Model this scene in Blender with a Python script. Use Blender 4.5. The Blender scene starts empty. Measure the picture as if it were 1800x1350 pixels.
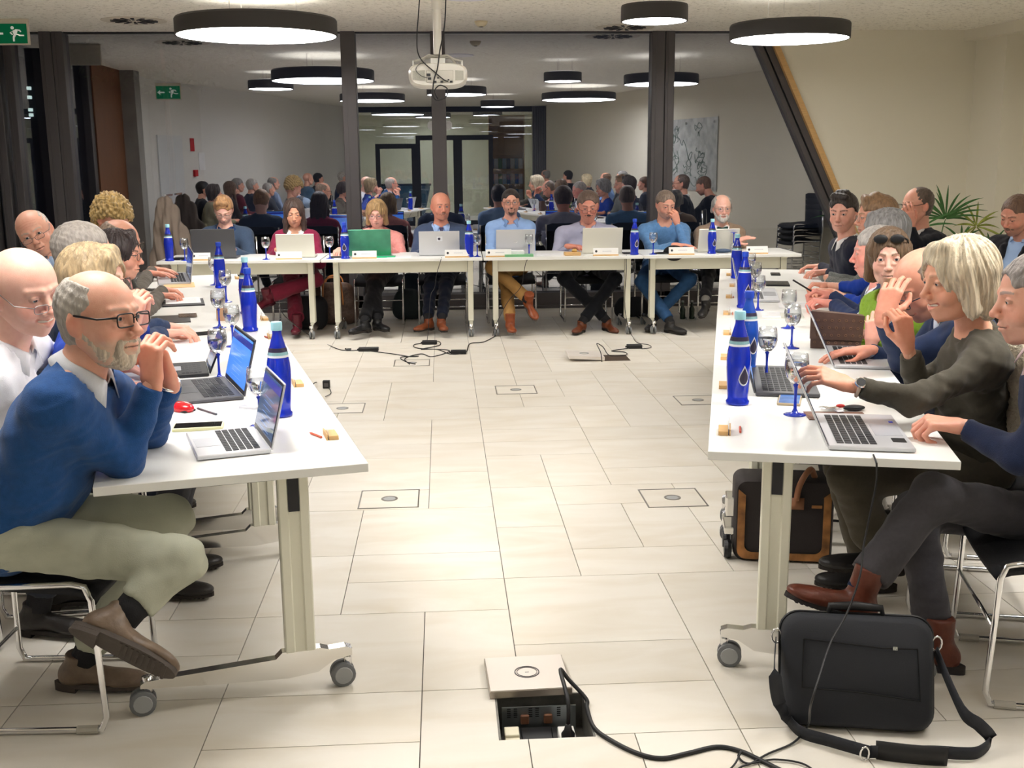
import bpy, math, random
import numpy as np
import openvdb as vdb
random.seed(7)
PI = math.pi
C = bpy.context.scene.collection
# ---------------------------------------------------------------- camera
F_PX, PITCH, YAW, ROLL, CAM_H = 1928.37, .200748, .061681, -.008308, 1.585
def _R(p, y, r):
    cy, sy = math.cos(y), math.sin(y); Rz = np.array([[cy, -sy, 0], [sy, cy, 0], [0, 0, 1]])
    M0 = np.array([[1, 0, 0], [0, 0, -1], [0, 1, 0]])
    cp, sp = math.cos(p), math.sin(p); Rx = np.array([[1, 0, 0], [0, cp, -sp], [0, sp, cp]])
    cr, sr = math.cos(r), math.sin(r); Rr = np.array([[cr, -sr, 0], [sr, cr, 0], [0, 0, 1]])
    return Rr @ Rx @ M0 @ Rz
CM = _R(PITCH, YAW, ROLL)
from mathutils import Matrix, Vector
cam_d = bpy.data.cameras.new('camera'); cam = bpy.data.objects.new('camera', cam_d); C.objects.link(cam)
cam_d.sensor_width = 36; cam_d.lens = F_PX / 1800 * 36; cam_d.clip_start = .05; cam_d.clip_end = 200
_b = np.array([CM[0], -CM[1], -CM[2]]).T
cam.matrix_world = Matrix.Translation((0, 0, CAM_H)) @ Matrix([list(r) for r in _b]).to_4x4()
bpy.context.scene.camera = cam
# world: night outside
w = bpy.data.worlds.new('night'); bpy.context.scene.world = w; w.use_nodes = True
w.node_tree.nodes['Background'].inputs[0].default_value = (.012, .014, .022, 1)
w.node_tree.nodes['Background'].inputs[1].default_value = 1.0
vs = bpy.context.scene.view_settings
vs.view_transform = 'Standard'; vs.look = 'None'; vs.gamma = 1; vs.use_curve_mapping = False
vs.exposure = 0.0
LAMP = 18.5       # emission of the lamp diffusers
LAMP_COL = (1.0, .965, .925, 1)
GLASS_Y, CEIL, TZ = 12.0, 2.91, .73

def ray(px, py):
    return CM.T @ np.array([(px - 900) / F_PX, (py - 675) / F_PX, 1.])
def fl(px, py, z=0.):                      # point of a pixel on the horizontal plane z
    d = ray(px, py); t = (z - CAM_H) / d[2]; return np.array([d[0] * t, d[1] * t, z])
def W(px, py, Y):                          # point of a pixel at world depth Y
    d = ray(px, py); t = Y / d[1]; return np.array([d[0] * t, Y, d[2] * t + CAM_H])
def T(px, py): return fl(px, py, TZ)
def rfx(px, y, py=320):                    # x of a thing whose mirror image in the glass wall shows at column px
    d = ray(px, py); return d[0] * (2 * GLASS_Y - y) / d[1]
def nrm(v):
    v = np.array(v, float); return v / (np.linalg.norm(v) + 1e-12)
def V3(*a): return np.array(a, float)

# ---------------------------------------------------------------- materials
def lin(c): return tuple((x / 12.92 if x <= .04045 else ((x + .055) / 1.055) ** 2.4) for x in c)
def rgb(r, g, b): return lin((r / 255, g / 255, b / 255))
_M = {}
def mat(name, col, rough=.6, metal=0., bump=0., bscale=60., var=0., vscale=8., emit=None, coat=0., trans=0., ior=1.45, alpha=1., sheen=0., stretch=None, sss=0., spec=None):
    if name in _M: return _M[name]
    m = bpy.data.materials.new(name); m.use_nodes = True; nt = m.node_tree; P = nt.nodes['Principled BSDF']
    P.inputs['Base Color'].default_value = (*col[:3], 1); P.inputs['Roughness'].default_value = rough
    P.inputs['Metallic'].default_value = metal
    if coat: P.inputs['Coat Weight'].default_value = coat
    if trans: P.inputs['Transmission Weight'].default_value = trans
    P.inputs['IOR'].default_value = ior
    if spec is not None: P.inputs['Specular IOR Level'].default_value = spec
    if sheen: P.inputs['Sheen Weight'].default_value = sheen
    if sss:
        P.inputs['Subsurface Weight'].default_value = sss; P.inputs['Subsurface Radius'].default_value = (.012, .005, .003)
    if alpha < 1: P.inputs['Alpha'].default_value = alpha
    if emit: P.inputs['Emission Color'].default_value = (*emit[:3], 1); P.inputs['Emission Strength'].default_value = emit[3]
    if bump or var:
        tc = nt.nodes.new('ShaderNodeTexCoord'); mp = nt.nodes.new('ShaderNodeMapping')
        nt.links.new(tc.outputs['Object'], mp.inputs[0])
        if stretch: mp.inputs['Scale'].default_value = stretch
    if bump:
        n = nt.nodes.new('ShaderNodeTexNoise'); n.inputs['Scale'].default_value = bscale; n.inputs['Detail'].default_value = 4
        b = nt.nodes.new('ShaderNodeBump'); b.inputs['Strength'].default_value = bump; b.inputs['Distance'].default_value = .01
        nt.links.new(mp.outputs[0], n.inputs['Vector']); nt.links.new(n.outputs['Fac'], b.inputs['Height']); nt.links.new(b.outputs[0], P.inputs['Normal'])
    if var:
        n = nt.nodes.new('ShaderNodeTexNoise'); n.inputs['Scale'].default_value = vscale; n.inputs['Detail'].default_value = 5
        r = nt.nodes.new('ShaderNodeValToRGB'); e = r.color_ramp.elements
        e[0].position = .3; e[1].position = .7
        e[0].color = (*[x * (1 - var) for x in col[:3]], 1); e[1].color = (*[min(1, x * (1 + var * .6)) for x in col[:3]], 1)
        nt.links.new(mp.outputs[0], n.inputs['Vector']); nt.links.new(n.outputs['Fac'], r.inputs[0]); nt.links.new(r.outputs[0], P.inputs['Base Color'])
    _M[name] = m; return m

# ---------------------------------------------------------------- mesh helpers
def new_mesh(name, V, F, smooth=False, cols=None):
    me = bpy.data.meshes.new(name); V = np.asarray(V, np.float32).reshape(-1, 3)
    if isinstance(F, np.ndarray) and F.ndim == 2:
        n = F.shape[1]; me.vertices.add(len(V)); me.vertices.foreach_set('co', V.ravel())
        me.loops.add(F.size); me.loops.foreach_set('vertex_index', F.astype(np.int32).ravel())
        me.polygons.add(len(F)); me.polygons.foreach_set('loop_start', np.arange(0, F.size, n, dtype=np.int32))
        me.update(calc_edges=True)
    else:
        me.from_pydata([tuple(map(float, v)) for v in V], [], [tuple(int(i) for i in f) for f in F]); me.update()
    if smooth is True: me.polygons.foreach_set('use_smooth', np.ones(len(me.polygons), bool))
    elif smooth: me.polygons.foreach_set('use_smooth', np.ones(len(me.polygons), bool)); me.set_sharp_from_angle(angle=smooth)
    if cols is not None:
        a = me.color_attributes.new('Col', 'FLOAT_COLOR', 'POINT')
        a.data.foreach_set('color', np.c_[cols, np.ones(len(cols))].astype(np.float32).ravel())
    return me
class MB:
    """collects shapes, built as ONE mesh object"""
    def __init__(s, off=(0, 0, 0)): s.v = []; s.f = []; s.n = 0; s.off = np.array(off, float)
    def add(s, V, F):
        V = np.asarray(V, float).reshape(-1, 3); s.v.append(V)
        s.f += [tuple(i + s.n for i in f) for f in F]; s.n += len(V); return s
    def box(s, lo, hi, M=None, bev=0.):
        lo = np.minimum(lo, hi) * 1.; hi2 = np.maximum(lo, hi); hi = hi2
        if bev > 0:
            b = bev; V = []; x0, y0, z0 = lo; x1, y1, z1 = hi
            for z, i in ((z0, b), (z0 + b, 0), (z1 - b, 0), (z1, b)):
                for (x, y) in ((x0 + i, y0 + b + i * .0), (x0 + b + i * 0, y0 + i), (x1 - b, y0 + i), (x1 - i, y0 + b), (x1 - i, y1 - b), (x1 - b, y1 - i), (x0 + b, y1 - i), (x0 + i, y1 - b)):
                    V.append((x, y, z))
            F = [tuple(range(7, -1, -1)), tuple(range(24, 32))]
            for k in range(3):
                for j in range(8):
                    F.append((k * 8 + j, k * 8 + (j + 1) % 8, k * 8 + 8 + (j + 1) % 8, k * 8 + 8 + j))
        else:
            V = [(x, y, z) for z in (lo[2], hi[2]) for (x, y) in ((lo[0], lo[1]), (hi[0], lo[1]), (hi[0], hi[1]), (lo[0], hi[1]))]
            F = [(3, 2, 1, 0), (4, 5, 6, 7), (0, 1, 5, 4), (1, 2, 6, 5), (2, 3, 7, 6), (3, 0, 4, 7)]
        V = np.array(V)
        if M is not None: V = V @ np.array(M)[:3, :3].T + (np.array(M)[:3, 3] if np.array(M).shape[1] == 4 else 0)
        return s.add(V, F)
    def tube(s, pts, r, n=8, cap=True, closed=False):
        pts = [np.array(p, float) for p in pts]; m = len(pts)
        rr = r if hasattr(r, '__len__') else [r] * m
        V = []; up = None
        for i in range(m):
            a = pts[i - 1] if (i > 0 or closed) else pts[i]; b = pts[(i + 1) % m] if (i < m - 1 or closed) else pts[i]
            d = nrm(b - a)
            if up is None:
                up = nrm(np.cross(d, (0, 0, 1) if abs(d[2]) < .9 else (1, 0, 0)))
            up = nrm(up - d * (up @ d)); w2 = np.cross(d, up)
            for k in range(n):
                an = 2 * PI * k / n; V.append(pts[i] + rr[i] * (math.cos(an) * up + math.sin(an) * w2))
        F = []
        for i in range(m if closed else m - 1):
            j = (i + 1) % m
            for k in range(n): F.append((i * n + k, i * n + (k + 1) % n, j * n + (k + 1) % n, j * n + k))
        if cap and not closed: F.append(tuple(range(n - 1, -1, -1))); F.append(tuple((m - 1) * n + k for k in range(n)))
        return s.add(V, F)
    def lathe(s, prof, n=24, c=(0, 0, 0), R=None, caps=True):
        V = []
        for r, z in prof:
            for k in range(n):
                a = 2 * PI * k / n; V.append((max(r, 1e-5) * math.cos(a), max(r, 1e-5) * math.sin(a), z))
        F = []
        for i in range(len(prof) - 1):
            for k in range(n): F.append((i * n + k, i * n + (k + 1) % n, (i + 1) * n + (k + 1) % n, (i + 1) * n + k))
        V = np.array(V)
        if caps and prof[0][0] > 1e-4: F.append(tuple(range(n - 1, -1, -1)))
        if caps and prof[-1][0] > 1e-4: F.append(tuple((len(prof) - 1) * n + k for k in range(n)))
        if R is not None: V = V @ np.array(R).T
        return s.add(V + np.array(c), F)
    def prism(s, poly, z0, z1, M=None):
        n = len(poly); V = [(x, y, z0) for x, y in poly] + [(x, y, z1) for x, y in poly]
        A = sum(poly[i][0] * poly[(i + 1) % n][1] - poly[(i + 1) % n][0] * poly[i][1] for i in range(n))
        F = [tuple(range(n - 1, -1, -1)), tuple(range(n, 2 * n))] + [(i, (i + 1) % n, n + (i + 1) % n, n + i) for i in range(n)]
        if (A < 0) != (z1 < z0): F = [tuple(reversed(f)) for f in F]
        V = np.array(V, float)
        if M is not None: V = V @ np.array(M)[:3, :3].T + (np.array(M)[:3, 3] if np.array(M).shape[1] == 4 else 0)
        return s.add(V, F)
    def ell(s, c, r, R=None, n=12, m=8):
        prof = [(math.sin(PI * i / m), -math.cos(PI * i / m)) for i in range(m + 1)]
        V = []
        for rr, z in prof:
            for k in range(n): V.append((max(rr, 1e-4) * math.cos(2 * PI * k / n), max(rr, 1e-4) * math.sin(2 * PI * k / n), z))
        F = []
        for i in range(m):
            for k in range(n): F.append((i * n + k, i * n + (k + 1) % n, (i + 1) * n + (k + 1) % n, (i + 1) * n + k))
        V = np.array(V) * np.array(r)
        if R is not None: V = V @ np.array(R).T
        return s.add(V + np.array(c), F)
    def build(s, name, m, parent=None, smooth=False, loc=None):
        V = np.concatenate(s.v) - s.off if s.v else np.zeros((0, 3))
        me = new_mesh(name, V, s.f, smooth); me.materials.append(m)
        return link(name, me, parent, loc)
def link(name, me, parent=None, loc=None):
    o = bpy.data.objects.new(name, me); C.objects.link(o)
    if parent is not None: o.parent = parent
    if loc is not None: o.location = [float(x) for x in loc]
    return o
def tag(o, label=None, cat=None, group=None, kind=None):
    if label: o['label'] = label
    if cat: o['category'] = cat
    if group: o['group'] = group
    if kind: o['kind'] = kind
    return o
def thing(name, label, cat, loc=(0, 0, 0), rz=0., group=None):
    o = bpy.data.objects.new(name, None); C.objects.link(o); o.empty_display_size = .05
    o.location = [float(x) for x in loc]; o.rotation_euler = (0, 0, rz)
    return tag(o, label, cat, group)
def kids(o): return [c for c in bpy.data.objects if c.parent == o]
def copy_tree(o, kidmap, parent=None):
    c = o.copy(); C.objects.link(c)
    if parent is not None: c.parent = parent
    for ch in kidmap.get(o.name, []): copy_tree(ch, kidmap, c)
    return c
def kmap(root):
    d = {}
    def rec(o):
        d[o.name] = list(kids(o))
        for c in d[o.name]: rec(c)
    rec(root); return d
def struct(name, mb, m, smooth=False):
    o = mb.build(name, m, None, smooth); return tag(o, kind='structure')
def smooth_path(pts, n=6):
    pts = [np.array(p, float) for p in pts]; P = [pts[0]] + pts + [pts[-1]]; out = []
    for i in range(1, len(P) - 2):
        for k in range(n):
            t = k / n; a, b, c, d = P[i - 1], P[i], P[i + 1], P[i + 2]
            out.append(.5 * (2 * b + (c - a) * t + (2 * a - 5 * b + 4 * c - d) * t * t + (3 * b - a - 3 * c + d) * t ** 3))
    out.append(pts[-1]); return out

# ---------------------------------------------------------------- implicit surfaces
class Sdf:
    def __init__(s): s.p = []
    def cap(s, a, b, ra, rb=None, k=.02, fr=None, flat=1.):
        rb = ra if rb is None else rb
        s.p.append(('c', np.array(a, float), np.array(b, float), ra, rb, k, fr, flat)); return s
    def ell(s, c, r, R=None, k=.02, sub=False):
        s.p.append(('e', np.array(c, float), np.array(r, float), np.eye(3) if R is None else np.array(R), k, sub)); return s
    def subcap(s, a, b, ra, rb=None, k=.003):
        rb = ra if rb is None else rb
        s.p.append(('s', np.array(a, float), np.array(b, float), ra, rb, k)); return s
    def cut(s, c, n, rad): s.p.append(('x', np.array(c, float), nrm(n), rad)); return s
    def fn(s, f, lo, hi): s.p.append(('f', f, np.array(lo, float), np.array(hi, float))); return s
    def bounds(s):
        lo = np.full(3, 1e9); hi = -lo
        for p in s.p:
            if p[0] == 'c':
                r = max(p[3], p[4]); lo = np.minimum(lo, np.minimum(p[1], p[2]) - r); hi = np.maximum(hi, np.maximum(p[1], p[2]) + r)
            elif p[0] == 'e' and not p[5]:
                r = np.abs(p[3]) @ p[2]; lo = np.minimum(lo, p[1] - r); hi = np.maximum(hi, p[1] + r)
        return lo, hi
    def mesh(s, h, pad=.02):
        lo, hi = s.bounds(); pad = max(pad, 3 * h); lo = lo - pad; hi = hi + pad
        n = np.ceil((hi - lo) / h).astype(int) + 1
        D = np.full(n, .08, np.float32)
        ax = [(lo[i] + h * np.arange(n[i])).astype(np.float32) for i in range(3)]
        for p in s.p:
            if p[0] == 'c' or p[0] == 's':
                r = max(p[3], p[4]); a = np.minimum(p[1], p[2]) - r; b = np.maximum(p[1], p[2]) + r; k = p[5]
            elif p[0] == 'e': r = np.abs(p[3]) @ p[2]; a = p[1] - r; b = p[1] + r; k = p[4]
            elif p[0] == 'x': a = p[1] - p[3]; b = p[1] + p[3]; k = 0
            else: a, b, k = p[2], p[3], 0
            m = k + 2.5 * h
            i0 = np.clip(((a - m - lo) / h).astype(int), 0, n); i1 = np.clip(((b + m - lo) / h).astype(int) + 2, 0, n)
            if (i1 <= i0).any(): continue
            sl = tuple(slice(i0[i], i1[i]) for i in range(3))
            X = ax[0][sl[0]][:, None, None]; Y = ax[1][sl[1]][None, :, None]; Z = ax[2][sl[2]][None, None, :]
            d0 = D[sl]
            if p[0] in 'cs':
                A, B = p[1], p[2]; ab = B - A; L2 = float(ab @ ab) + 1e-12
                x, y, z = X - A[0], Y - A[1], Z - A[2]
                t = np.clip((x * ab[0] + y * ab[1] + z * ab[2]) / L2, 0, 1)
                dx, dy, dz = x - ab[0] * t, y - ab[1] * t, z - ab[2] * t
                if p[0] == 'c' and p[6] is not None:
                    q = (dx * p[6][0] + dy * p[6][1] + dz * p[6][2]); e = 1 / p[7] ** 2 - 1
                    dd = np.sqrt(dx * dx + dy * dy + dz * dz + e * q * q) - (p[3] + (p[4] - p[3]) * t)
                else: dd = np.sqrt(dx * dx + dy * dy + dz * dz) - (p[3] + (p[4] - p[3]) * t)
            elif p[0] == 'e':
                x, y, z = X - p[1][0], Y - p[1][1], Z - p[1][2]; R = p[3]; r = p[2]
                q = [(x * R[0, i] + y * R[1, i] + z * R[2, i]) for i in range(3)]
                k0 = np.sqrt((q[0] / r[0]) ** 2 + (q[1] / r[1]) ** 2 + (q[2] / r[2]) ** 2) + 1e-6
                k1 = np.sqrt((q[0] / r[0] ** 2) ** 2 + (q[1] / r[1] ** 2) ** 2 + (q[2] / r[2] ** 2) ** 2) + 1e-6
                dd = k0 * (k0 - 1) / k1
            elif p[0] == 'x':
                x, y, z = X - p[1][0], Y - p[1][1], Z - p[1][2]
                pl = x * p[2][0] + y * p[2][1] + z * p[2][2]; ins = (x * x + y * y + z * z) < p[3] ** 2
                D[sl] = np.where(ins, np.maximum(d0, pl), d0); continue
            else:
                D[sl] = p[1](d0, X, Y, Z); continue
            if p[0] == 's' or (p[0] == 'e' and p[5]):
                kk = max(k, 1e-4); hh = np.maximum(kk - np.abs(d0 + dd), 0) / kk
                D[sl] = np.maximum(d0, -dd) + hh * hh * kk * .25
            else:
                kk = max(k, 1e-4); hh = np.maximum(kk - np.abs(d0 - dd), 0) / kk
                D[sl] = np.minimum(d0, dd) - hh * hh * kk * .25
        g = vdb.FloatGrid(1.0); g.copyFromArray(D)
        P, Q = g.convertToQuads(0.0)
        return (P * h + lo).astype(np.float64), Q[:, ::-1].astype(np.int32)
def vnormals(V, F):
    n = np.cross(V[F[:, 2]] - V[F[:, 0]], V[F[:, 3]] - V[F[:, 1]]); N = np.zeros_like(V)
    for k in range(4): np.add.at(N, F[:, k], n)
    return N / (np.linalg.norm(N, axis=1)[:, None] + 1e-12)
def join(parts):
    V = []; F = []; K = []; n = 0
    for v, f, k in parts:
        V.append(v); F.append(f + n); K.append(k if getattr(k, 'ndim', 1) == 2 else np.tile(np.array(k, float), (len(v), 1))); n += len(v)
    return np.concatenate(V), np.concatenate(F), np.concatenate(K)
# ---------------------------------------------------------------- people
def skin_material():
    m = bpy.data.materials.new('skin'); m.use_nodes = True; nt = m.node_tree; P = nt.nodes['Principled BSDF']
    a = nt.nodes.new('ShaderNodeAttribute'); a.attribute_name = 'Col'
    n = nt.nodes.new('ShaderNodeTexNoise'); n.inputs['Scale'].default_value = 55; n.inputs['Detail'].default_value = 5
    mx = nt.nodes.new('ShaderNodeMixRGB'); mx.blend_type = 'MULTIPLY'; mx.inputs[0].default_value = .35
    r = nt.nodes.new('ShaderNodeValToRGB'); r.color_ramp.elements[0].position = .35; r.color_ramp.elements[1].position = .65
    r.color_ramp.elements[0].color = (.90, .76, .72, 1); r.color_ramp.elements[1].color = (1, 1, 1, 1)
    tc = nt.nodes.new('ShaderNodeTexCoord'); nt.links.new(tc.outputs['Object'], n.inputs['Vector'])
    nt.links.new(n.outputs['Fac'], r.inputs[0]); nt.links.new(a.outputs['Color'], mx.inputs[1]); nt.links.new(r.outputs[0], mx.inputs[2])
    nt.links.new(mx.outputs[0], P.inputs['Base Color'])
    n2 = nt.nodes.new('ShaderNodeTexNoise'); n2.inputs['Scale'].default_value = 320; n2.inputs['Detail'].default_value = 3
    b = nt.nodes.new('ShaderNodeBump'); b.inputs['Strength'].default_value = .10; b.inputs['Distance'].default_value = .003
    nt.links.new(tc.outputs['Object'], n2.inputs['Vector']); nt.links.new(n2.outputs['Fac'], b.inputs['Height']); nt.links.new(b.outputs[0], P.inputs['Normal'])
    P.inputs['Roughness'].default_value = .48; P.inputs['Subsurface Weight'].default_value = .12
    P.inputs['Subsurface Radius'].default_value = (.012, .004, .002); P.inputs['Subsurface Scale'].default_value = 1.
    return m
SKIN = skin_material()
def hair_mat(col, var=.45):
    return mat('hair_%d_%d_%d' % tuple(int(c * 255) for c in col), col, rough=.45, bump=.6, bscale=120, var=var, vscale=70, stretch=(1, 1, .16), sheen=.1)
EYE = mat('eye', (.8, .8, .8), rough=.12); 
def eye_material():
    nt = EYE.node_tree; a = nt.nodes.new('ShaderNodeAttribute'); a.attribute_name = 'Col'
    nt.links.new(a.outputs['Color'], nt.nodes['Principled BSDF'].inputs['Base Color'])
eye_material()
TEETH = mat('teeth', rgb(236, 230, 214), rough=.25)
def sstep(a, b, x): t = np.clip((x - a) / (b - a), 0, 1); return t * t * (3 - 2 * t)
def blob(V, c, r):                          # soft ellipsoid mask on vertices
    q = (V - np.array(c)) / np.array(r); return np.clip(1 - np.sqrt((q * q).sum(1)), 0, 1) ** .6

def head_mesh(P, h):
    fem = P.get('fem', 0); ww = P.get('wide', 1.); ns = P.get('nose', 1.); jw = P.get('jaw', .93 if fem else 1.0)
    S = Sdf()
    S.ell((0, -.018, .036), (.077 * ww, .096, .084), k=.02)
    S.ell((0, .004, .02), (.071 * ww, .086, .088), k=.03)
    S.ell((0, .020, -.03), (.060 * ww, .070, .082), k=.03)
    S.ell((0, .030, -.074), (.046 * jw * ww, .050, .036), k=.03)
    S.ell((0, .066, -.098), (.019 * jw, .019, .017), k=.02)
    for s in (-1, 1):
        S.cap((s * .058 * ww * jw, -.008, -.05), (s * .030 * jw, .045, -.088), .013, .014, k=.022)
        S.ell((s * .040 * ww, .060, -.034), (.022, .020, .022), k=.018)
        S.cap((s * .012, .090, .026), (s * .046, .074, .027), .0075 * (.8 if fem else 1.1), .006, k=.012)
    S.ell((0, .035, -.125), (.038 * jw, .04, .022), k=.03) if P.get('double') else None
    S.ell((0, .080, -.060), (.026, .018, .024), k=.02)
    for s in (-1, 1): S.ell((s * .032, .099, .006), (.019, .017, .0135), k=.014, sub=True)
    S.cap((0, .088, .014), (0, .112 + .006 * (ns - 1), -.026), .0075, .0100 * ns, k=.012)
    S.ell((0, .114 + .006 * (ns - 1), -.029), (.0115 * ns, .0105 * ns, .0095), k=.006)
    for s in (-1, 1):
        S.ell((s * .0135 * ns, .1015, -.034), (.0088 * ns, .010, .0078), k=.006)
        S.ell((s * .0065 * ns, .108, -.042), (.0032, .005, .003), k=.002, sub=True)
        # eyelids around the eyeball
        S.ell((s * .032, .0775, .006), (.0148, .0148, .0140), k=.004)
        S.ell((s * .032, .095, .0055 - P.get('down', 0) * .0035), (.0128, .011, .0045 * (1 - .5 * P.get('down', 0))), k=.002, sub=True)
        S.cap((s * .022, .086, -.013), (s * .040, .079, -.012), .006, .004, k=.009)      # lower lid bag
    sm = P.get('smile', 0.); z1 = .004 * sm
    if sm > .5:
        for s in (-1, 1):
            S.ell((s * .040, .066, -.040), (.019, .018, .017), k=.014)
        lip = [(s * .030, .077, -.0535) for s in (-1, 1)]
        S.cap(lip[0], (0, .0965, -.0560), .0036, .0048, k=.004).cap((0, .0965, -.0560), lip[1], .0048, .0036, k=.004)
        S.cap(lip[0], (0, .0945, -.0745), .0036, .0055, k=.004).cap((0, .0945, -.0745), lip[1], .0055, .0036, k=.004)
        for s in (-1, 1): S.subcap((0, .104, -.0655), (s * .0275, .086, -.0575), .0078, .0046, k=.002)
    else:
        S.cap((-.024, .083, -.062 + z1), (0, .0965, -.0595), .0035, .0062, k=.006).cap((0, .0965, -.0595), (.024, .083, -.062 + z1), .0062, .0035, k=.006)
        S.cap((-.021, .083, -.068 + z1), (0, .0945, -.0700), .0035, .0066, k=.006).cap((0, .0945, -.0700), (.021, .083, -.068 + z1), .0066, .0035, k=.006)
        S.subcap((-.024, .088, -.0650 + z1), (0, .1025, -.0650), .0016, .0024, k=.003); S.subcap((0, .1025, -.0650), (.024, .088, -.0650 + z1), .0024, .0016, k=.003)
    for s in (-1, 1):                       # folds from nose to mouth
        S.subcap((s * .021, .100, -.034), (s * .034, .088, -.060), .003, .002, k=.010)
        er = np.array([[math.cos(s * .35), -math.sin(s * .35), 0], [math.sin(s * .35), math.cos(s * .35), 0], [0, 0, 1]])
        S.ell((s * .078 * ww, -.012, -.004), (.0075, .0185, .031), R=er, k=.006)
        S.ell((s * .0865 * ww, -.006, -.001), (.005, .011, .019), R=er, k=.003, sub=True)
        S.ell((s * .075 * ww, -.004, -.030), (.007, .009, .010), k=.005)
    if False:
        for z in (.055, .066, .077):
            S.subcap((-.04, .072 - (z - .05) * .5, z), (0, .0905 - (z - .05) * .6, z - .002), .0012, .0022, k=.004)
            S.subcap((0, .0905 - (z - .05) * .6, z - .002), (.04, .072 - (z - .05) * .5, z), .0022, .0012, k=.004)
    V, F = S.mesh(h, pad=.01)
    base = np.array(P.get('skin', rgb(214, 158, 132))); K = np.tile(base, (len(V), 1))
    def mix(mask, c): nonlocal K; mask = np.asarray(mask)[:, None]; K = K * (1 - mask) + np.array(c) * mask
    red = base * np.array([1.06, .74, .72]); fl_ = P.get('flush', .5)
    for s in (-1, 1):
        mix(blob(V, (s * .042, .070, -.028), (.032, .04, .03)) * .7 * fl_, red); mix(blob(V, (s * .082, -.01, 0), (.025, .03, .04)) * .7, red)
    mix(blob(V, (0, .112, -.028), (.02, .025, .02)) * .9 * fl_, red)
    mix(blob(V, (0, .07, .07), (.05, .05, .03)) * .4 * fl_, red)
    lipc = np.array(P.get('lips', base * np.array([.86, .52, .52])))
    def segd(a, b):
        a = np.array(a); b = np.array(b); t = np.clip(((V - a) @ (b - a)) / ((b - a) @ (b - a)), 0, 1); return np.linalg.norm(V - a - t[:, None] * (b - a), axis=1)
    if sm > .5: cur = [((-.030, .077, -.0535), (0, .0965, -.0560), .0062), ((0, .0965, -.0560), (.030, .077, -.0535), .0062), ((-.030, .077, -.0535), (0, .0945, -.0745), .0068), ((0, .0945, -.0745), (.030, .077, -.0535), .0068)]
    else: cur = [((-.024, .083, -.062 + z1), (0, .0965, -.0595), .0072), ((0, .0965, -.0595), (.024, .083, -.062 + z1), .0072), ((-.021, .083, -.068 + z1), (0, .0945, -.0700), .0076), ((0, .0945, -.0700), (.021, .083, -.068 + z1), .0076)]
    lm = np.zeros(len(V))
    for a_, b_, r_ in cur: lm = np.maximum(lm, sstep(r_ * 1.15, r_ * .75, segd(a_, b_)))
    mix(lm * .7, lipc)
    if sm > .5: mix(sstep(.9, 1.3, 1.9 - np.sqrt((V[:, 0] / .024) ** 2 + ((V[:, 2] + .0645 - .006 * (V[:, 0] / .024) ** 2) / .0068) ** 2)) * (V[:, 1] > .06) * (V[:, 1] < .0885), base * .12)
    if sm <= .5: mix(((np.abs(V[:, 2] + .0650 - .004 * sm * (np.abs(V[:, 0]) / .024)) < .0016) & (np.abs(V[:, 0]) < .023) & (V[:, 1] > .085)) * .9, base * .22)
    if P.get('wrinkle') or P.get('age'):
        for z in (.052, .064, .076):
            q_ = np.abs(V[:, 2] - z - .004 * np.cos(V[:, 0] * 60)); mix(sstep(.0022, .0005, q_) * (np.abs(V[:, 0]) < .045) * (V[:, 1] > .03) * .35, red * .72)
        for s in (-1, 1):
            for k in range(3): mix(sstep(.0016, .0004, segd((s * .048, .075, .004 - k * .006), (s * .062, .055, .010 - k * .012))) * .35, red * .7)
    for s in (-1, 1):                       # nostril and lash colour
        mix(np.clip(blob(V, (s * .0065 * ns, .108, -.0395), (.005, .006, .005)) * 1.5, 0, 1) * .8, base * .25)
        d = np.sqrt(((V[:, 0] - s * .032) / .0135) ** 2 + ((V[:, 2] - .0055) / .0065) ** 2)
        mix(((d < 1.25) & (d > .75) & (V[:, 1] > .078)) * .55, base * .45)
    if P.get('brow', 1):
        bc = np.array(P.get('browc', P.get('hairc', rgb(90, 70, 55))))
        for s in (-1, 1):
            t = np.clip((s * V[:, 0] - .012) / .040, 0, 1); zc = .0265 + .006 * np.sin(t * 2.2) - .003 * t
            mix(((np.abs(V[:, 2] - zc) < .0046 - .002 * t) & (s * V[:, 0] > .011) & (s * V[:, 0] < .053) & (V[:, 1] > .055)) * P.get('browa', .75), bc)
    jaw = sstep(-.035, -.062, V[:, 2]) * sstep(-.01, .03, V[:, 1])
    jaw = np.maximum(jaw * (1 - blob(V, (0, .10, -.064), (.028, .03, .016))), 0)
    if P.get('stubble'): mix(jaw * P['stubble'], np.array(P.get('beardc', rgb(120, 110, 105))))
    if P.get('buzz'):                       # very short hair drawn into the skin of the scalp
        sc = sstep(.0, .03, V[:, 2] - .02 + .35 * np.maximum(V[:, 1], -.02)) if False else (1 - sstep(-.01, .035, V[:, 1] + .0)) * sstep(-.07, -.03, V[:, 2]) * (1 - blob(V, (.08, -.01, 0), (.02, .03, .045))) * (1 - blob(V, (-.08, -.01, 0), (.02, .03, .045)))
        if P['buzz'] < 1: sc = sc * (1 - sstep(.06, .085, V[:, 2]))
        mix(sc * .8, np.array(P.get('hairc')))
    return V, F, K
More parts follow.
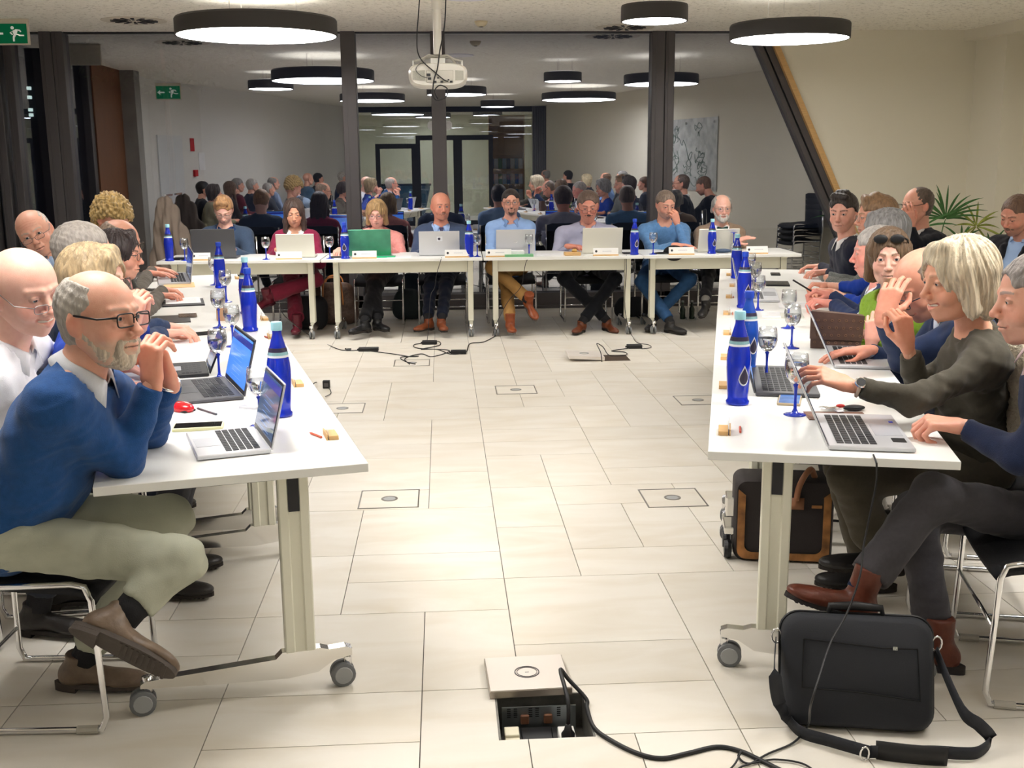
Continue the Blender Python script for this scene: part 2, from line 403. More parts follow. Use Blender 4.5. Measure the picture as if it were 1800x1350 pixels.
def hair_mesh(P, h):
    st = P.get('hair', 'short'); ww = P.get('wide', 1.)
    if st == 'none': return None
    S = Sdf(); t = {'short': .010, 'crop': .006, 'quiff': .010, 'rim': .0085, 'bob': .015, 'long': .013, 'curly': .020, 'thin': .007, 'pixie': .016, 'sidelong': .012}[st]
    t = P.get('hairt', t)
    S.ell((0, -.020, .036), (.077 * ww + t, .096 + t, .084 + t), k=.01); S.ell((0, -.03, -.02), (.066 * ww + t, .072 + t * .8, .07), k=.02); S.ell((0, .004, .02), (.071 * ww + t, .086 + t, .088 + t), k=.02)
    if st in ('quiff',):
        S.cap((-.035, .058, .108), (.04, .052, .112), .020, .024, k=.02); S.cap((-.02, 0, .125), (.03, 0, .125), .02, k=.03)
    if st in ('bob', 'pixie'):
        lo = -.085 if st == 'bob' else -.03
        for s in (-1, 1):
            S.cap((s * .066 * ww, .012, .04), (s * .080 * ww, .006, lo), .026, .024, k=.02)
            S.cap((s * .06, -.05, .02), (s * .062, -.055, lo - .01), .035, .028, k=.025)
        S.cap((0, -.075, .02), (0, -.075, lo - .012), .045, .032, k=.03)
        S.cap((-.03, .050, .108), (.045, .062, .085), .022, .018, k=.02); S.cap((.03, .055, .10), (.070, .045, .03), .016, .016, k=.015); S.cap((-.03, .055, .10), (-.070, .045, .03), .016, .014, k=.015)
    if st == 'long':
        for s in (-1, 1):
            S.cap((s * .062, .030, .055), (s * .083, .020, -.08), .020, .024, k=.02); S.cap((s * .083, .020, -.08), (s * .088, .055, -.28), .024, .020, k=.015)
            S.cap((s * .05, -.05, -.02), (s * .06, -.05, -.20), .045, .03, k=.03)
        S.cap((0, -.07, 0), (0, -.07, -.20), .05, .03, k=.03)
    if st == 'sidelong':
        for s in (-1, 1): S.cap((s * .078, -.02, .06), (s * .086, -.02, -.03), .016, .020, k=.015)
        S.cap((0, -.085, .03), (0, -.075, -.075), .04, .03, k=.03)
    # face opening
    top = {'short': .078, 'crop': .075, 'quiff': .074, 'rim': .07, 'bob': .060, 'long': .078, 'curly': .055, 'thin': .080, 'pixie': .058, 'sidelong': .07}[st]
    fw = {'bob': .062, 'long': .060, 'pixie': .062}.get(st, .074)
    S.ell((0, .125, top - .108), (fw * ww, .105, .118), k=.008, sub=True)
    if st not in ('bob', 'long', 'pixie'):
        for s in (-1, 1): S.ell((s * .088 * ww, .012, -.035), (.034, .036, .048), k=.006, sub=True); S.ell((s * .09 * ww, .070, .0), (.06, .060, .052), k=.006, sub=True)
        S.cut((0, 0, -.062 if st != 'curly' else -.05), (0, .25, -1), .30)
    else:
        pass
    if st in ('rim', 'sidelong'):
        S.ell((0, .035, .150), (.074 * ww, .118, .098), k=.010, sub=True)
    if st in ('rim', 'sidelong', 'thin'): S.ell((0, .105, .062), (.13, .085 if st != 'thin' else .070, .085), k=.006, sub=True)
    if st == 'thin': S.ell((0, .075, .115), (.05, .05, .045), k=.012, sub=True)
    V, F = S.mesh(h, pad=.01)
    if len(V) == 0: return None
    N = vnormals(V, F); a = np.arctan2(V[:, 0], V[:, 1] + .02); z = V[:, 2]
    rs = P.get('seed', 1)
    if st == 'curly':
        d = .007 * np.sin(V[:, 0] * 190 + 2 * np.sin(z * 90)) * np.sin(V[:, 1] * 170 + 2 * np.sin(V[:, 0] * 80)) + .004 * np.sin(z * 230 + V[:, 1] * 100)
    elif st in ('bob', 'long', 'pixie'):
        u = a * (15 + rs % 4) + 1.5 * np.sin(z * 22 + rs); d = .0022 * np.sin(u) + .0014 * np.sin(u * 2.3 + 1) + .0009 * np.sin(u * 4.7)
    else:
        u = V[:, 0] * 260 + 3 * np.sin(V[:, 1] * 40 + rs); d = .0005 * np.sin(u) + .0005 * np.sin(V[:, 0] * 430 + V[:, 1] * 150) + .0007 * np.sin(V[:, 1] * 120 + z * 260)
    V = V + N * d[:, None]
    return V, F
def beard_mesh(P, h):
    b = P.get('beard'); S = Sdf()
    if b in ('full', 'short'):
        t = .012 if b == 'full' else .0060
        S.ell((0, .030, -.076), (.048 + t, .052 + t, .038 + t), k=.02); S.ell((0, .064, -.100), (.022 + t, .022 + t, .020 + t), k=.02)
        for s in (-1, 1): S.cap((s * .062, .0, -.03), (s * .044, .040, -.078), .010 + t * .4, .012 + t * .5, k=.015)
        S.cap((-.03, .084, -.0535), (0, .0985, -.050), .0055, .0065, k=.006).cap((0, .0985, -.050), (.03, .084, -.0535), .0065, .0055, k=.006)
        S.cap((.032, .08, -.055), (.03, .078, -.08), .009, k=.01).cap((-.032, .08, -.055), (-.03, .078, -.08), .009, k=.01)
        S.ell((0, .105, -.0655), (.023, .022, .0095), k=.004, sub=True)
        S.ell((0, .090, -.020), (.055, .05, .0285), k=.006, sub=True)
    elif b == 'goatee':
        S.cap((-.026, .084, -.054), (0, .0990, -.0505), .0050, .0062, k=.006).cap((0, .0990, -.0505), (.026, .084, -.054), .0062, .0050, k=.006)
        for s in (-1, 1): S.cap((s * .027, .083, -.056), (s * .022, .079, -.088), .0058, k=.006)
        S.ell((0, .070, -.096), (.027, .024, .020), k=.012); S.ell((0, .105, -.0655), (.020, .022, .0095), k=.004, sub=True)
    elif b == 'moustache':
        S.cap((-.030, .080, -.060), (0, .1000, -.0500), .0060, .0085, k=.006).cap((0, .1000, -.0500), (.030, .080, -.060), .0085, .0060, k=.006)
    else: return None
    V, F = S.mesh(h, pad=.008); N = vnormals(V, F)
    V = V + N * (.0005 * np.sin(V[:, 0] * 600 + V[:, 2] * 300) + .0004 * np.sin(V[:, 2] * 500 - V[:, 1] * 350))[:, None]
    return V, F
def eyes_mesh(P):
    V = []; F = []; K = []; n = 0; m, q = 14, 16; dn = P.get('down', 0) * .35; lk = P.get('look', 0)
    ic = np.array(P.get('iris', rgb(80, 95, 110)))
    for s in (-1, 1):
        f = nrm((lk, 1, -dn)); r_ = nrm(np.cross(f, (0, 0, 1))); u = np.cross(r_, f)
        for i in range(m + 1):
            th = PI * i / m
            for k in range(q):
                a = 2 * PI * k / q; p = math.cos(th) * f + math.sin(th) * (math.cos(a) * r_ + math.sin(a) * u)
                V.append(V3(s * .032, .0785, .006) + .0125 * p)
                K.append((.01, .01, .01) if th < .24 else (ic if th < .52 else (.72, .69, .66)))
        for i in range(m):
            for k in range(q): F.append((n + i * q + k, n + (i + 1) * q + k, n + (i + 1) * q + (k + 1) % q, n + i * q + (k + 1) % q))
        n += (m + 1) * q
    return np.array(V), np.array(F), np.array(K)

HANDS = {   # curl (three joints, degrees) per finger, spread, thumb style
    'flat': dict(c=[(12, 14, 8)] * 4, sp=5, th=(.9, .15)), 'relax': dict(c=[(25, 30, 18), (30, 34, 20), (34, 38, 22), (38, 42, 22)], sp=4, th=(.7, .5)),
    'fist': dict(c=[(70, 85, 50)] * 4, sp=1, th=(.25, 1.)), 'loose': dict(c=[(48, 60, 30), (54, 64, 34), (58, 68, 36), (60, 70, 38)], sp=2, th=(.4, .8)),
    'spread': dict(c=[(4, 10, 6), (8, 14, 8), (14, 20, 10), (10, 16, 8)], sp=11, th=(1.1, .1)), 'point': dict(c=[(10, 16, 8), (52, 66, 36), (58, 70, 40), (60, 72, 40)], sp=3, th=(.6, .5)),
    'clasp': dict(c=[(52, 50, 24), (54, 52, 26), (56, 54, 26), (56, 54, 26)], sp=5, th=(.5, .7))}
_hc = {}
def hand_mesh(style, side, h):
    key = (style, side, h)
    if key in _hc: return _hc[key]
    P = HANDS[style]; S = Sdf(); s = side                       # thumb towards +x*s ; palm faces -z
    S.cap((0, -.016, 0), (0, .0, 0), .025, .025, k=.012, fr=(0, 0, 1), flat=.8)
    S.cap((0, 0, 0), (0, .018, 0), .025, .026, k=.012, fr=(0, 0, 1), flat=.62)
    kx = [.028, .0095, -.010, -.028]; ky = [.088, .092, .088, .080]; L = [(.042, .026, .020), (.046, .029, .021), (.043, .027, .021), (.034, .021, .019)]
    for i in range(4):
        S.cap((kx[i] * .6 * s, .015, 0), (kx[i] * s, ky[i], .001), .0145, .0105, k=.012)
        a = math.radians(P['sp'] * (1.5 - i)); c = P['c'][i]; p = V3(kx[i] * s, ky[i], .001); ang = 0
        rr = [.0092, .0084, .0076, .0066] if i < 3 else [.008, .0073, .0067, .0058]
        for j in range(3):
            ang += math.radians(c[j]); d = V3(math.sin(a) * s * math.cos(ang), math.cos(a) * math.cos(ang), -math.sin(ang))
            q = p + d * L[i][j]; S.cap(p, q, rr[j], rr[j + 1], k=.0025); 
            S.ell(p, (rr[j] * 1.08,) * 3, k=.0015); p = q
    o, cl = P['th']
    b = V3(s * .020, .012, -.008); m1 = V3(s * (.038 + .014 * o), .046, -.014 - .012 * cl); m2 = m1 + V3(s * .022 * o - s * .012 * cl, .026, -.008 - .010 * cl); m3 = m2 + V3(s * .006 * o - s * .016 * cl, .024, -.006 * cl)
    S.cap(b, m1, .0165, .0115, k=.012); S.cap(m1, m2, .0108, .0095, k=.004); S.cap(m2, m3, .0094, .0078, k=.003)
    V, F = S.mesh(h, pad=.008)
    _hc[key] = (V, F); return V, F
def frame(yv, zhint):
    y = nrm(yv); x = nrm(np.cross(y, zhint)); z = np.cross(x, y); return np.array([x, y, z]).T
def ik(a, b, l1, l2, hint):
    a, b = np.array(a, float), np.array(b, float); d = b - a; D = np.linalg.norm(d)
    if D > (l1 + l2) * .985: f = D / ((l1 + l2) * .985); l1 *= f; l2 *= f
    x = (l1 * l1 - l2 * l2 + D * D) / (2 * D); hh = math.sqrt(max(l1 * l1 - x * x, 0)); u = d / D
    hv = np.array(hint, float); hv = nrm(hv - u * (hv @ u)); return a + u * x + hv * hh
def fold(V, N, amp, seed, f=1.):
    r = np.random.RandomState(seed); d = np.zeros(len(V))
    for i in range(4):
        k = r.normal(size=3) * 26 * f; k2 = r.normal(size=3) * 14 * f
        d += np.sin(V @ k + 1.8 * np.sin(V @ k2 + r.rand() * 6) + r.rand() * 6)
    return V + N * (amp * d / 2.2)[:, None]
_shoe = {}
def shoe_meshes(kind, col, sole):
    key = (kind, col)
    if key in _shoe: return _shoe[key]
    S = Sdf()      # ankle joint at origin, toe +y, floor at z=-.085
    S.ell((0, -.035, -.055), (.034, .045, .045), k=.02); S.cap((0, -.02, -.045), (0, .12, -.066), .036, .027, k=.025, fr=(0, 0, 1), flat=1.0)
    S.ell((.0, .13, -.066), (.043, .075, .026), k=.02)
    if kind == 'boot': S.cap((0, -.012, -.03), (0, -.01, .075), .042, .046, k=.02)
    elif kind == 'low': S.cap((0, -.012, -.03), (0, -.008, .018), .040, .041, k=.02)
    S.cut((0, 0, -.078), (0, 0, -1), .4)
    if kind == 'boot': S.cut((0, -.01, .07), (0, 0, 1), .06)
    else: S.cut((0, -.01, .016), (0, .15, 1), .055)
    V, F = S.mesh(.005, pad=.01)
    a = new_mesh('shoe_upper', V, F, True); a.materials.append(mat('leather_%s_%s' % key, lin([c / 255 for c in col]), rough=.42, bump=.25, bscale=45, var=.25, vscale=25))
    m = MB(); n = 28; o = []
    for i in range(n):
        t = 2 * PI * i / n; y = .045 - .165 * math.cos(t) if False else .055 + .150 * math.sin(t); 
        wv = .036 + .012 * math.sin(t) if math.sin(t) > -.2 else .034
        o.append((wv * math.cos(t) * (1 if abs(math.sin(t)) < .95 else 1), y))
    m.prism(o, -.090, -.076); m.prism([(x * .97, min(y, -.018)) for x, y in o if y < .0], -.104, -.088)
    for k in range(9): m.box((-.03, .04 + k * .016, -.093), (.03, .048 + k * .016, -.089))
    b = new_mesh('shoe_sole', np.concatenate(m.v), m.f); b.materials.append(mat('sole_%d_%d_%d' % sole, lin([c / 255 for c in sole]), rough=.8, bump=.3, bscale=60))
    _shoe[key] = (a, b); return a, b
def cloth(name, col, kind='wool'):
    if kind == 'wool': return mat(name, col, rough=.9, bump=.35, bscale=420, var=.12, vscale=60, sheen=.15, spec=.2)
    if kind == 'suit': return mat(name, col, rough=.85, bump=.15, bscale=600, var=.08, vscale=90, sheen=.1, spec=.2)
    if kind == 'cotton': return mat(name, col, rough=.8, bump=.12, bscale=300, var=.05, vscale=20, spec=.25)
    if kind == 'knit': return mat(name, col, rough=.95, bump=1., bscale=160, var=.45, vscale=160, sheen=.2, spec=.1)
    if kind == 'jeans': return mat(name, col, rough=.9, bump=.3, bscale=500, var=.22, vscale=16, spec=.2)

RES = {0: (.0024, .0030, .0080), 1: (.0032, .0036, .0095), 2: (.0042, .0045, .0115), 3: (.0060, .0065, .017)}
BUILT = []
def person(label, head, yaw, pitch=0., roll=0., hs=1., res=1, fem=0, face=None, body=None, arms=None, legs=None, top=None, pants=None, shoes=None, glasses=None, group=None, extra=None):
    """head = world centre of the head; yaw: 0 looks at the camera wall (-Y), + turns towards +X"""
    face = dict(face or {}); body = dict(body or {}); top = dict(top or {}); face['fem'] = fem
    hh, hn, hb = RES[res]; seed = len(BUILT) * 7 + 3; face.setdefault('seed', seed)
    hc = np.array(head, float); y_, p_, r_ = math.radians(yaw), math.radians(pitch), math.radians(roll)
    f = V3(math.sin(y_) * math.cos(p_), -math.cos(y_) * math.cos(p_), -math.sin(p_)); r0 = nrm(np.cross(f, (0, 0, 1))); u0 = np.cross(r0, f)
    HR = np.array([r0 * math.cos(r_) + u0 * math.sin(r_), f, u0 * math.cos(r_) - r0 * math.sin(r_)]).T * hs
    by = math.radians(body.get('yaw', yaw)); Fb = V3(math.sin(by), -math.cos(by), 0); Rb = nrm(np.cross(Fb, (0, 0, 1))); bw = body.get('w', .88 if fem else 1.); bb = body.get('belly', 1.)
    sc = body.get('s', 1.0)
    Nk = body['neck'] if 'neck' in body else hc + V3(0, 0, body.get('nz', -.185) * hs) - Fb * body.get('hf', .045) + Rb * body.get('side', 0)
    Nk = np.array(Nk, float)
    Pv = body['pelvis'] if 'pelvis' in body else V3(Nk[0], Nk[1], 0) - Fb * body.get('lean', .09) + V3(0, 0, body.get('pz', .545))
    Pv = np.array(Pv, float); U = nrm(Nk - Pv); Ft = nrm(Fb - U * (Fb @ U)); Rt = np.cross(Ft, U); TR = np.array([Rt, Ft, U]).T; TL = np.linalg.norm(Nk - Pv)
    base = V3(Pv[0], Pv[1], 0); root = thing('person', label, 'person', base, 0, group)
    sh = {}
    for s, nme in ((1, 'R'), (-1, 'L')):
        sh[s] = np.array(body[nme]) if nme in body else Nk + Rt * s * .175 * bw * sc - U * .055 + Ft * body.get('hunch', .015)
    arms = arms or {}; A = {}
    for s, nme in ((1, 'R'), (-1, 'L')):
        a = dict(arms.get(nme, {})); wr = np.array(a['w'], float) if 'w' in a else Nk + Ft * .34 + Rt * s * .13 + V3(0, 0, TZ + .045 - Nk[2])
        el = np.array(a['e'], float) if 'e' in a else ik(sh[s], wr, .29 * sc, .255 * sc, a.get('hint', V3(0, 0, -1) + Rt * s * .55 - Ft * .25))
        hd = nrm(a['d']) if 'd' in a else nrm(nrm(wr - el) * .6 + nrm(Ft - Rt * s * .4) * .5 * np.array([1, 1, 0]))
        up = a.get('n', (0, 0, 1)); A[s] = (el, wr, hd, up, a.get('style', 'relax'), a.get('hide', False))
    # legs
    L = {}
    legs = legs or {}
    for s, nme in ((1, 'R'), (-1, 'L')):
        l = dict(legs.get(nme, {})); hip = Pv + Rb * s * .085 - V3(0, 0, .0) 
        an = np.array(l['a'], float) if 'a' in l else V3(*(Pv + Fb * .33 + Rb * s * .12)[:2], .105)
        kn = np.array(l['k'], float) if 'k' in l else ik(hip, an, .43, .41, V3(0, 0, 1.) + Fb * .9)
        td = nrm(l['d']) if 'd' in l else nrm(Fb + Rb * s * .2); L[s] = (hip, kn, an, td, np.array(l.get('n', (0, 0, 1)), float))
    sleeve = top.get('sleeve', 1.); kind = top.get('kind', 'sweater'); tk = {'jacket': .019, 'sweater': .013, 'knit': .020, 'shirt': .009, 'blouse': .008, 'vest': .012, 'coat': .022}[kind]
    tk = top.get('t', tk)
    def torso(S, t, k=.05):
        S.ell(Pv + U * .02 + Ft * .005, (.172 * (bw * .5 + .5) + t, .122 + t, .13 + t), TR, k=k)
        S.ell(Pv + U * TL * .36 + Ft * (.015 + .05 * (bb - 1)), (.150 * bw * (.5 + .5 * bb) + t, .112 * bb + t, .17), TR, k=k)
        S.ell(Pv + U * TL * .68 + Ft * .005, (.160 * bw + t, .112 + t, .18), TR, k=k)
        if fem:
            for s in (-1, 1): S.ell(Pv + U * TL * .62 + Ft * .085 + Rt * s * .07, (.062 + t, .058 + t, .062 + t), TR, k=.03)
        S.cap(sh[-1] + (sh[1] - sh[-1]) * .10, sh[1] - (sh[1] - sh[-1]) * .10, .050 + t, k=k, fr=None)
        for s in (-1, 1):
            S.cap(sh[s] - U * .03 - Rt * s * .015, Pv + U * TL * .42 + Rt * s * .09 * bw, .050 + t * .5, .055 + t * .5, k=.05)
            S.cap(Nk + U * .012 + Rt * s * .03 - Ft * .012, sh[s] - Rt * s * .03, .046 + t * .6, .052 + t * .6, k=.06)
    def armsdf(S, t, r=1., end=1., k=.025, hemr=0.):
        for s in (-1, 1):
            el, wr = A[s][:2]; S.cap(sh[s], el, (.051 if not fem else .044) * r + t, (.041 if not fem else .036) * r + t, k=k + .03)
            e = el + (wr - el) * end; S.cap(el, e, (.040 if not fem else .035) * r + t, ((.027 if not fem else .024) * r + t) * (1 - end) + ((.026 if not fem else .023) + t * .8 + hemr) * end, k=k)
    # ---- body
    parts = []
    B = Sdf(); torso(B, -.014); armsdf(B, -.002, .92, .97)
    B.cap(Nk - U * .03, hc + HR @ V3(0, -.022, -.045) , (.056 if not fem else .045) * hs, (.058 if not fem else .046) * hs, k=.03)
    for s in (-1, 1):
        hip, kn, an, td, _ = L[s]; B.cap(hip, kn, .070, .048, k=.03); B.cap(kn, kn + (an - kn) * .86, .047, .032, k=.02)
    base_c = np.array(face.get('skin', rgb(214, 158, 132)))
    V, F = B.mesh(.011 if res == 0 else .013 if res < 3 else .02); parts.append((V, F, base_c))
    V, F, K = head_mesh(face, hh); parts.append((V @ HR.T + hc, F, K))
    for s in (-1, 1):
        el, wr, hd, up, st, hide = A[s]
        if hide: continue
        V, F = hand_mesh(st, -s if False else -s, hn)
        R = frame(hd, up); k_ = hs * (.90 if fem else 1.)
        Kh = np.tile(base_c * V3(1.02, .90, .88), (len(V), 1)); parts.append((V * k_ @ R.T + wr, F, Kh))
    V, F, K = join(parts); me = new_mesh('body', V - base, F, True, K); me.materials.append(SKIN); bo = link('body', me, root)
    # ---- face pieces
    hm = hair_mat(face.get('hairc', rgb(90, 70, 55)), face.get('hairv', .4))
    hd_ = hair_mesh(face, hh * 1.15)
    if hd_ is not None:
        me = new_mesh('hair', hd_[0] @ HR.T + hc - base, hd_[1], True); me.materials.append(hm); link('hair', me, root)
    if face.get('beard'):
        bd = beard_mesh(face, hh)
        if bd is not None:
            me = new_mesh('beard', bd[0] @ HR.T + hc - base, bd[1], True); me.materials.append(hair_mat(face.get('beardc', face.get('hairc')), .35)); link('beard', me, root)
    V, F, K = eyes_mesh(face); V = V @ HR.T + hc - base; nv, nf = len(V) // 2, len(F) // 2
    for i in (0, 1): me = new_mesh('eye', V[i * nv:(i + 1) * nv], F[i * nf:(i + 1) * nf] - i * nv, True, K[i * nv:(i + 1) * nv]); me.materials.append(EYE); link('eye', me, root)
    if face.get('smile', 0) > .5:
        m = MB(base); m.ell(hc + HR @ V3(0, .0795, -.0610), np.array((.027, .0165, .0062)) * hs, HR / hs, 14, 8); m.build('teeth', TEETH, root, True)
    # ---- glasses
    if glasses:
        g = dict(glasses); r = g.get('r', .0012 if res else .0015); wx, wz = g.get('w', .025), g.get('h', .016); dz = g.get('dz', .002); yy = .108 + g.get('dy', 0)
        gm = mat('spectacle_%d_%d_%d' % tuple(int(c * 255) for c in g['c']), g['c'], rough=.3, metal=g.get('metal', 0))
        m = MB(base); lens = []
        for s in (-1, 1):
            pts = []; n = 16
            for i in range(n):
                a = 2 * PI * i / n; ca, sa = math.cos(a), math.sin(a); e = g.get('sq', .6)
                x = s * .032 + wx * np.sign(ca) * abs(ca) ** e; z = dz + wz * np.sign(sa) * abs(sa) ** e
                pts.append(hc + HR @ V3(x, yy - .35 * abs(x - 0) ** 1.0 * .25 + (g.get('tilt', 0) * (z - dz)), z))
            m.tube(pts, r * hs, 6, closed=True)
            cc = sum(pts) / n; lm_ = MB(base); lm_.add([cc] + pts, [(0, i + 1, (i + 1) % n + 1) for i in range(n)]); lens.append(lm_)
            m.tube([hc + HR @ V3(s * (.031 + wx), yy - .006, dz + wz * .5), hc + HR @ V3(s * .079, .06, dz + wz * .4), hc + HR @ V3(s * .083 * face.get('wide', 1), -.005, .018)], r * hs * g.get('tk', 1.2), 6)
        m.tube([hc + HR @ V3(-.032 + wx, yy - .001, dz + .004), hc + HR @ V3(0, yy + .004, dz + .007), hc + HR @ V3(.032 - wx, yy - .001, dz + .004)], r * hs, 6)
        go = m.build('glasses', gm, root, True); [l_.build('lens', LENS, go) for l_ in lens]
    # ---- top
    col = top['c']; tm = cloth('cloth_%s_%d_%d_%d' % (top.get('fab', 'wool'), *[int(c * 255) for c in col]), col, top.get('fab', 'wool'))
    S = Sdf(); torso(S, tk)
    if sleeve > 0: armsdf(S, tk, 1., sleeve * .93, hemr=top.get('cuff', 0.))
    nr = top.get('neckr', .072)
    if kind in ('jacket', 'vest'):
        n0 = TL * top.get('v0', .42); wn = top.get('vw', .075)
        def vcut(d0, X, Y, Z, n0=n0, wn=wn):
            x, y, z = X - Pv[0], Y - Pv[1], Z - Pv[2]
            lx = x * Rt[0] + y * Rt[1] + z * Rt[2]; ly = x * Ft[0] + y * Ft[1] + z * Ft[2]; lz = x * U[0] + y * U[1] + z * U[2]
            ww_ = np.clip((lz - n0) / (TL - n0), 0, 1.3) * wn; dd = np.maximum(np.maximum(np.abs(lx) - ww_, n0 - lz), .03 - ly)
            return np.maximum(d0, -dd)
        S.fn(vcut, Pv - .4, Nk + .4)
        for s in (-1, 1):     # lapels
            a = Pv + U * n0 + Ft * (.128 * max(bb, 1.) + tk) + Rt * s * .012; b = Pv + U * (TL * .86) + Ft * (.105 + tk) + Rt * s * .085; c_ = Nk + Rt * s * .07 - Ft * .01 + U * .012
            if kind == 'jacket': S.cap(a, b, .010, .020, k=.012, fr=Ft, flat=.5); S.cap(b, c_, .018, .014, k=.012)
    S.cut(Nk + U * top.get('neckz', .018), nrm(U + Ft * top.get('nt', .25)), top.get('nr', .085))
    if sleeve > 0:
        for s in (-1, 1):
            el, wr = A[s][:2]; d = nrm(wr - el); e = el + (wr - el) * (sleeve * .93); S.cut(e, d, .062)
    V, F = S.mesh(hb); N = vnormals(V, F); V = fold(V, N, top.get('fold', .0035), seed); V = fold(V, N, top.get('fold', .0035) * .5, seed + 1, 2.2)
    nm = {'jacket': 'jacket', 'sweater': 'sweater', 'knit': 'sweater', 'shirt': 'shirt', 'blouse': 'blouse', 'vest': 'vest', 'coat': 'coat'}[kind]
    me = new_mesh(nm, V - base, F, True); me.materials.append(tm); to = link(nm, me, root)
    # inner shirt
    if 'inner' in top:
        S = Sdf(); torso(S, tk - .008)
        if kind == 'vest' or top.get('icuff', 1): armsdf(S, tk - .007 if kind == 'vest' else .003, 1., .98 if kind != 'vest' else .93)
        S.cut(Nk + U * .020, nrm(U + Ft * .25), .085)
        for s in (-1, 1):
            el, wr = A[s][:2]; S.cut(el + (wr - el) * .975, nrm(wr - el), .05)
        V, F = S.mesh(hb * 1.1); me = new_mesh('shirt', V - base, F, True)
        me.materials.append(cloth('cloth_cotton_%d_%d_%d' % tuple(int(c * 255) for c in top['inner']), top['inner'], 'cotton')); link('shirt', me, root)
    cc = top.get('collar')
    if cc is not None:
        m = MB(base); n = 18; rows = []
        nb = Nk + U * .012 + Ft * .004; op = math.radians(top.get('open', 14))
        for i in range(n + 1):
            a = op + (2 * PI - 2 * op) * i / n; dr = math.sin(a) * Rt + math.cos(a) * Ft * 1.05; e = min(i, n - i) / n; ft = max(0, 1 - e * 7)
            rows.append([nb + dr * .062 * hs - U * .004, nb + dr * .060 * hs + U * (.032 - .016 * ft), nb + dr * (.066) * hs + U * (.030 - .018 * ft), nb + dr * (.084 + .012 * ft) * hs - U * (.006 + .034 * ft) + Rt * np.sign(math.sin(a)) * .020 * ft])
        V = [p for r_ in rows for p in r_]; F = []
        for i in range(n):
            for k in range(3): F.append((i * 4 + k, i * 4 + k + 1, i * 4 + 5 + k, i * 4 + 4 + k))
        m.add(V, F); o = m.build('collar', cloth('cloth_cotton_%d_%d_%d' % tuple(int(c * 255) for c in cc), cc, 'cotton'), root, True)
        md = o.modifiers.new('thickness', 'SOLIDIFY'); md.thickness = .003
    if top.get('tie'):
        m = MB(base); a = Nk + Ft * .088 + U * .022; m.prism([(-.016, 0), (.016, 0), (.011, -.03), (-.011, -.03)], -.006, .008, np.c_[np.array([Rt, U, Ft]).T, a])
        n1 = TL * .5; fy = .112 * max(1, bb) + tk - .004
        P0 = a - U * .03; P1 = Pv + U * n1 + Ft * (fy + .030); d = P1 - P0
        m.add([P0 - Rt * .010, P0 + Rt * .010, P0 + d * .5 + Rt * .020 + Ft * .028, P1 + Rt * .034, P1 - Rt * .034, P0 + d * .5 - Rt * .020 + Ft * .028], [(0, 1, 2, 5), (5, 2, 3, 4)])
        o = m.build('tie', mat('tie_silk', top['tie'], rough=.5, var=.6, vscale=160), root); md = o.modifiers.new('thickness', 'SOLIDIFY'); md.thickness = .005
    if top.get('bow'):
        m = MB(base); a = Nk + Ft * .100 + U * .026
        for s in (-1, 1): m.prism([(0, -.007), (s * .052, -.021), (s * .056, .0), (s * .052, .021), (0, .007)], -.006, .008, np.c_[np.array([Rt, U, Ft]).T, a])
        m.ell(a + Ft * .006, (.009, .009, .009)); m.build('bow_tie', mat('bow_tie_silk', top['bow'], rough=.5, var=.5, vscale=200), root)
    if top.get('buttons'):
        m = MB(base)
        for k in range(4):
            z = TL * (.88 - .16 * k); m.ell(Pv + U * z + Ft * (.118 * (1 if k < 2 else bb) + tk + .004), (.005, .005, .003), TR, 8, 4)
        m.build('button', mat('button', top['buttons'], rough=.3), root)
    if extra: extra(root, base, dict(N=Nk, P=Pv, U=U, F=Ft, R=Rt, A=A, sh=sh, hc=hc, HR=HR, L=L, TL=TL, tk=tk))
    # ---- trousers, shoes
    if pants:
        S = Sdf(); S.ell(Pv + V3(0, 0, .0), (.172 * (bw * .5 + .5) + .010, .125 + .010, .115), np.array([Rb, Fb, V3(0, 0, 1)]).T, k=.05); pw = pants.get('w', 1.)
        for s in (-1, 1):
            hip, kn, an, td, _ = L[s]; S.cap(hip, kn, .086, .064, k=.05); d = nrm(an - kn); e = an - d * .03
            S.cap(kn, e, .062, .052 * pw, k=.035)
        for s in (-1, 1):
            hip, kn, an, td, _ = L[s]; d = nrm(an - kn); S.cut(an - d * .05, d, .075 * pw)
        V, F = S.mesh(hb * 1.05); N = vnormals(V, F); V = fold(V, N, .004, seed + 5); V = fold(V, N, .002, seed + 6, 2.)
        me = new_mesh('trousers', V - base, F, True); me.materials.append(cloth('cloth_%s_%d_%d_%d' % (pants.get('fab', 'suit'), *[int(c * 255) for c in pants['c']]), pants['c'], pants.get('fab', 'suit'))); link('trousers', me, root)
    if shoes:
        a, b = shoe_meshes(shoes.get('kind', 'low'), shoes['c'], shoes.get('sole', (40, 34, 30)))
        for s in (-1, 1):
            hip, kn, an, td, nn = L[s]; R = frame(td, nn)
            M4 = Matrix([[*R[0], an[0] - base[0]], [*R[1], an[1] - base[1]], [*R[2], an[2] - base[2]], [0, 0, 0, 1]])
            o = link('shoe', a, root); o.matrix_local = M4; p = link('sole', b, o)
            if True:
                sk_ = shoes.get('sock', (34, 34, 38)); m = MB(base); m.tube([kn + (an - kn) * .70, an + (kn - an) * .15, an + V3(0, 0, -.01)], [.048, .044, .040], 14); m.build('sock', mat('sock_%d_%d_%d' % sk_, lin([c / 255 for c in sk_]), rough=.9, bump=.4, bscale=300), root, True)
    BUILT.append(root); return root
LENS = bpy.data.materials.new('spectacle_lens'); LENS.use_nodes = True
_nt = LENS.node_tree; _nt.nodes.clear()
_o = _nt.nodes.new('ShaderNodeOutputMaterial'); _t = _nt.nodes.new('ShaderNodeBsdfTransparent'); _g = _nt.nodes.new('ShaderNodeBsdfGlossy'); _g.inputs['Roughness'].default_value = .02
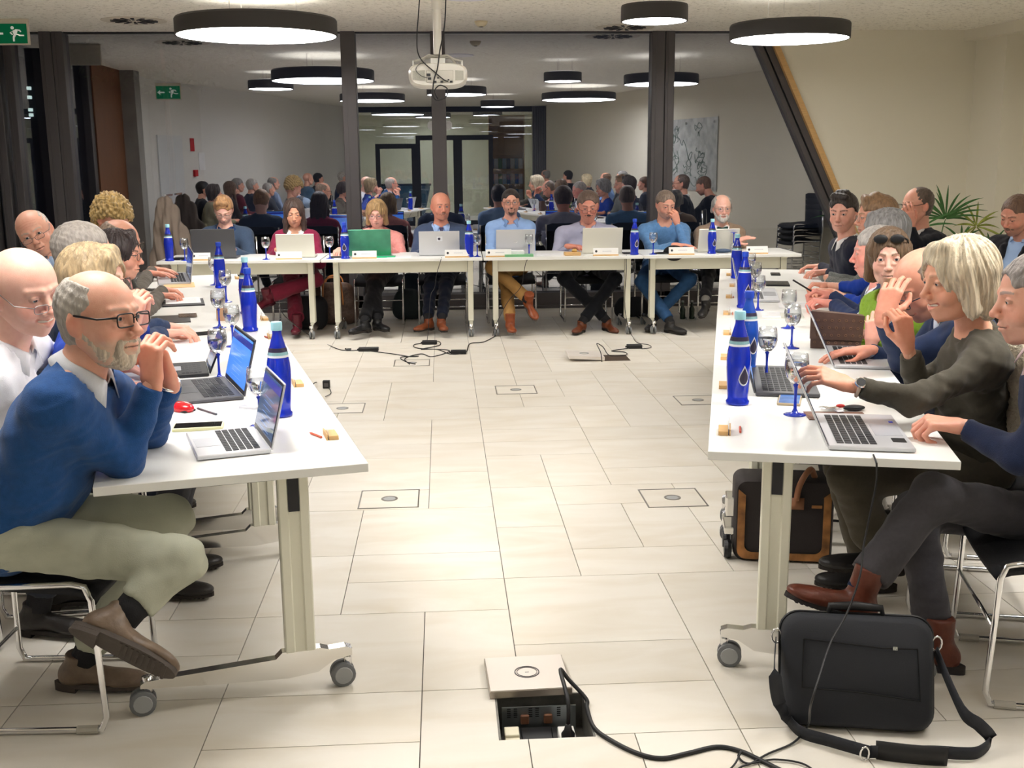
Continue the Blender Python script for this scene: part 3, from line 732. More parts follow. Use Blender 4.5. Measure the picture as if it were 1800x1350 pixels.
_x = _nt.nodes.new('ShaderNodeMixShader'); _x.inputs[0].default_value = .10; _nt.links.new(_t.outputs[0], _x.inputs[1]); _nt.links.new(_g.outputs[0], _x.inputs[2]); _nt.links.new(_x.outputs[0], _o.inputs[0])
# ---------------------------------------------------------------- materials of the room
WALL = mat('wall_plaster', rgb(236, 230, 212), rough=.9, bump=.06, bscale=180)
WALLW = mat('wall_white', rgb(232, 230, 224), rough=.9, bump=.06, bscale=180)
DARK = mat('frame_anthracite', rgb(90, 86, 87), rough=.45, metal=.35, bump=.03, bscale=40)
DARK2 = mat('frame_dark', rgb(38, 38, 42), rough=.5)
TABW = mat('table_white', rgb(240, 240, 236), rough=.32, bump=.01, bscale=300)
LEGW = mat('leg_cream', rgb(232, 230, 212), rough=.4)
CHROME = mat('chrome', (.82, .82, .83), rough=.14, metal=1.)
ALU = mat('polished_aluminium', (.78, .77, .75), rough=.16, metal=1., bump=.03, bscale=18)
BLK = mat('black_plastic', rgb(28, 28, 30), rough=.5)
SEAT = mat('seat_black', rgb(22, 23, 28), rough=.75, bump=.2, bscale=200)
WHEEL = mat('wheel_grey', rgb(112, 114, 116), rough=.45)
HUB = mat('hub_grey', rgb(160, 162, 162), rough=.4)
WOODL = mat('beech', rgb(216, 174, 116), rough=.5, var=.14, vscale=14, stretch=(1, 1, 9))
WOODD = mat('wood_panel', rgb(122, 78, 48), rough=.55, var=.2, vscale=6, stretch=(8, 8, .5))
CONC = mat('concrete', rgb(150, 148, 142), rough=.85, bump=.2, bscale=25, var=.15, vscale=4)
PAPER = mat('paper_white', rgb(240, 240, 242), rough=.7)
def glass_wall_mat(name, fac, tint):
    m = bpy.data.materials.new(name); m.use_nodes = True; nt = m.node_tree; nt.nodes.clear()
    o = nt.nodes.new('ShaderNodeOutputMaterial'); t = nt.nodes.new('ShaderNodeBsdfTransparent'); g = nt.nodes.new('ShaderNodeBsdfGlossy'); x = nt.nodes.new('ShaderNodeMixShader')
    t.inputs[0].default_value = (.75, .78, .8, 1); g.inputs[0].default_value = (*tint, 1); g.inputs['Roughness'].default_value = .0; x.inputs[0].default_value = fac
    nt.links.new(t.outputs[0], x.inputs[1]); nt.links.new(g.outputs[0], x.inputs[2]); nt.links.new(x.outputs[0], o.inputs[0]); return m
NIGHTGLASS = glass_wall_mat('night_glass', .40, (.90, .92, 1.0))
CLEARG = glass_wall_mat('partition_glass', .08, (1, 1, 1))
def ceiling_mat():
    m = mat('ceiling_acoustic_plaster', rgb(248, 243, 230), rough=.95); nt = m.node_tree; P = nt.nodes['Principled BSDF']
    tc = nt.nodes.new('ShaderNodeTexCoord'); mp = nt.nodes.new('ShaderNodeMapping'); mp.inputs['Rotation'].default_value = (0, 0, .5); mp.inputs['Scale'].default_value = (1, 2.1, 1)
    v = nt.nodes.new('ShaderNodeTexNoise'); v.inputs['Scale'].default_value = 26; v.inputs['Detail'].default_value = 2; v.inputs['Distortion'].default_value = .6
    r = nt.nodes.new('ShaderNodeValToRGB'); e = r.color_ramp.elements; e[0].position = .33; e[1].position = .41
    c = rgb(248, 243, 230); e[0].color = (c[0] * .55, c[1] * .53, c[2] * .50, 1); e[1].color = (*c, 1)
    b = nt.nodes.new('ShaderNodeBump'); b.inputs['Strength'].default_value = .5; b.inputs['Distance'].default_value = .01
    nt.links.new(tc.outputs['Object'], mp.inputs[0]); nt.links.new(mp.outputs[0], v.inputs['Vector']); nt.links.new(v.outputs['Fac'], r.inputs[0]); nt.links.new(r.outputs[0], P.inputs['Base Color'])
    nt.links.new(r.outputs[0], b.inputs['Height']); nt.links.new(b.outputs[0], P.inputs['Normal']); return m
CEILM = ceiling_mat()
def tile_mat():
    m = mat('stone_tile', rgb(226, 219, 205), rough=.36); nt = m.node_tree; P = nt.nodes['Principled BSDF']
    g = nt.nodes.new('ShaderNodeNewGeometry'); oi = nt.nodes.new('ShaderNodeObjectInfo')
    mp = nt.nodes.new('ShaderNodeMapping'); mp.inputs['Scale'].default_value = (.9, 2.6, 1); va = nt.nodes.new('ShaderNodeVectorMath'); va.operation = 'ADD'
    n = nt.nodes.new('ShaderNodeTexNoise'); n.inputs['Scale'].default_value = 2.2; n.inputs['Detail'].default_value = 6; n.inputs['Distortion'].default_value = .8
    r = nt.nodes.new('ShaderNodeValToRGB'); e = r.color_ramp.elements; e[0].position = .30; e[1].position = .62; e[0].color = (*rgb(216, 208, 193), 1); e[1].color = (*rgb(226, 221, 211), 1)
    hs = nt.nodes.new('ShaderNodeHueSaturation'); mr = nt.nodes.new('ShaderNodeMapRange'); mr.inputs['To Min'].default_value = .96; mr.inputs['To Max'].default_value = 1.03
    nt.links.new(g.outputs['Position'], mp.inputs[0]); nt.links.new(mp.outputs[0], va.inputs[0]); nt.links.new(oi.outputs['Random'], va.inputs[1])
    nt.links.new(va.outputs[0], n.inputs['Vector']); nt.links.new(n.outputs['Fac'], r.inputs[0]); nt.links.new(r.outputs[0], hs.inputs['Color'])
    nt.links.new(oi.outputs['Random'], mr.inputs[0]); nt.links.new(mr.outputs[0], hs.inputs['Value']); nt.links.new(hs.outputs[0], P.inputs['Base Color'])
    P.inputs['Specular IOR Level'].default_value = .25; return m
TILE = tile_mat(); GROUT = mat('grout', rgb(112, 108, 102), rough=.9, bump=.1, bscale=100)

# ---------------------------------------------------------------- lamps
def lamp(label, x, y, r, hgt=.125, z=None, dim=False):
    zb = (CEIL - hgt) if z is None else z
    t = thing('ceiling_lamp', label, 'lamp', (x, y, zb), 0, 'round drum ceiling lamps'); n = 48
    m = MB(); V = []; F = []
    prof = [(r - .012, .004), (r - .012, 0), (r, 0), (r, hgt - .02), (r, hgt - .02), (r * .985, hgt - .005), (.0, hgt - .005)]
    m.lathe(prof, n); m.build('housing', DARK_LAMP, t, math.radians(40))
    d = MB(); d.lathe([(.0, .003), (r - .0125, .003), (r - .0125, .010), (0, .010)], n); d.build('diffuser', DIFF2 if dim else DIFF2 if dim else DIFF, t)
    if CEIL - zb - hgt > .03:
        m = MB(); m.lathe([(0, hgt - .004), (r * .86, hgt - .004), (r * .86, hgt), (0, hgt)], n); m.build('added_uplight_disc', UPL, t)  # glowing disc added above the housing to lift the ceiling brightness
        for k in range(3): m = MB(); m.tube([(r * .5 * math.cos(k * 2.1), r * .5 * math.sin(k * 2.1), hgt - .01), (r * .5 * math.cos(k * 2.1), r * .5 * math.sin(k * 2.1), CEIL - zb)], .004, 6); m.build('suspension_rod', CHROME, t)
    return t
DARK_LAMP = mat('lamp_housing_black', rgb(62, 60, 60), rough=.6)
UPL = mat('added_uplight', (.9, .9, .9), rough=.6, emit=(*LAMP_COL[:3], LAMP * .07))  # weak upward glow added to brighten the ceiling
DIFF2 = mat('lamp_diffuser_dimmed', (.9, .9, .9), rough=.6, emit=(*LAMP_COL[:3], LAMP * .62))
DIFF = mat('lamp_diffuser', (.9, .9, .9), rough=.6, emit=(*LAMP_COL[:3], LAMP))
ZL = 2.66
def lpx(x0, x1, y, Y): a, b = W(x0, y, Y), W(x1, y, Y); return (a[0] + b[0]) / 2, Y, (b[0] - a[0]) / 2
def lrf(x0, x1, y):                       # lamp known from its mirror image
    a, b = fl(x0, y, ZL), fl(x1, y, ZL); return (a[0] + b[0]) / 2, 2 * GLASS_Y - (a[1] + b[1]) / 2, np.linalg.norm(b - a) / 2
lamp('largest round lamp in view, near the exit sign', *lpx(310, 593, 64, 9.44), .14, W(450, 64, 9.44)[2])
lamp('smallest round ceiling lamp, by the air vent', *lpx(1092, 1208, 38, 8.75), .125, W(1150, 38, 8.75)[2])
lamp('medium round lamp above the slanted post', *lpx(1285, 1489, 70, 9.30), .13, W(1387, 70, 9.30)[2])
for q, wd in (((436, 516, 157), 'small round lamp near the left wall'), ((597, 712, 178), 'large round lamp left of the projector pole'), ((750, 855, 167), 'medium round lamp over the open floor'), ((845, 904, 188), 'small round lamp before the lobby doors'), ((953, 1081, 176), 'large round lamp over the right side seats')):
    print('lamp', wd, lrf(*q)); lamp(wd, *lrf(*q), .13, ZL, dim=lrf(*q)[1] < 3.4)
for x, y, r in ((-1.1, -5.6, .69), (1.28, -6.4, .4), (-.2, -7.6, .5)): lamp('round lobby lamp behind the glass doors', x, y, r)

# ---------------------------------------------------------------- shell
# floor with an opening for the socket box
hx0, hx1, hy0, hy1 = .128, .400, 2.800, 3.062
m = MB()
for lo, hi in (((-6, -9, -.12), (hx0, 16, -.006)), ((hx1, -9, -.12), (7.5, 16, -.006)), ((hx0, -9, -.12), (hx1, hy0, -.006)), ((hx0, hy1, -.12), (hx1, 16, -.006))): m.box(lo, hi)
floor = struct('floor', m, GROUT)
m = MB(); m.box((-14, 16, -.32), (14, 30, -.30)); struct('ground', m, mat('night_ground', rgb(40, 42, 40), rough=1.))
GX, GY, GS, GSY = .2105, .1076, .3012, .3002
rects = [(0, 2, 11, 13), (0, 2, 10, 11), (0, 2, 9, 10), (0, 1, 7, 9), (1, 2, 7, 9), (0, 1, 13, 15), (0, 1, 15, 17), (1, 3, 13, 14), (1, 2, 14, 16), (2, 3, 14, 16), (1, 3, 16, 17), (3, 4, 13, 15), (3, 4, 15, 17), (2, 4, 17, 18), (2, 4, 18, 20), (2, 4, 20, 21), (2, 3, 21, 23), (3, 4, 21, 24), (0, 1, 17, 19), (1, 2, 17, 19),
         (0, 2, 19, 20), (0, 2, 20, 21), (0, 2, 21, 23), (0, 1, 23, 25), (0, 1, 25, 27), (0, 1, 27, 29), (1, 2, 24, 26), (1, 3, 23, 24), (2, 3, 24, 26), (1, 3, 26, 27), (1, 2, 27, 30), (2, 4, 27, 28), (3, 4, 24, 27), (-3, -1, 20, 22), (-3, -1, 19, 20), (-1, 0, 20, 22), (-1, 0, 18, 20), (-3, -1, 17, 19), (-3, -1, 16, 17), (-1, 0, 16, 18), (-2, 0, 14, 16),
         (-3, -2, 14, 16), (-2, 0, 13, 14), (-2, 0, 12, 13), (-3, -2, 12, 14), (-1, 0, 10, 12), (-3, -1, 10, 12), (-3, -1, 9, 10), (-3, -1, 7, 9), (-1, 0, 7, 10), (-3, -2, 22, 24), (-2, 0, 22, 23), (-2, 0, 23, 24), (-2, 0, 24, 26), (-3, -2, 24, 26), (-3, -1, 26, 28), (-1, 0, 26, 30), (2, 4, 9, 13), (-5, -3, 10, 11), (-5, -3, 11, 12), (-4, -3, 12, 15)]
I0, I1, J0, J1 = -11, 11, 6, 40
occ = np.zeros((I1 - I0, J1 - J0), bool); out = []
for a, b, c, d in rects:
    if occ[a - I0:b - I0, c - J0:d - J0].any(): continue
    occ[a - I0:b - I0, c - J0:d - J0] = True; out.append((a, b, c, d))
rng = random.Random(5); sizes = [(2, 2), (2, 1), (2, 3), (1, 2), (3, 1), (2, 2), (3, 2), (1, 3)]
for j in range(J1 - J0):
    for i in range(I1 - I0):
        if occ[i, j]: continue
        rng.shuffle(sizes)
        for (a, b) in sizes + [(2, 1), (1, 2), (1, 1)]:
            if i + a <= I1 - I0 and j + b <= J1 - J0 and not occ[i:i + a, j:j + b].any():
                occ[i:i + a, j:j + b] = True; out.append((i + I0, i + I0 + a, j + J0, j + J0 + b)); break
cache = {}; far = MB()
out.sort(key=lambda r: r[2]); nt_ = 0
for a, b, c, d in out:
    x0, x1, y0, y1 = GX + a * GS, GX + b * GS, GY + c * GSY, GY + d * GSY; g = .0016
    hole = not (x1 < hx0 or x0 > hx1 or y1 < hy0 or y0 > hy1)
    if hole:
        m = MB()
        for (u0, u1, v0, v1) in ((x0 + g, min(x1 - g, hx0), y0 + g, y1 - g), (max(x0 + g, hx1), x1 - g, y0 + g, y1 - g), (max(hx0, x0 + g), min(hx1, x1 - g), y0 + g, min(hy0, y1 - g)), (max(hx0, x0 + g), min(hx1, x1 - g), max(hy1, y0 + g), y1 - g)):
            if u1 - u0 > .003 and v1 - v0 > .003: m.box((u0, v0, -.006), (u1, v1, 0))
        if m.v: m.build('tile', TILE, floor)
        continue
    vis = abs((x0 + x1) / 2 - .0631 * (y0 + y1) / 2 * 0) < .52 * y1 + .35
    if vis and nt_ < 290:
        k = (b - a, d - c)
        if k not in cache:
            m = MB(); m.box((g, g, -.006), (k[0] * GS - g, k[1] * GSY - g, 0)); me = new_mesh('tile', np.concatenate(m.v), m.f); me.materials.append(TILE); cache[k] = me
        link('tile', cache[k], floor, (x0, y0, 0)); nt_ += 1
    else: far.box((x0 + g, y0 + g, -.006), (x1 - g, y1 - g, 0))
for i in range(-14, 16, 2):                  # floor behind the camera and beyond the sides
    for j in range(-30, 6, 2): far.box((GX + i * GS + .001, GY + j * GSY + .001, -.006), (GX + (i + 2) * GS - .001, GY + (j + 2) * GSY - .001, 0))
for i in list(range(-21, -11)) + list(range(11, 24)):
    for j in range(6, 40, 2): far.box((GX + i * GS + .001, GY + j * GSY + .001, -.006), (GX + (i + 1) * GS - .001, GY + (j + 2) * GSY - .001, 0))
tag(far.build('tile_field', TILE, floor), kind='stuff')
# ceiling
m = MB(); m.box((-5.2, -9, CEIL), (6.6, 12.25, CEIL + .15)); struct('ceiling', m, CEILM)
# glass wall at the back: frames, panes
def vpost(mb, x0, x1, y0=GLASS_Y - .09, y1=GLASS_Y + .06, z0=0., z1=CEIL): mb.box((x0, y0, z0), (x1, y1, z1), bev=.004)
gx = lambda px: W(px, 200, GLASS_Y)[0]
frames = bpy.data.objects.new('window_1', None); C.objects.link(frames); frames['kind'] = 'structure'
posts = [(gx(85), gx(106)), (gx(107), gx(126)), (gx(0) - .02, gx(12)), (gx(22), gx(36)), (gx(604), gx(629)), (gx(759), gx(784)), (gx(1142), gx(1164)), (gx(1165), gx(1181))]
for a, b in posts:
    m = MB(); vpost(m, a, b, GLASS_Y - .10, GLASS_Y + .06); m.box((a + .3 * (b - a), GLASS_Y - .106, 0), (a + .34 * (b - a), GLASS_Y - .09, CEIL)); m.build('mullion', DARK, frames)
m = MB(); m.box((-4.75, GLASS_Y - .10, 0), (4.62, GLASS_Y + .08, .165)); m.box((-4.75, GLASS_Y - .12, 0), (4.62, GLASS_Y - .10, .035)); m.build('sill', DARK, frames)
m = MB(); m.box((-4.75, GLASS_Y - .05, CEIL - .012), (4.0, GLASS_Y + .08, CEIL)); m.build('head_frame', DARK2, frames)
S0, S1 = W(1329, 85, GLASS_Y), W(1497, 480, GLASS_Y)      # slanted edge of the glazing
dx = (S1[0] - S0[0]) / (S1[2] - S0[2]); sx = lambda z: S0[0] + dx * (z - S0[2])
ed = [-4.70] + sorted([(a + b) / 2 for a, b in posts[4:6]] + [posts[0][1], posts[3][0], posts[6][1]])
for a, b in zip(ed, ed[1:] + [None]):
    m = MB()
    if b: m.box((a, GLASS_Y, .165), (b, GLASS_Y + .012, CEIL))
    else: m.prism([(a, .165), (sx(.165), .165), (sx(CEIL), CEIL), (a, CEIL)], 0, .012, np.array([[1, 0, 0, 0], [0, 0, 1, GLASS_Y], [0, 1, 0, 0]]))
    m.build('pane', NIGHTGLASS, frames)
PM = np.array([[1, 0, 0, 0], [0, 0, 1, 0], [0, 1, 0, 0]], float)
def slab(mb, x0, x1, ya, yb):
    mb.prism([(sx(0) + x0, 0), (sx(0) + x1, 0), (sx(CEIL) + x1, CEIL), (sx(CEIL) + x0, CEIL)], ya, yb, PM)
m = MB(); slab(m, .0, .055, GLASS_Y - .09, GLASS_Y + .06); slab(m, .075, .150, GLASS_Y - .10, GLASS_Y + .06); m.build('slanted_frame', DARK, frames)
m = MB(); slab(m, .05, .08, GLASS_Y - .05, GLASS_Y + .0); m.build('gasket', BLK, frames)
m = MB(); slab(m, .150, .215, GLASS_Y - .16, GLASS_Y - .02); struct('trim_1', m, WOODL)
m = MB(); m.prism([(sx(0) + .19, 0), (6.35, 0), (6.35, CEIL), (sx(CEIL) + .19, CEIL)], GLASS_Y - .12, GLASS_Y + .15, PM)
m.prism([(sx(CEIL) + .25, CEIL - .085), (5.05, CEIL - .085), (5.05, CEIL), (sx(CEIL) + .25, CEIL)], GLASS_Y - .128, GLASS_Y - .11, PM)
struct('wall_back', m, WALL)
# right wall, slightly splayed, with pilaster and soffit
m = MB(); rw = [(5.70, 12.15), (5.45, 8.4), (5.07, 7.4), (3.35, -.6), (2.9, -3.6)]
rw = [(5.72, 12.15), (5.78, 11.3), (6.02, 11.28), (5.75, 9.6), (5.02, 7.2), (3.36, .41), (2.60, -3.6)]
for (a, b) in zip(rw, rw[1:]):
    d = nrm(V3(b[0] - a[0], b[1] - a[1], 0)); n = V3(-d[1], d[0], 0) * .15
    m.prism([a, b, (b[0] + n[0], b[1] + n[1]), (a[0] + n[0], a[1] + n[1])], 0, CEIL)
m.prism([(5.6, 11.9), (6.3, 11.9), (6.3, 9.8), (5.9, 9.8)], CEIL - .11, CEIL)
struct('wall_right', m, WALL)
# left wall: dark windows, wood panel, column, white wall
m = MB(); lw = [(-4.50, 7.05), (-4.64, 5.66), (-3.50, 1.53), (-2.77, -2.2), (-2.35, -3.6)]
for (a, b) in zip(lw, lw[1:]):
    d = nrm(V3(b[0] - a[0], b[1] - a[1], 0)); n = V3(d[1], -d[0], 0) * .15
    m.prism([a, b, (b[0] + n[0], b[1] + n[1]), (a[0] + n[0], a[1] + n[1])], 0, CEIL)
struct('wall_left', m, WALLW)
m = MB(); m.box((-4.75, 7.3, 0), (-4.6, 8.6, CEIL)); struct('trim_2', m, WOODD)
m = MB(); m.box((-4.78, 7.0, 0), (-4.40, 7.3, CEIL)); struct('trim_3', m, CONC)
win = bpy.data.objects.new('window_2', None); C.objects.link(win); win['kind'] = 'structure'
for y in (8.6, 9.4, 10.3, 11.2, 11.85):
    m = MB(); m.box((-4.80, y, 0), (-4.62, y + .14, CEIL), bev=.004); m.build('mullion', DARK, win)
for y0, y1 in ((8.74, 9.4), (9.54, 10.3), (10.44, 11.2), (11.34, 11.85)):
    m = MB(); m.box((-4.72, y0, .1), (-4.71, y1, CEIL)); m.build('pane', NIGHTGLASS, win)
m = MB(); m.box((-4.80, 8.6, 0), (-4.66, 12, .12)); m.build('sill', DARK, win)
# wall behind the camera: glass partition with dark doors between curtains
BY = -4.0
m = MB(); m.box((-2.5, BY - .15, 0), (-2.1, BY, CEIL)); m.box((2.3, BY - .15, 0), (2.9, BY, CEIL)); struct('wall_front', m, WALLW)
part = bpy.data.objects.new('door_1', None); C.objects.link(part); part['kind'] = 'structure'
m = MB(); m.box((-2.1, BY - .06, CEIL - .13), (2.3, BY + .04, CEIL)); m.box((-2.1, BY - .05, 0), (2.3, BY + .03, .05)); m.build('frame', DARK2, part)
for x0, x1 in ((-1.62, -.62), (-.62, .42), (.42, 1.30)):
    m = MB(); top = 2.02 if x0 < -1 else 2.22
    m.box((x0, BY - .05, 0), (x0 + .11, BY + .05, top)); m.box((x1 - .11, BY - .05, 0), (x1, BY + .05, top)); m.box((x0 + .11, BY - .05, top - .12), (x1 - .11, BY + .05, top)); m.box((x0 + .11, BY - .05, .0), (x1 - .11, BY + .05, .12))
    m.build('door_leaf', DARK2, part)
m = MB(); m.box((-2.1, BY - .006, .05), (2.3, BY + .006, CEIL - .13)); m.build('pane', CLEARG, part)
m = MB(); m.box((-4.2, -9.0, 0), (4.5, -8.85, CEIL)); m.box((-4.2, -8.9, 0), (-4.05, BY, CEIL)); m.box((4.35, -8.9, 0), (4.5, BY, CEIL)); struct('wall_lobby', m, mat('lobby_wall', rgb(226, 224, 196), rough=.9))
# things in the lobby and on the side walls, seen as reflections
t = thing('magazine_shelf', 'beech magazine shelf behind the glass partition', 'shelf', (1.72, -5.6, 0))
m = MB(); m.box((-.45, -.02, 0), (.45, 0, 2.75)); m.box((-.47, 0, 0), (-.45, .32, 2.75)); m.box((.45, 0, 0), (.47, .32, 2.75)); m.build('carcass', WOODL, t)
for z in (.1, .55, .95, 1.35, 1.75, 2.3, 2.73):
    m = MB(); m.box((-.45, 0, z), (.45, .30, z + .02)); m.build('shelf_board', WOODL, t)
bk = [rgb(90, 130, 160), rgb(225, 228, 230), rgb(120, 160, 110), rgb(180, 200, 215), rgb(60, 90, 130), rgb(210, 205, 190)]
for z in (.57, .97, 1.37):
    for k in range(8):
        m = MB((0, 0, 0)); m.box((-.05, -.004, 0), (.05, .004, .27)); o = m.build('magazine', mat('cover_%d' % (k % 6), bk[k % 6], rough=.4)); o.location = (1.72 - .38 + k * .108, -5.42 + (k % 2) * .015, z + .012); o.rotation_euler = (.22, 0, 0)
        tag(o, 'thin brochure standing on the beech magazine shelf', 'magazine', 'magazines on the lobby shelf')
t = thing('reception_counter', 'blue grey reception counter in the lobby', 'counter', (-.3, -6.6, 0))
m = MB(); m.prism([(-1.3, 0), (-.2, 0), (0, .95), (-1.4, .95)], -.3, .3, PM); m.build('front', mat('counter_blue', rgb(62, 96, 120), rough=.5), t); m = MB(); m.box((-1.42, -.34, .95), (.02, .34, .99)); m.build('top', BLK, t)
for k, (x0, x1) in enumerate(((-2.5, -2.05), (2.28, 2.75))):
    V = []; F = []; n = 40
    for i in range(n + 1):
        x = x0 + (x1 - x0) * i / n; y = BY + .12 + .035 * math.sin(i * 1.25)
        V += [(x, y, .03), (x, y, CEIL - .01)]
    for i in range(n): F.append((2 * i, 2 * i + 2, 2 * i + 3, 2 * i + 1))
    m = MB(); m.add(V, F); o = m.build('curtain', mat('curtain_grey', rgb(150, 152, 158), rough=.9), None, True); tag(o, 'grey pleated curtain %s the dark framed lobby doors' % ('left of' if k else 'right of'), 'curtain'); o.modifiers.new('thickness', 'SOLIDIFY').thickness = .004
def wallm(a, b, s, off=.0):           # matrix of a flat panel on a wall a->b at distance s, facing into the room
    a = V3(*a, 0); b = V3(*b, 0); d = nrm(b - a); n = V3(d[1], -d[0], 0)
    return a + d * s + n * off, d, n
# map on the right wall
c0, d, n = wallm((5.02, 7.2), (3.36, .41), 1.7, .0)
if n[0] > 0: n = -n
t = thing('wall_map', 'large pale town map under acrylic on right wall', 'map', c0 + n * .015)
Mx = np.c_[np.array([d, n, V3(0, 0, 1)]).T, V3(0, 0, 0)]
m = MB(); m.box((0, -.004, 1.05), (2.3, .004, 2.28), Mx); m.build('sheet', mat('map_print', rgb(205, 208, 205), rough=.3, var=.3, vscale=7), t)
m = MB()
for k, (u, z) in enumerate(((.1, 1.1), (1.15, 1.1), (2.2, 1.1), (.1, 2.2), (1.15, 2.2), (2.2, 2.2))): m.box((u - .02, .004, z - .02), (u + .02, .02, z + .02), Mx)
m.build('standoff', CHROME, t)
m = MB(); rr = random.Random(3)
for k in range(22):
    p = V3(.3 + rr.random() * 1.6, 0, 1.2 + rr.random() * .9); pts = []
    for q in range(10): pts.append(Mx[:, :3] @ (p + V3(0, .006, 0))); p = p + V3(rr.uniform(-.16, .16), 0, rr.uniform(-.13, .13)); p[0] = min(max(p[0], .2), 2.1); p[2] = min(max(p[2], 1.12), 2.2)
    m.tube(smooth_path(pts, 3), .006, 4)
m.build('map_line', mat('map_green', rgb(120, 140, 130), rough=.5), t)
# left wall: door, red extinguisher sign, notice, alarm button
c0, d, n = wallm((-4.64, 5.66), (-3.50, 1.53), 0.)
if n[0] < 0: n = -n
def onleft(y, z):
    s = (5.66 - y) / (-d[1]) if d[1] < 0 else 0; return V3(-4.64, 5.66, z) + d * s + n * .004
def lbox(name, label, cat, y, z, w_, h_, mt, th=.01):
    p = onleft(y, z); o = MB(); o.box((-w_ / 2, 0, -h_ / 2), (w_ / 2, th, h_ / 2), np.c_[np.array([d, n, V3(0, 0, 1)]).T, V3(0, 0, 0)]); ob = o.build(name, mt); ob.location = p; tag(ob, label, cat); return ob
o = lbox('side_door', '', '', 5.1, 1.02, .80, 2.04, mat('door_white', rgb(222, 224, 224), rough=.5), .02); o.name = 'door_2'; o['kind'] = 'structure'
for k in ('label', 'category'):
    if k in o: del o[k]
lbox('extinguisher_sign', 'small red fire extinguisher sign on left wall', 'sign', 4.35, 1.90, .14, .22, mat('sign_red', rgb(200, 30, 40), rough=.5), .006)
lbox('notice_sheet', 'white notice in dark frame on left wall', 'notice', 4.05, 1.62, .22, .30, PAPER, .008)
lbox('alarm_button', 'red fire alarm button box under the red sign', 'alarm', 4.32, 1.42, .11, .11, mat('sign_red', rgb(200, 30, 40)), .04)

# ---------------------------------------------------------------- ceiling things
EXITG = mat('exit_green', rgb(22, 110, 72), rough=.4, emit=(*rgb(22, 110, 72), .35)); EXITW = mat('exit_white', rgb(235, 235, 225), rough=.4, emit=(*rgb(235, 235, 225), .25))
def exit_sign(label, c, w_, h_, both=False):
    t = thing('exit_sign', label, 'sign', c); m = MB(); m.box((-w_ / 2 - .012, -.02, -h_ - .012), (w_ / 2 + .012, .02, .045), bev=.003); m.build('housing', mat('sign_housing', rgb(225, 215, 195), rough=.5), t)
    for sd in ((-1, 1) if both else (-1,)):
        m = MB(); m.box((-w_ / 2, sd * .020, -h_), (w_ / 2, sd * .023, 0)); m.build('panel', EXITG, t)
        m = MB(); y0, y1 = sd * .0235, sd * .0265; A = np.array([[1, 0, 0, w_ / 2 - h_ * .62], [0, 0, 1, 0], [0, 1, 0, -h_ * .5]], float); q = h_
        def pl(p): m.prism([(x * q, z * q) for x, z in p], y0, y1, A)
        pl([(-.13, .13), (.06, .22), (.14, .10), (.02, -.10), (-.08, -.02)])          # torso
        pl([(.02, .16), (.06, .22), (.26, .20), (.34, .10), (.29, .06), (.22, .13)]); pl([(-.12, .13), (-.06, .18), (-.2, .06), (-.1, -.05), (-.15, -.08), (-.28, .04)])
        pl([(-.06, -.02), (.04, -.10), (-.04, -.22), (-.04, -.40), (-.13, -.40), (-.13, -.18)]); pl([(.0, -.06), (.08, -.0), (.20, -.13), (.46, -.13), (.46, -.06), (.24, -.06)] )
        m.lathe([(0, y0), (.085 * q, y0), (.085 * q, y1), (0, y1)], 16, (A[0, 3] - .12 * q, 0, A[2, 3] + .29 * q), np.array([[1, 0, 0], [0, 0, 1], [0, 1, 0]]))
        A = np.array([[1, 0, 0, w_ / 2 - h_ * 1.50], [0, 0, 1, 0], [0, 1, 0, -h_ * .5]], float); pl([(-.30, 0), (-.08, .19), (-.08, .05), (.27, .05), (.27, -.05), (-.08, -.05), (-.08, -.19)])
        m.build('pictogram', EXITW, t)
    return t
cs = W(10, 46, 10.9); exit_sign('green running man exit sign hung at far left', (cs[0] - .01, 10.9, CEIL - .045), .41, .175)
exit_sign('green exit sign near the left wall lamp', (rfx(294, 6.3, 133), 6.3, 2.75), .36, .19, True)
def vent(label, x, y):
    t = thing('ceiling_vent', label, 'vent', (x, y, CEIL - .004)); m = MB(); m.lathe([(.0, 0), (.30, 0), (.30, .004), (0, .004)], 32); m.build('plate', mat('vent_cream', rgb(222, 214, 196), rough=.7), t)
    for k in range(14):
        a = 2 * PI * k / 14; R = np.array([[math.cos(a), -math.sin(a), 0], [math.sin(a), math.cos(a), 0], [0, 0, 1]]); m = MB(); m.prism([(.07, -.012), (.21, -.028), (.22, .006), (.07, .006)], -.006, -.0005, R); m.build('slot', BLK, t)
vent('round swirl air vent left of the largest lamp', -2.86, 11.02); vent('round swirl air vent behind the smallest lamp', 1.90, 11.6)
t = thing('smoke_detector', 'small cream smoke detector on the ceiling', 'detector', (.415, 11.1, CEIL)); m = MB(); m.lathe([(0, -.05), (.03, -.05), (.05, -.035), (.06, -.02), (.065, 0), (0, 0)], 24); m.build('cover', mat('detector_cream', rgb(228, 214, 180), rough=.5), t, True)
m = MB(); m.lathe([(0, -.054), (.02, -.054), (.022, -.048), (0, -.048)], 12); m.build('sensor', BLK, t)
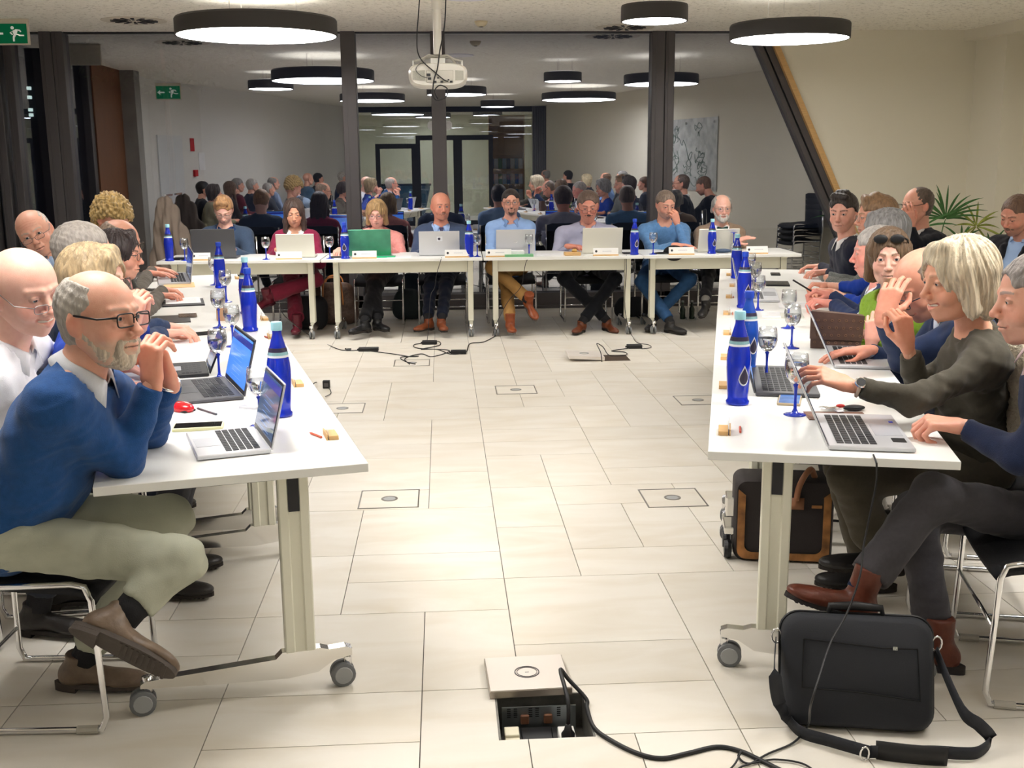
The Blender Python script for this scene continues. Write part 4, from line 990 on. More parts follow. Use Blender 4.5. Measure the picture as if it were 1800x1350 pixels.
# projector on its pole, seen from the back
py_ = 7.0; pc = W(770, 131, py_); wd = (W(821, 131, py_) - W(717, 131, py_))[0] / 2; ht = (W(770, 111, py_) - W(770, 153, py_))[2] / 2
t = thing('projector', 'white ceiling projector seen from its back', 'projector', pc)
PW = mat('projector_white', rgb(228, 224, 214), rough=.3); S = Sdf()
S.cap((-wd * .55, .14, 0), (wd * .55, .14, 0), ht, ht, k=.01); V = []; F = []
m = MB(); n = 40; rings = []
for (f_, yy) in ((.90, -.005), (1.0, .03), (1.0, .28), (.92, .31)):
    for i in range(n):
        a = 2 * PI * i / n; ca, sa = math.cos(a), math.sin(a); V.append((wd * f_ * np.sign(ca) * abs(ca) ** .55, yy, ht * f_ * np.sign(sa) * abs(sa) ** .6))
for k in range(3):
    for i in range(n): F.append((k * n + i, k * n + (i + 1) % n, (k + 1) * n + (i + 1) % n, (k + 1) * n + i))
F += [tuple(range(n - 1, -1, -1)), tuple(3 * n + i for i in range(n))]
m.add(V, F); m.build('casing', PW, t, math.radians(50))
m = MB(); m.box((-wd * .40, -.012, -ht * .68), (wd * .52, -.004, ht * .35), bev=.003); m.build('connector_panel', mat('projector_panel', rgb(206, 202, 190), rough=.4), t)
for s in (-1, 1):
    m = MB(); m.prism([(s * wd * (.58 if s > 0 else .44), -ht * .5), (s * wd * .86, -ht * .45), (s * wd * .86, ht * .3), (s * wd * (.58 if s > 0 else .44), ht * .35)], -.012, -.004, PM)
    m.build('grille', mat('projector_grille', rgb(186, 184, 172), rough=.7, bump=.5, bscale=200), t)
m = MB()
for x, z, r in ((-.29, -.35, .010), (.0, -.3, .006), (-.32, -.05, .012), (.35, -.45, .005), (.12, -.62, .008), (-.1, -.62, .008), (.44, -.62, .008)): m.box((wd * x - r, -.018, ht * z - r * .7), (wd * x + r, -.010, ht * z + r * .7))
m.build('socket', BLK, t)
t = thing('projector_mount', 'white telescopic pole and bracket holding projector', 'mount', (pc[0], py_ + .15, CEIL)); zt = pc[2] + ht - CEIL
m = MB(); m.tube([(-.0, 0, 0), (-.0, 0, zt * .55)], .034, 16); m.tube([(0, 0, zt * .5), (0, 0, zt + .06)], .026, 16); m.build('pole', PW, t, math.radians(50))
m = MB()
for s in (-1, 1): m.tube([(0, 0, zt + .05), (s * .06, -.02, zt + .055), (s * .10, -.04, zt + .03), (s * .15, -.06, zt + .015), (s * .15, -.06, zt - .01)], .007, 6); m.tube([(0, .05, zt + .05), (s * .08, .05, zt + .045), (s * .11, .02, zt + .01)], .006, 6)
m.box((-.045, -.05, zt + .0), (.045, .05, zt + .035)); m.build('bracket', mat('bracket_grey', rgb(196, 194, 186), rough=.35, metal=.3), t)
m = MB(); m.lathe([(0, -.02), (.09, -.02), (.10, 0), (0, 0)], 24); m.build('ceiling_rose', PW, t)
def cable(label, pts, r=.006, mt=None, n=6, name='cable', cat='cable', group=None):
    p0 = np.array(pts[0], float); m = MB(p0); m.tube(smooth_path(pts, n), r, 6); o = m.build(name, mt or BLK, None, True, p0); return tag(o, label, cat, group)
yb = py_ - .03
wp = lambda x, y, Y=yb: W(x, y, Y)
cable('black cable hanging left of the projector pole', [V3(*(W(740, -45, yb))), wp(736, 20), wp(733, 60), wp(734, 90), wp(743, 108), wp(762, 125), wp(780, 140), wp(788, 143)], .004)
cable('black cable hanging right of the projector pole', [V3(*(W(784, -45, yb))), wp(783, 20), wp(780, 55), wp(773, 90), wp(769, 120), wp(763, 140), wp(761, 165), wp(768, 176), wp(784, 170), wp(786, 156), wp(773, 150), wp(764, 160), wp(770, 174)], .0045)
cable('thin grey lead looping across projector back', [wp(752, 137), wp(740, 133), wp(731, 123), wp(737, 113), wp(748, 111)], .0025, mat('lead_grey', rgb(70, 70, 70)))
pc2 = fl(820, -6, CEIL); t = thing('ceiling_speaker', 'flat white round ceiling speaker above projector', 'speaker', (pc2[0], pc2[1], CEIL - .012)); m = MB(); m.lathe([(0, 0), (.20, 0), (.21, .012), (0, .012)], 28); m.build('cover', mat('speaker_white', rgb(235, 232, 240), rough=.5), t)

# outside: dark shrubs and a few distant lights
GRN = mat('night_leaf', rgb(60, 74, 40), rough=.7, var=.5, vscale=12)
def shrub(label, c, R_, n, seed):
    r = random.Random(seed); t = thing('night_shrub', label, 'shrub', (c[0], c[1], 0)); V = []; F = []
    for i in range(n):
        a, b, q = r.random() * 2 * PI, r.uniform(-1, 1), r.random() ** .4; rr = math.sqrt(1 - b * b)
        p = V3(R_[0] * q * rr * math.cos(a), R_[1] * q * rr * math.sin(a), c[2] + R_[2] * q * b); u = nrm([r.gauss(0, 1) for _ in range(3)]); v = nrm(np.cross(u, [r.gauss(0, 1) for _ in range(3)])); k = len(V); l = .09
        V += [p, p + u * l * .5 + v * l * .22, p + u * l, p + u * l * .5 - v * l * .22]; F.append((k, k + 1, k + 2, k + 3))
    m = MB(); m.add(V, F); tag(m.build('foliage', GRN, t), kind='stuff'); m = MB(); m.tube([(0, 0, 0), (.05, 0, c[2] * .5), (0, .05, c[2])], [.05, .04, .02], 8); m.build('trunk', WOODD, t)
shrub('night tree outside behind the back glass', (-3.4, 14.2, 3.3), (1.3, .8, .9), 2600, 1)
t = thing('added_tree_spot', 'unseen spotlight added outside to light the night tree', 'lamp', (-3.3, 13.2, -.29)); m = MB(); m.lathe([(0, 0), (.06, 0), (.07, .12), (.06, .13), (0, .125)], 16); m.build('housing', BLK, t)  # unseen lamp, added so the night foliage catches some light
ld = bpy.data.lights.new('added_tree_light', 'SPOT'); ld.energy = 160; ld.color = (1., .95, .7); ld.spot_size = 1.5; lo = bpy.data.objects.new('added_tree_light', ld); C.objects.link(lo); lo.parent = t; lo.location = (0, 0, .16); lo.rotation_euler = (PI + .28, 0, 0)
p0 = W(52, 180, 22); t = thing('distant_building', 'dark distant building with a few lit windows', 'building', (p0[0], 22.2, -.3)); m = MB(); m.box((-2.5, 0, 0), (2.5, 3, 4.6)); m.build('wall', mat('night_wall', rgb(30, 32, 40), rough=.9), t)
m = MB(); m.box((-2.7, -.2, 4.6), (2.7, 3.2, 4.75)); m.build('roof', DARK2, t)
for k, (px, py) in enumerate(((50, 155), (51, 171), (53, 193), (54, 202))):
    p = W(px, py, 22.15) - V3(p0[0], 22.2, -.3); m = MB(); m.box(p - V3(.035, .01, .03), p + V3(.035, .06, .03), bev=.004); m.build('lit_window', mat('distant_light', (.8, .9, .8), emit=(.8, .95, .85, 2.5)), t)
# ---------------------------------------------------------------- tables
def make_table(L, Wd, label, loc, rz, group):
    t = thing('folding_table', label, 'table', loc, rz, group)
    m = MB(); m.box((0, 0, TZ - .026), (L, Wd, TZ), bev=.0015); m.build('tabletop', TABW, t)
    m = MB(); m.box((.12, .20, TZ - .145), (L - .12, .222, TZ - .045)); m.build('modesty_panel', LEGW, t)
    m = MB(); m.box((.10, .26, TZ - .055), (L - .10, .50, TZ - .026)); m.build('under_rail', DARK2, t)
    for s, x in ((0, .085), (1, L - .135)):
        m = MB(); m.box((x, .165, .135), (x + .05, .195, TZ - .035), bev=.004); m.box((x, .225, .135), (x + .05, .255, TZ - .035), bev=.004); m.box((x + .006, .19, .135), (x + .044, .23, TZ - .035))
        m.prism([(.12, TZ - .026), (.30, TZ - .026), (.27, TZ - .05), (.15, TZ - .05)], x + .002, x + .048, np.array([[0, 0, 1, 0], [1, 0, 0, 0], [0, 1, 0, 0]], float)); c = m.build('column', LEGW, t)
        m = MB(); m.box((x - .002, .194, TZ - .15), (x + .052, .226, TZ - .045)); m.build('insert', DARK2, c)
        m = MB(); pr = [(.055, .122), (.075, .130), (.125, .128), (.150, .137), (.265, .137), (.285, .118), (.66, .105), (.675, .095), (.675, .085), (.62, .080), (.45, .065), (.25, .052), (.16, .060), (.11, .092), (.055, .100)]
        m.prism(pr, x + .008, x + .042, np.array([[0, 0, 1, 0], [1, 0, 0, 0], [0, 1, 0, 0]], float)); m.build('foot_beam', ALU, t)
        for y in (.068, .655):
            m = MB(); m.tube([(x + .025, y, .115), (x + .025, y, .055)], [.016, .012], 10); cs_ = m.build('caster', CHROME, t, True)
            for w_ in (-1, 1):
                m = MB(); m.lathe([(0, -.009), (.030, -.009), (.038, -.006), (.038, .006), (.030, .009), (0, .009)], 20, (x + .025 + w_ * .014, y + .016, .038), np.array([[0, 0, 1], [1, 0, 0], [0, 1, 0]])); wl = m.build('wheel', WHEEL, cs_, math.radians(40))
            for w_ in (-1, 1):
                m = MB(); m.lathe([(0, -.001), (.028, -.001), (.026, .002), (0, .002)] if w_ > 0 else [(0, -.002), (.026, -.002), (.028, .001), (0, .001)], 16, (x + .025 + w_ * .0235, y + .016, .038), np.array([[0, 0, 1], [1, 0, 0], [0, 1, 0]])); m.build('hub', HUB, cs_)
    return t
def place_tables(segs, Wd, group, labels):
    L = segs[0][3]; proto = make_table(L, Wd, labels[0], (*segs[0][:2], 0), segs[0][2], group); km = kmap(proto)
    for s, lb in zip(segs[1:], labels[1:]):
        c = copy_tree(proto, km); c.location = (s[0], s[1], 0); c.rotation_euler = (0, 0, s[2]); c['label'] = lb
uL = nrm((-.239, .971, 0)); nL = V3(-uL[1], uL[0], 0); oL = V3(-.228, 3.089, 0); lenL = 1.455
uR = nrm((.2505, .9681, 0)); nR = V3(uR[1], -uR[0], 0); oR = V3(.776, 3.121, 0); lenR = 1.41
a = math.atan2(uL[1], uL[0]); WL, WR = .75, .715
place_tables([(*(oL + uL * k * (lenL + .006))[:2], a, lenL) for k in range(4)], WL, 'white folding tables of the left row', ['white folding table at the near end of left row', 'second white folding table of the left row', 'third white folding table of the left row', 'farthest white folding table of the left row'])
a = math.atan2(-uR[1], -uR[0])
place_tables([(*(oR + uR * (k + 1) * (lenR + .006))[:2], a, lenR) for k in range(4)], WR, 'white folding tables of the right row', ['white folding table at the near end of right row', 'second white folding table of the right row', 'third white folding table of the right row', 'farthest white folding table of the right row'])
bx = [W(p, 455, 9.93)[0] for p in (272, 850, 1405)]; Lb = (bx[2] - bx[0] - .03) / 4; YB = 9.92; ab = -.018
segs = [(bx[0] + k * (Lb + .01), YB + .05 - .018 * k * Lb, ab, Lb) for k in range(4)]
place_tables(segs, .72, 'white folding tables of the back row', ['leftmost white folding table of the back row', 'back row table before the woman in pink sweater', 'back row table bearing the wooden gavel', 'rightmost white folding table of the back row'])
# ---------------------------------------------------------------- chairs
def make_chair(label, loc, rz, group):
    t = thing('sled_chair', label, 'chair', loc, rz, group)
    for s in (-1, 1):
        x = s * .235; pts = [(x, -.23, .86), (x, -.245, .60), (x, -.22, .40), (x, -.22, .05), (x, -.205, .014), (x, -.18, .011), (x, .17, .011), (x, .20, .014), (x, .215, .05), (x, .20, .40), (x, .185, .440), (x, .15, .448), (x, -.20, .44)]
        m = MB(); m.tube(pts, .0095, 8); m.build('frame', CHROME, t, True)
        m = MB(); m.tube([(x, .13, .011), (x, .19, .012)], .0125, 8); m.build('floor_glide', mat('glide_clear', rgb(190, 186, 176), rough=.2), t)
    m = MB(); m.tube([(-.235, .208, .25), (.235, .208, .25)], .0065, 8); m.build('cross_bar', CHROME, t, True); m = MB(); m.tube([(-.235, -.22, .12), (.235, -.22, .12)], .0065, 8); m.build('cross_bar', CHROME, t, True)
    m = MB(); V = []; F = []; n = 10
    for j in range(n + 1):
        y = -.21 + .43 * j / n; z = .452 + .012 * math.cos(j / n * PI) - (.022 if j == n else .006 if j == n - 1 else 0)
        for i in range(7): xx = -.225 + .45 * i / 6; V.append((xx, y, z - .010 * math.cos((i / 6 - .5) * PI)))
    for j in range(n):
        for i in range(6): F.append((j * 7 + i, j * 7 + i + 1, j * 7 + 8 + i, j * 7 + 7 + i))
    m.add(V, F); o = m.build('seat', SEAT, t, True); md = o.modifiers.new('thickness', 'SOLIDIFY'); md.thickness = .028
    m = MB(); V = []; F = []
    for j in range(7):
        z = .54 + .33 * j / 6
        for i in range(9): xx = -.225 + .45 * i / 8; V.append((xx, -.232 - .035 * math.cos((i / 8 - .5) * PI) + .02 * (z - .54), z + (.0 if 0 < i < 8 else (-.02 if j == 6 else .02 if j == 0 else 0))))
    for j in range(6):
        for i in range(8): F.append((j * 9 + i, j * 9 + i + 1, j * 9 + 10 + i, j * 9 + 9 + i))
    m.add(V, F); o = m.build('backrest', SEAT, t, True); md = o.modifiers.new('thickness', 'SOLIDIFY'); md.thickness = .022
    return t
_ch = [None, None]
def chair(label, x, y, yaw, group):       # yaw like a person's: 0 faces the camera wall
    f = V3(math.sin(math.radians(yaw)), -math.cos(math.radians(yaw)), 0); rz = math.atan2(-f[0], f[1])
    if _ch[0] is None: _ch[0] = make_chair(label, (x, y, 0), rz, group); _ch[1] = kmap(_ch[0]); return _ch[0]
    c = copy_tree(_ch[0], _ch[1]); c.location = (x, y, 0); c.rotation_euler = (0, 0, rz); c['label'] = label; c['group'] = group; return c
# ---------------------------------------------------------------- tableware
BOT = mat('blue_bottle_glass', rgb(26, 58, 214), rough=.05, trans=.45, ior=1.35, coat=.6)
BOTB = mat('blue_bottle_plain', rgb(38, 92, 205), rough=.12, trans=.25, ior=1.35, coat=.5)
CLB = mat('cap_light_blue', rgb(160, 214, 228), rough=.4); CBL = mat('cap_blue', rgb(30, 70, 190), rough=.4)
LBS = mat('label_silver_teal', rgb(150, 196, 205), rough=.25, metal=.3); LBD = mat('label_dark', rgb(52, 46, 70), rough=.35); LBW = mat('label_white', rgb(225, 228, 235), rough=.3)
def bottle(label, p, cap='light', style='band', s=1., group='blue water bottles on the tables', drop=0):
    t = thing('water_bottle', label, 'bottle', p, 0, group); t.scale = (s, s, s)
    pr = [(0, .004), (.030, 0), (.037, .003), (.038, .012), (.0325, .018), (.0335, .03), (.036, .08), (.0385, .12), (.0385, .15), (.036, .175), (.0285, .215), (.0185, .250), (.0145, .265), (.0142, .285), (0, .285)]
    m = MB(); m.lathe(pr, 28); m.build('glass_body', BOT if style != 'plain' else BOTB, t, math.radians(50))
    m = MB(); m.lathe([(0, .276), (.0172, .276), (.0178, .280), (.0178, .300), (.016, .303), (0, .303)], 20); m.build('cap', CLB if cap == 'light' else CBL, t, math.radians(40))
    if style in ('band', 'plain'):
        z0, z1 = (.192, .222)
        f = lambda z: np.interp(z, [.175, .215, .250], [.0365, .029, .019])
        m = MB(); m.lathe([(f(z0) - .002, z0), (f(z0) + .0006, z0), (f(z0 + .007) + .0006, z0 + .007), (f(z0 + .007) - .002, z0 + .007)], 28, caps=False); b = m.build('neck_label', LBW, t)
        m = MB(); m.lathe([(f(z0 + .007) - .002, z0 + .007), (f(z0 + .007) + .0006, z0 + .007), (f(z0 + .017) + .0006, z0 + .017), (f(z0 + .017) - .002, z0 + .017)], 28, caps=False); m.build('neck_label', LBS, t)
        m = MB(); m.lathe([(f(z0 + .017) - .002, z0 + .017), (f(z0 + .017) + .0006, z0 + .017), (f(z1) + .0006, z1), (f(z1) - .002, z1)], 28, caps=False); m.build('neck_label', LBD, t)
    else:
        m = MB(); f = lambda z: np.interp(z, [.175, .215, .250], [.0365, .029, .019]); m.lathe([(f(.2) - .002, .200), (f(.2) + .0006, .200), (f(.21) + .0006, .212), (f(.21) - .002, .212)], 28, caps=False); m.build('neck_label', LBW, t)
    if drop:                       # drop shaped emblem on the body
        m = MB(); m2 = MB(); n = 18; P = []; Q = []
        for k in range(n):
            a = 2 * PI * k / n; x = .019 * math.sin(a) * (1 if math.cos(a) < 0 else (1 - math.cos(a)) ** .7); z = .092 + .026 * math.cos(a) * (1 if math.cos(a) < 0 else 1.6)
            for L_, e, q in ((P, .0012, 1.), (Q, .0018, .82)):
                an = drop - PI / 2 + x * q / .038; rr = float(np.interp(z, [.03, .08, .12, .15, .175], [.0335, .036, .0385, .0385, .036])) + e; L_.append((rr * math.cos(an), rr * math.sin(an), .092 + (z - .092) * q))
        c0 = sum(np.array(x) for x in P) / n * 1.03; m.add([c0] + P, [(0, i + 1, (i + 1) % n + 1) for i in range(n)]); m.build('drop_label', LBW, t)
        c0 = sum(np.array(x) for x in Q) / n * 1.04; m2.add([c0] + Q, [(0, i + 1, (i + 1) % n + 1) for i in range(n)]); m2.build('drop_label_centre', LBD, t)
    return t
GLS = bpy.data.materials.new('clear_glass'); GLS.use_nodes = True; _n = GLS.node_tree; _n.nodes.clear()
_o = _n.nodes.new('ShaderNodeOutputMaterial'); _t = _n.nodes.new('ShaderNodeBsdfTransparent'); _t.inputs[0].default_value = (.95, .96, .97, 1); _g = _n.nodes.new('ShaderNodeBsdfGlossy'); _g.inputs['Roughness'].default_value = .02; _l = _n.nodes.new('ShaderNodeLayerWeight'); _l.inputs[0].default_value = .25; _x = _n.nodes.new('ShaderNodeMixShader')
_n.links.new(_l.outputs['Facing'], _x.inputs[0]); _n.links.new(_t.outputs[0], _x.inputs[1]); _n.links.new(_g.outputs[0], _x.inputs[2]); _n.links.new(_x.outputs[0], _o.inputs[0])
WAT = bpy.data.materials.new('water'); WAT.use_nodes = True; _p = WAT.node_tree.nodes['Principled BSDF']; _p.inputs['Base Color'].default_value = (1, 1, 1, 1); _p.inputs['Roughness'].default_value = .0; _p.inputs['Transmission Weight'].default_value = 1.; _p.inputs['IOR'].default_value = 1.33
STEM = mat('blue_stem_glass', rgb(28, 62, 210), rough=.05, trans=.35, ior=1.45, coat=.5)
_gl = {}
def goblet(label, p, full=.55, s=1., inv=False, group='blue stemmed water glasses'):
    t = thing('water_glass', label, 'glass', p, 0, group); t.scale = (s, s, s)
    if inv: t.rotation_euler = (PI, 0, 0); t.location[2] += .19 * s
    if 'b' not in _gl:
        R = [(.004, .095), (.018, .101), (.031, .118), (.0365, .140), (.0360, .160), (.0325, .188)]
        m = MB(); m.lathe(R + [(r - .0012, z) for r, z in reversed(R[1:])] + [(.003, .0975), (0.0, .0975)], 32); me = new_mesh('bowl', np.concatenate(m.v), m.f, True); me.materials.append(GLS); _gl['b'] = me
        m = MB(); m.lathe([(0, 0), (.034, 0), (.035, .002), (.028, .004), (.010, .008), (.0052, .020), (.0042, .055), (.0055, .085), (.009, .094), (0, .098)], 28); me = new_mesh('stem', np.concatenate(m.v), m.f, True); me.materials.append(STEM); _gl['s'] = me
        for lv in (.3, .55, .75):
            zt = .1 + .088 * lv; pr = [(0, .099)]
            for z in np.linspace(.100, zt, 7): pr.append((float(np.interp(z, [r[1] for r in R], [r[0] for r in R])) - .0022, float(z)))
            pr.append((0, zt)); m = MB(); m.lathe(pr, 32); me = new_mesh('water', np.concatenate(m.v), m.f, math.radians(50)); me.materials.append(WAT); _gl[lv] = me
    link('bowl', _gl['b'], t); link('stem', _gl['s'], t)
    if full and not inv: link('water', _gl[full], t)
    return t
# ---------------------------------------------------------------- laptops
KEYM = mat('key_dark', rgb(44, 46, 50), rough=.5); SCRB = mat('screen_bezel', rgb(18, 18, 20), rough=.3)
UIB = mat('screen_blue', rgb(70, 130, 225), rough=.2, emit=(*rgb(72, 132, 228), .75)); UID = mat('screen_navy', rgb(40, 50, 140), rough=.2, emit=(*rgb(40, 50, 140), .6)); UIL = mat('screen_line', rgb(140, 180, 240), rough=.2, emit=(*rgb(140, 180, 240), .7))
def laptop(label, p, user, w_, d_, h_, tilt, shell, screen='blue', keys=None, lidmark=None, lidmat=None):
    """p: hinge middle on the table, user: unit vector from the hinge towards the user"""
    user = nrm(user); x = V3(user[1], -user[0], 0); x = -x; M = np.array([x, -user, V3(0, 0, 1)]).T     # local: +x right for the user, -y towards user
    t = thing('laptop', label, 'laptop', p, math.atan2(M[1, 0], M[0, 0]))
    m = MB(); m.box((-w_ / 2, -d_, .002), (w_ / 2, 0, .016), bev=.003); m.build('base', shell, t)
    kb = MB()
    for r in range(5):
        for c in range(13): xx = -w_ * .43 + c * w_ * .86 / 13; yy = -.028 - r * (d_ * .48 / 5); kb.box((xx, yy - d_ * .48 / 5 * .82, .016), (xx + w_ * .86 / 13 * .84, yy, .0178))
    o = kb.build('keys', keys or KEYM, t); tag(o, kind='stuff')
    m = MB(); m.box((-w_ * .17, -d_ * .95, .0161), (w_ * .17, -d_ * .62, .0166)); m.build('touchpad', mat('touchpad', rgb(176, 178, 184), rough=.3) if shell is not DSH else mat('touchpad_dark', rgb(70, 72, 76), rough=.3), t)
    an = math.radians(tilt); R = np.array([[1, 0, 0], [0, math.cos(an), -math.sin(an)], [0, math.sin(an), math.cos(an)]]) # lid plane: local z up rotated back by tilt
    R = np.array([[1, 0, 0], [0, math.cos(an), math.sin(an)], [0, -math.sin(an), math.cos(an)]]); A = np.c_[R, V3(0, .0, .012)]
    m = MB(); m.box((-w_ / 2, 0, 0), (w_ / 2, .006, h_), A, bev=.0025); l = m.build('lid', lidmat or shell, t)
    m = MB(); m.box((-w_ / 2 + .004, -.0015, .006), (w_ / 2 - .004, .001, h_ - .004), A); m.build('bezel', SCRB, l)
    if screen:
        m = MB(); m.box((-w_ / 2 + .010, -.0022, .020), (w_ / 2 - .010, -.0010, h_ - .012), A); m.build('screen', UIB if screen == 'blue' else mat('screen_dim', rgb(70, 90, 120), rough=.08, emit=(*rgb(60, 88, 128), .35)), l)
        m = MB(); m.box((-w_ / 2 + .010, -.0028, h_ - .045), (w_ / 2 - .010, -.0020, h_ - .020), A); m.build('title_bar', UID, l)
        m = MB()
        for k in range(7): m.box((-w_ * .22, -.0028, h_ - .075 - k * .016), (w_ * (.25 - .05 * (k % 3)), -.0022, h_ - .079 - k * .016), A)
        m.build('text_line', UIL, l)
    if lidmark == 'sticker':
        m = MB(); m.box((-.030, .006, h_ * .58), (.022, .0068, h_ * .78), A); m.build('sticker', LBW, l); m = MB(); m.lathe([(0, 0), (.012, 0), (.012, .001), (0, .001)], 14, A[:, :3] @ V3(.0, .0068, h_ * .68) + A[:, 3], A[:, :3] @ np.array([[1, 0, 0], [0, 0, 1], [0, -1, 0]])); m.build('dot', LBD, l)
    if lidmark == 'ring':
        m = MB(); m.tube([A[:, :3] @ V3(.016 * math.cos(q * PI / 8), .0065, h_ * .5 + .010 * math.sin(q * PI / 8)) + A[:, 3] for q in range(16)], .0012, 5, closed=True); m.build('logo_ring', CHROME, l)
    return t
SIL = mat('laptop_silver', rgb(206, 207, 211), rough=.35, metal=.35); DSH = mat('laptop_dark', rgb(84, 84, 88), rough=.4, metal=.3); WHS = mat('laptop_pearl', rgb(222, 220, 208), rough=.4, metal=.2); GRNL = mat('laptop_green_reflection', rgb(88, 164, 134), rough=.35, metal=.5, var=.4, vscale=4)  # last one: silver lid with its green reflection put into the colour
def phone(label, p, rz, s=(.075, .155, .009), m1=None, case=None, cat='phone', name='phone'):
    t = thing(name, label, cat, p, rz); m = MB(); m.box((-s[0] / 2, -s[1] / 2, 0), (s[0] / 2, s[1] / 2, s[2]), bev=.002); m.build('case', case or BLK, t)
    m = MB(); m.box((-s[0] / 2 + .005, -s[1] / 2 + .005, s[2]), (s[0] / 2 - .005, s[1] / 2 - .005, s[2] + .0006)); m.build('display', m1 or mat('phone_glass', rgb(14, 14, 16), rough=.05), t); return t
def sheet(label, p, rz, w_=.21, l=.297, n=1, mt=None, cat='paper', name='paper_sheet', lines=True):
    t = thing(name, label, cat, p, rz)
    m = MB(); m.box((-w_ / 2, -l / 2, 0), (w_ / 2, l / 2, .0006 * n + .0004)); m.build('sheet', mt or PAPER, t)
    if lines:
        m = MB()
        for k in range(9): m.box((-w_ * .38, l * .36 - k * l * .08, .0006 * n + .0004), (w_ * (.36 - .08 * (k % 3)), l * .36 - k * l * .08 - .002, .0006 * n + .0008))
        o = m.build('print_lines', mat('print_grey', rgb(180, 182, 190)), t); tag(o, kind='stuff')
    return t
def card_block(label, p, rz, card=True, s=1.):
    t = thing('card_holder', label, 'card holder', p, rz, 'wooden card holders on the side rows'); m = MB(); m.box((-.045 * s, -.018, 0), (.045 * s, .012, .014), bev=.001); m.box((-.045 * s, .016, 0), (.045 * s, .020, .020)); m.build('wood_block', WOODL, t)
    if card: m = MB(); m.box((-.040 * s, .0130, .004), (.040 * s, .0145, .040)); m.build('card', GLS if False else mat('clear_card', rgb(235, 232, 225), rough=.2, alpha=.35), t)
    return t
def pencil(label, p, rz, col, group='wooden pencils on the side rows'):
    m = MB(); m.tube([(-.035, 0, .004), (.035, 0, .004)], .0038, 6); m.tube([(.035, 0, .004), (.047, 0, .004)], [.0038, .0006], 6); o = m.build('pencil', mat('pencil_%d' % int(col[0] * 99), col, rough=.5), None, False, p); o.rotation_euler = (0, 0, rz); tag(o, label, 'pencil', group)
def nameplate(label, p, rz, w_=.215):
    t = thing('name_plate', label, 'name plate', p, rz); m = MB(); m.box((-w_ / 2, -.016, 0), (w_ / 2, .016, .012), bev=.001); m.build('wood_foot', WOODL, t)
    A = np.array([[1, 0, 0], [0, .97, .22], [0, -.22, .97]]); m = MB(); m.box((-w_ / 2, -.006, .010), (w_ / 2, -.004, .070), A); c = m.build('card', mat('card_white', rgb(238, 238, 236), rough=.5), t)
    m = MB(); m.lathe([(0, 0), (.011, 0), (.011, .001), (0, .001)], 14, A @ V3(-w_ * .38, -.0062, .040), A @ np.array([[1, 0, 0], [0, 0, -1], [0, 1, 0]])); m.build('emblem', mat('emblem_dark', rgb(50, 52, 56)), c)
    m = MB()
    for k in range(9): m.box((-w_ * .12 + k * .009, -.0072, .038 + .001 * (k % 2)), (-w_ * .12 + k * .009 + .006, -.006, .043), A)
    m.build('name_line', mat('name_grey', rgb(165, 168, 180)), c); return t
# ---------------------------------------------------------------- people
SK1, SK2, SK3, SK4 = rgb(232, 176, 152), rgb(238, 188, 168), rgb(224, 166, 142), rgb(228, 172, 152)
GREY, LGREY, BLOND, DBL, BRN, DBRN, BLK_ = rgb(150, 146, 142), rgb(196, 192, 186), rgb(212, 194, 158), rgb(176, 150, 112), rgb(104, 78, 58), rgb(56, 42, 34), rgb(30, 26, 26)
YL, YR = 103.8, -104.5
GD = dict(c=rgb(24, 24, 28)); GT = dict(c=rgb(120, 110, 100), metal=.8); GB = dict(c=rgb(70, 44, 32))
def tl(px, py, dz=.045): return T(px, py) + V3(0, 0, dz)
F_R = -nR; F_L = -nL
# ---- left row
def l1_extra(root, base, q):
    m = MB(base); el, wr = q['A'][-1][:2]; d = nrm(wr - el); c = wr - d * .01; a = nrm(np.cross(d, (0, 0, 1))); b = np.cross(d, a)
    m.tube([c + .031 * (math.cos(k * PI / 8) * a + math.sin(k * PI / 8) * b) for k in range(16)], .006, 6, closed=True); o = m.build('wristwatch', CHROME, root, True)
    m = MB(base); p = q['P'] + V3(0, 0, .13); m.tube([p + q['R'] * .19 * math.cos(k * PI / 10) + q['F'] * .145 * math.sin(k * PI / 10) for k in range(20)], .014, 6, closed=True); m.build('belt', mat('belt_leather', rgb(52, 50, 54), rough=.5), root)
person('man in blue sweater with grey beard at the near left corner', W(176, 562, 3.02), 66, -2, 2, hs=1.09, res=0,
       face=dict(skin=SK1, hair='rim', hairc=rgb(178, 170, 160), hairt=.004, beard='short', beardc=rgb(206, 190, 170), stubble=.5, nose=1.1, brow=1, browa=.35, iris=rgb(90, 110, 120), wide=1.02),
       body=dict(yaw=88, neck=W(142, 660, 3.02), pelvis=W(6, 925, 3.04), R=W(92, 716, 2.88), L=W(196, 698, 3.20), belly=1.12, w=1.04, s=1.05),
       arms=dict(R=dict(e=T(222, 832) + V3(0, -.01, .045), w=W(268, 672, 3.08), d=(-.02, .1, 1), n=(-.5, -1, .1), style='clasp'),
                 L=dict(e=W(262, 760, 3.34), w=W(298, 668, 3.20), d=(-.25, -.2, 1), n=(.8, .8, .2), style='clasp')),
       legs=dict(R=dict(k=W(318, 985, 2.90), a=W(215, 1085, 2.80), d=(.86, -.10, -.46), n=(.30, .88, .36)), L=dict(k=W(300, 912, 3.20), a=V3(*fl(150, 1212)[:2], .105), d=(1, -.12, 0))),
       top=dict(kind='sweater', c=rgb(36, 78, 134), collar=rgb(214, 216, 222), fold=.0045, nr=.105, open=20), pants=dict(c=rgb(176, 178, 160), fab='cotton'), shoes=dict(kind='low', c=(118, 100, 84), sole=(78, 70, 64)),
       glasses=dict(c=rgb(18, 18, 20), r=.0019, w=.027, h=.0165, sq=.42, tk=1.4), extra=l1_extra)
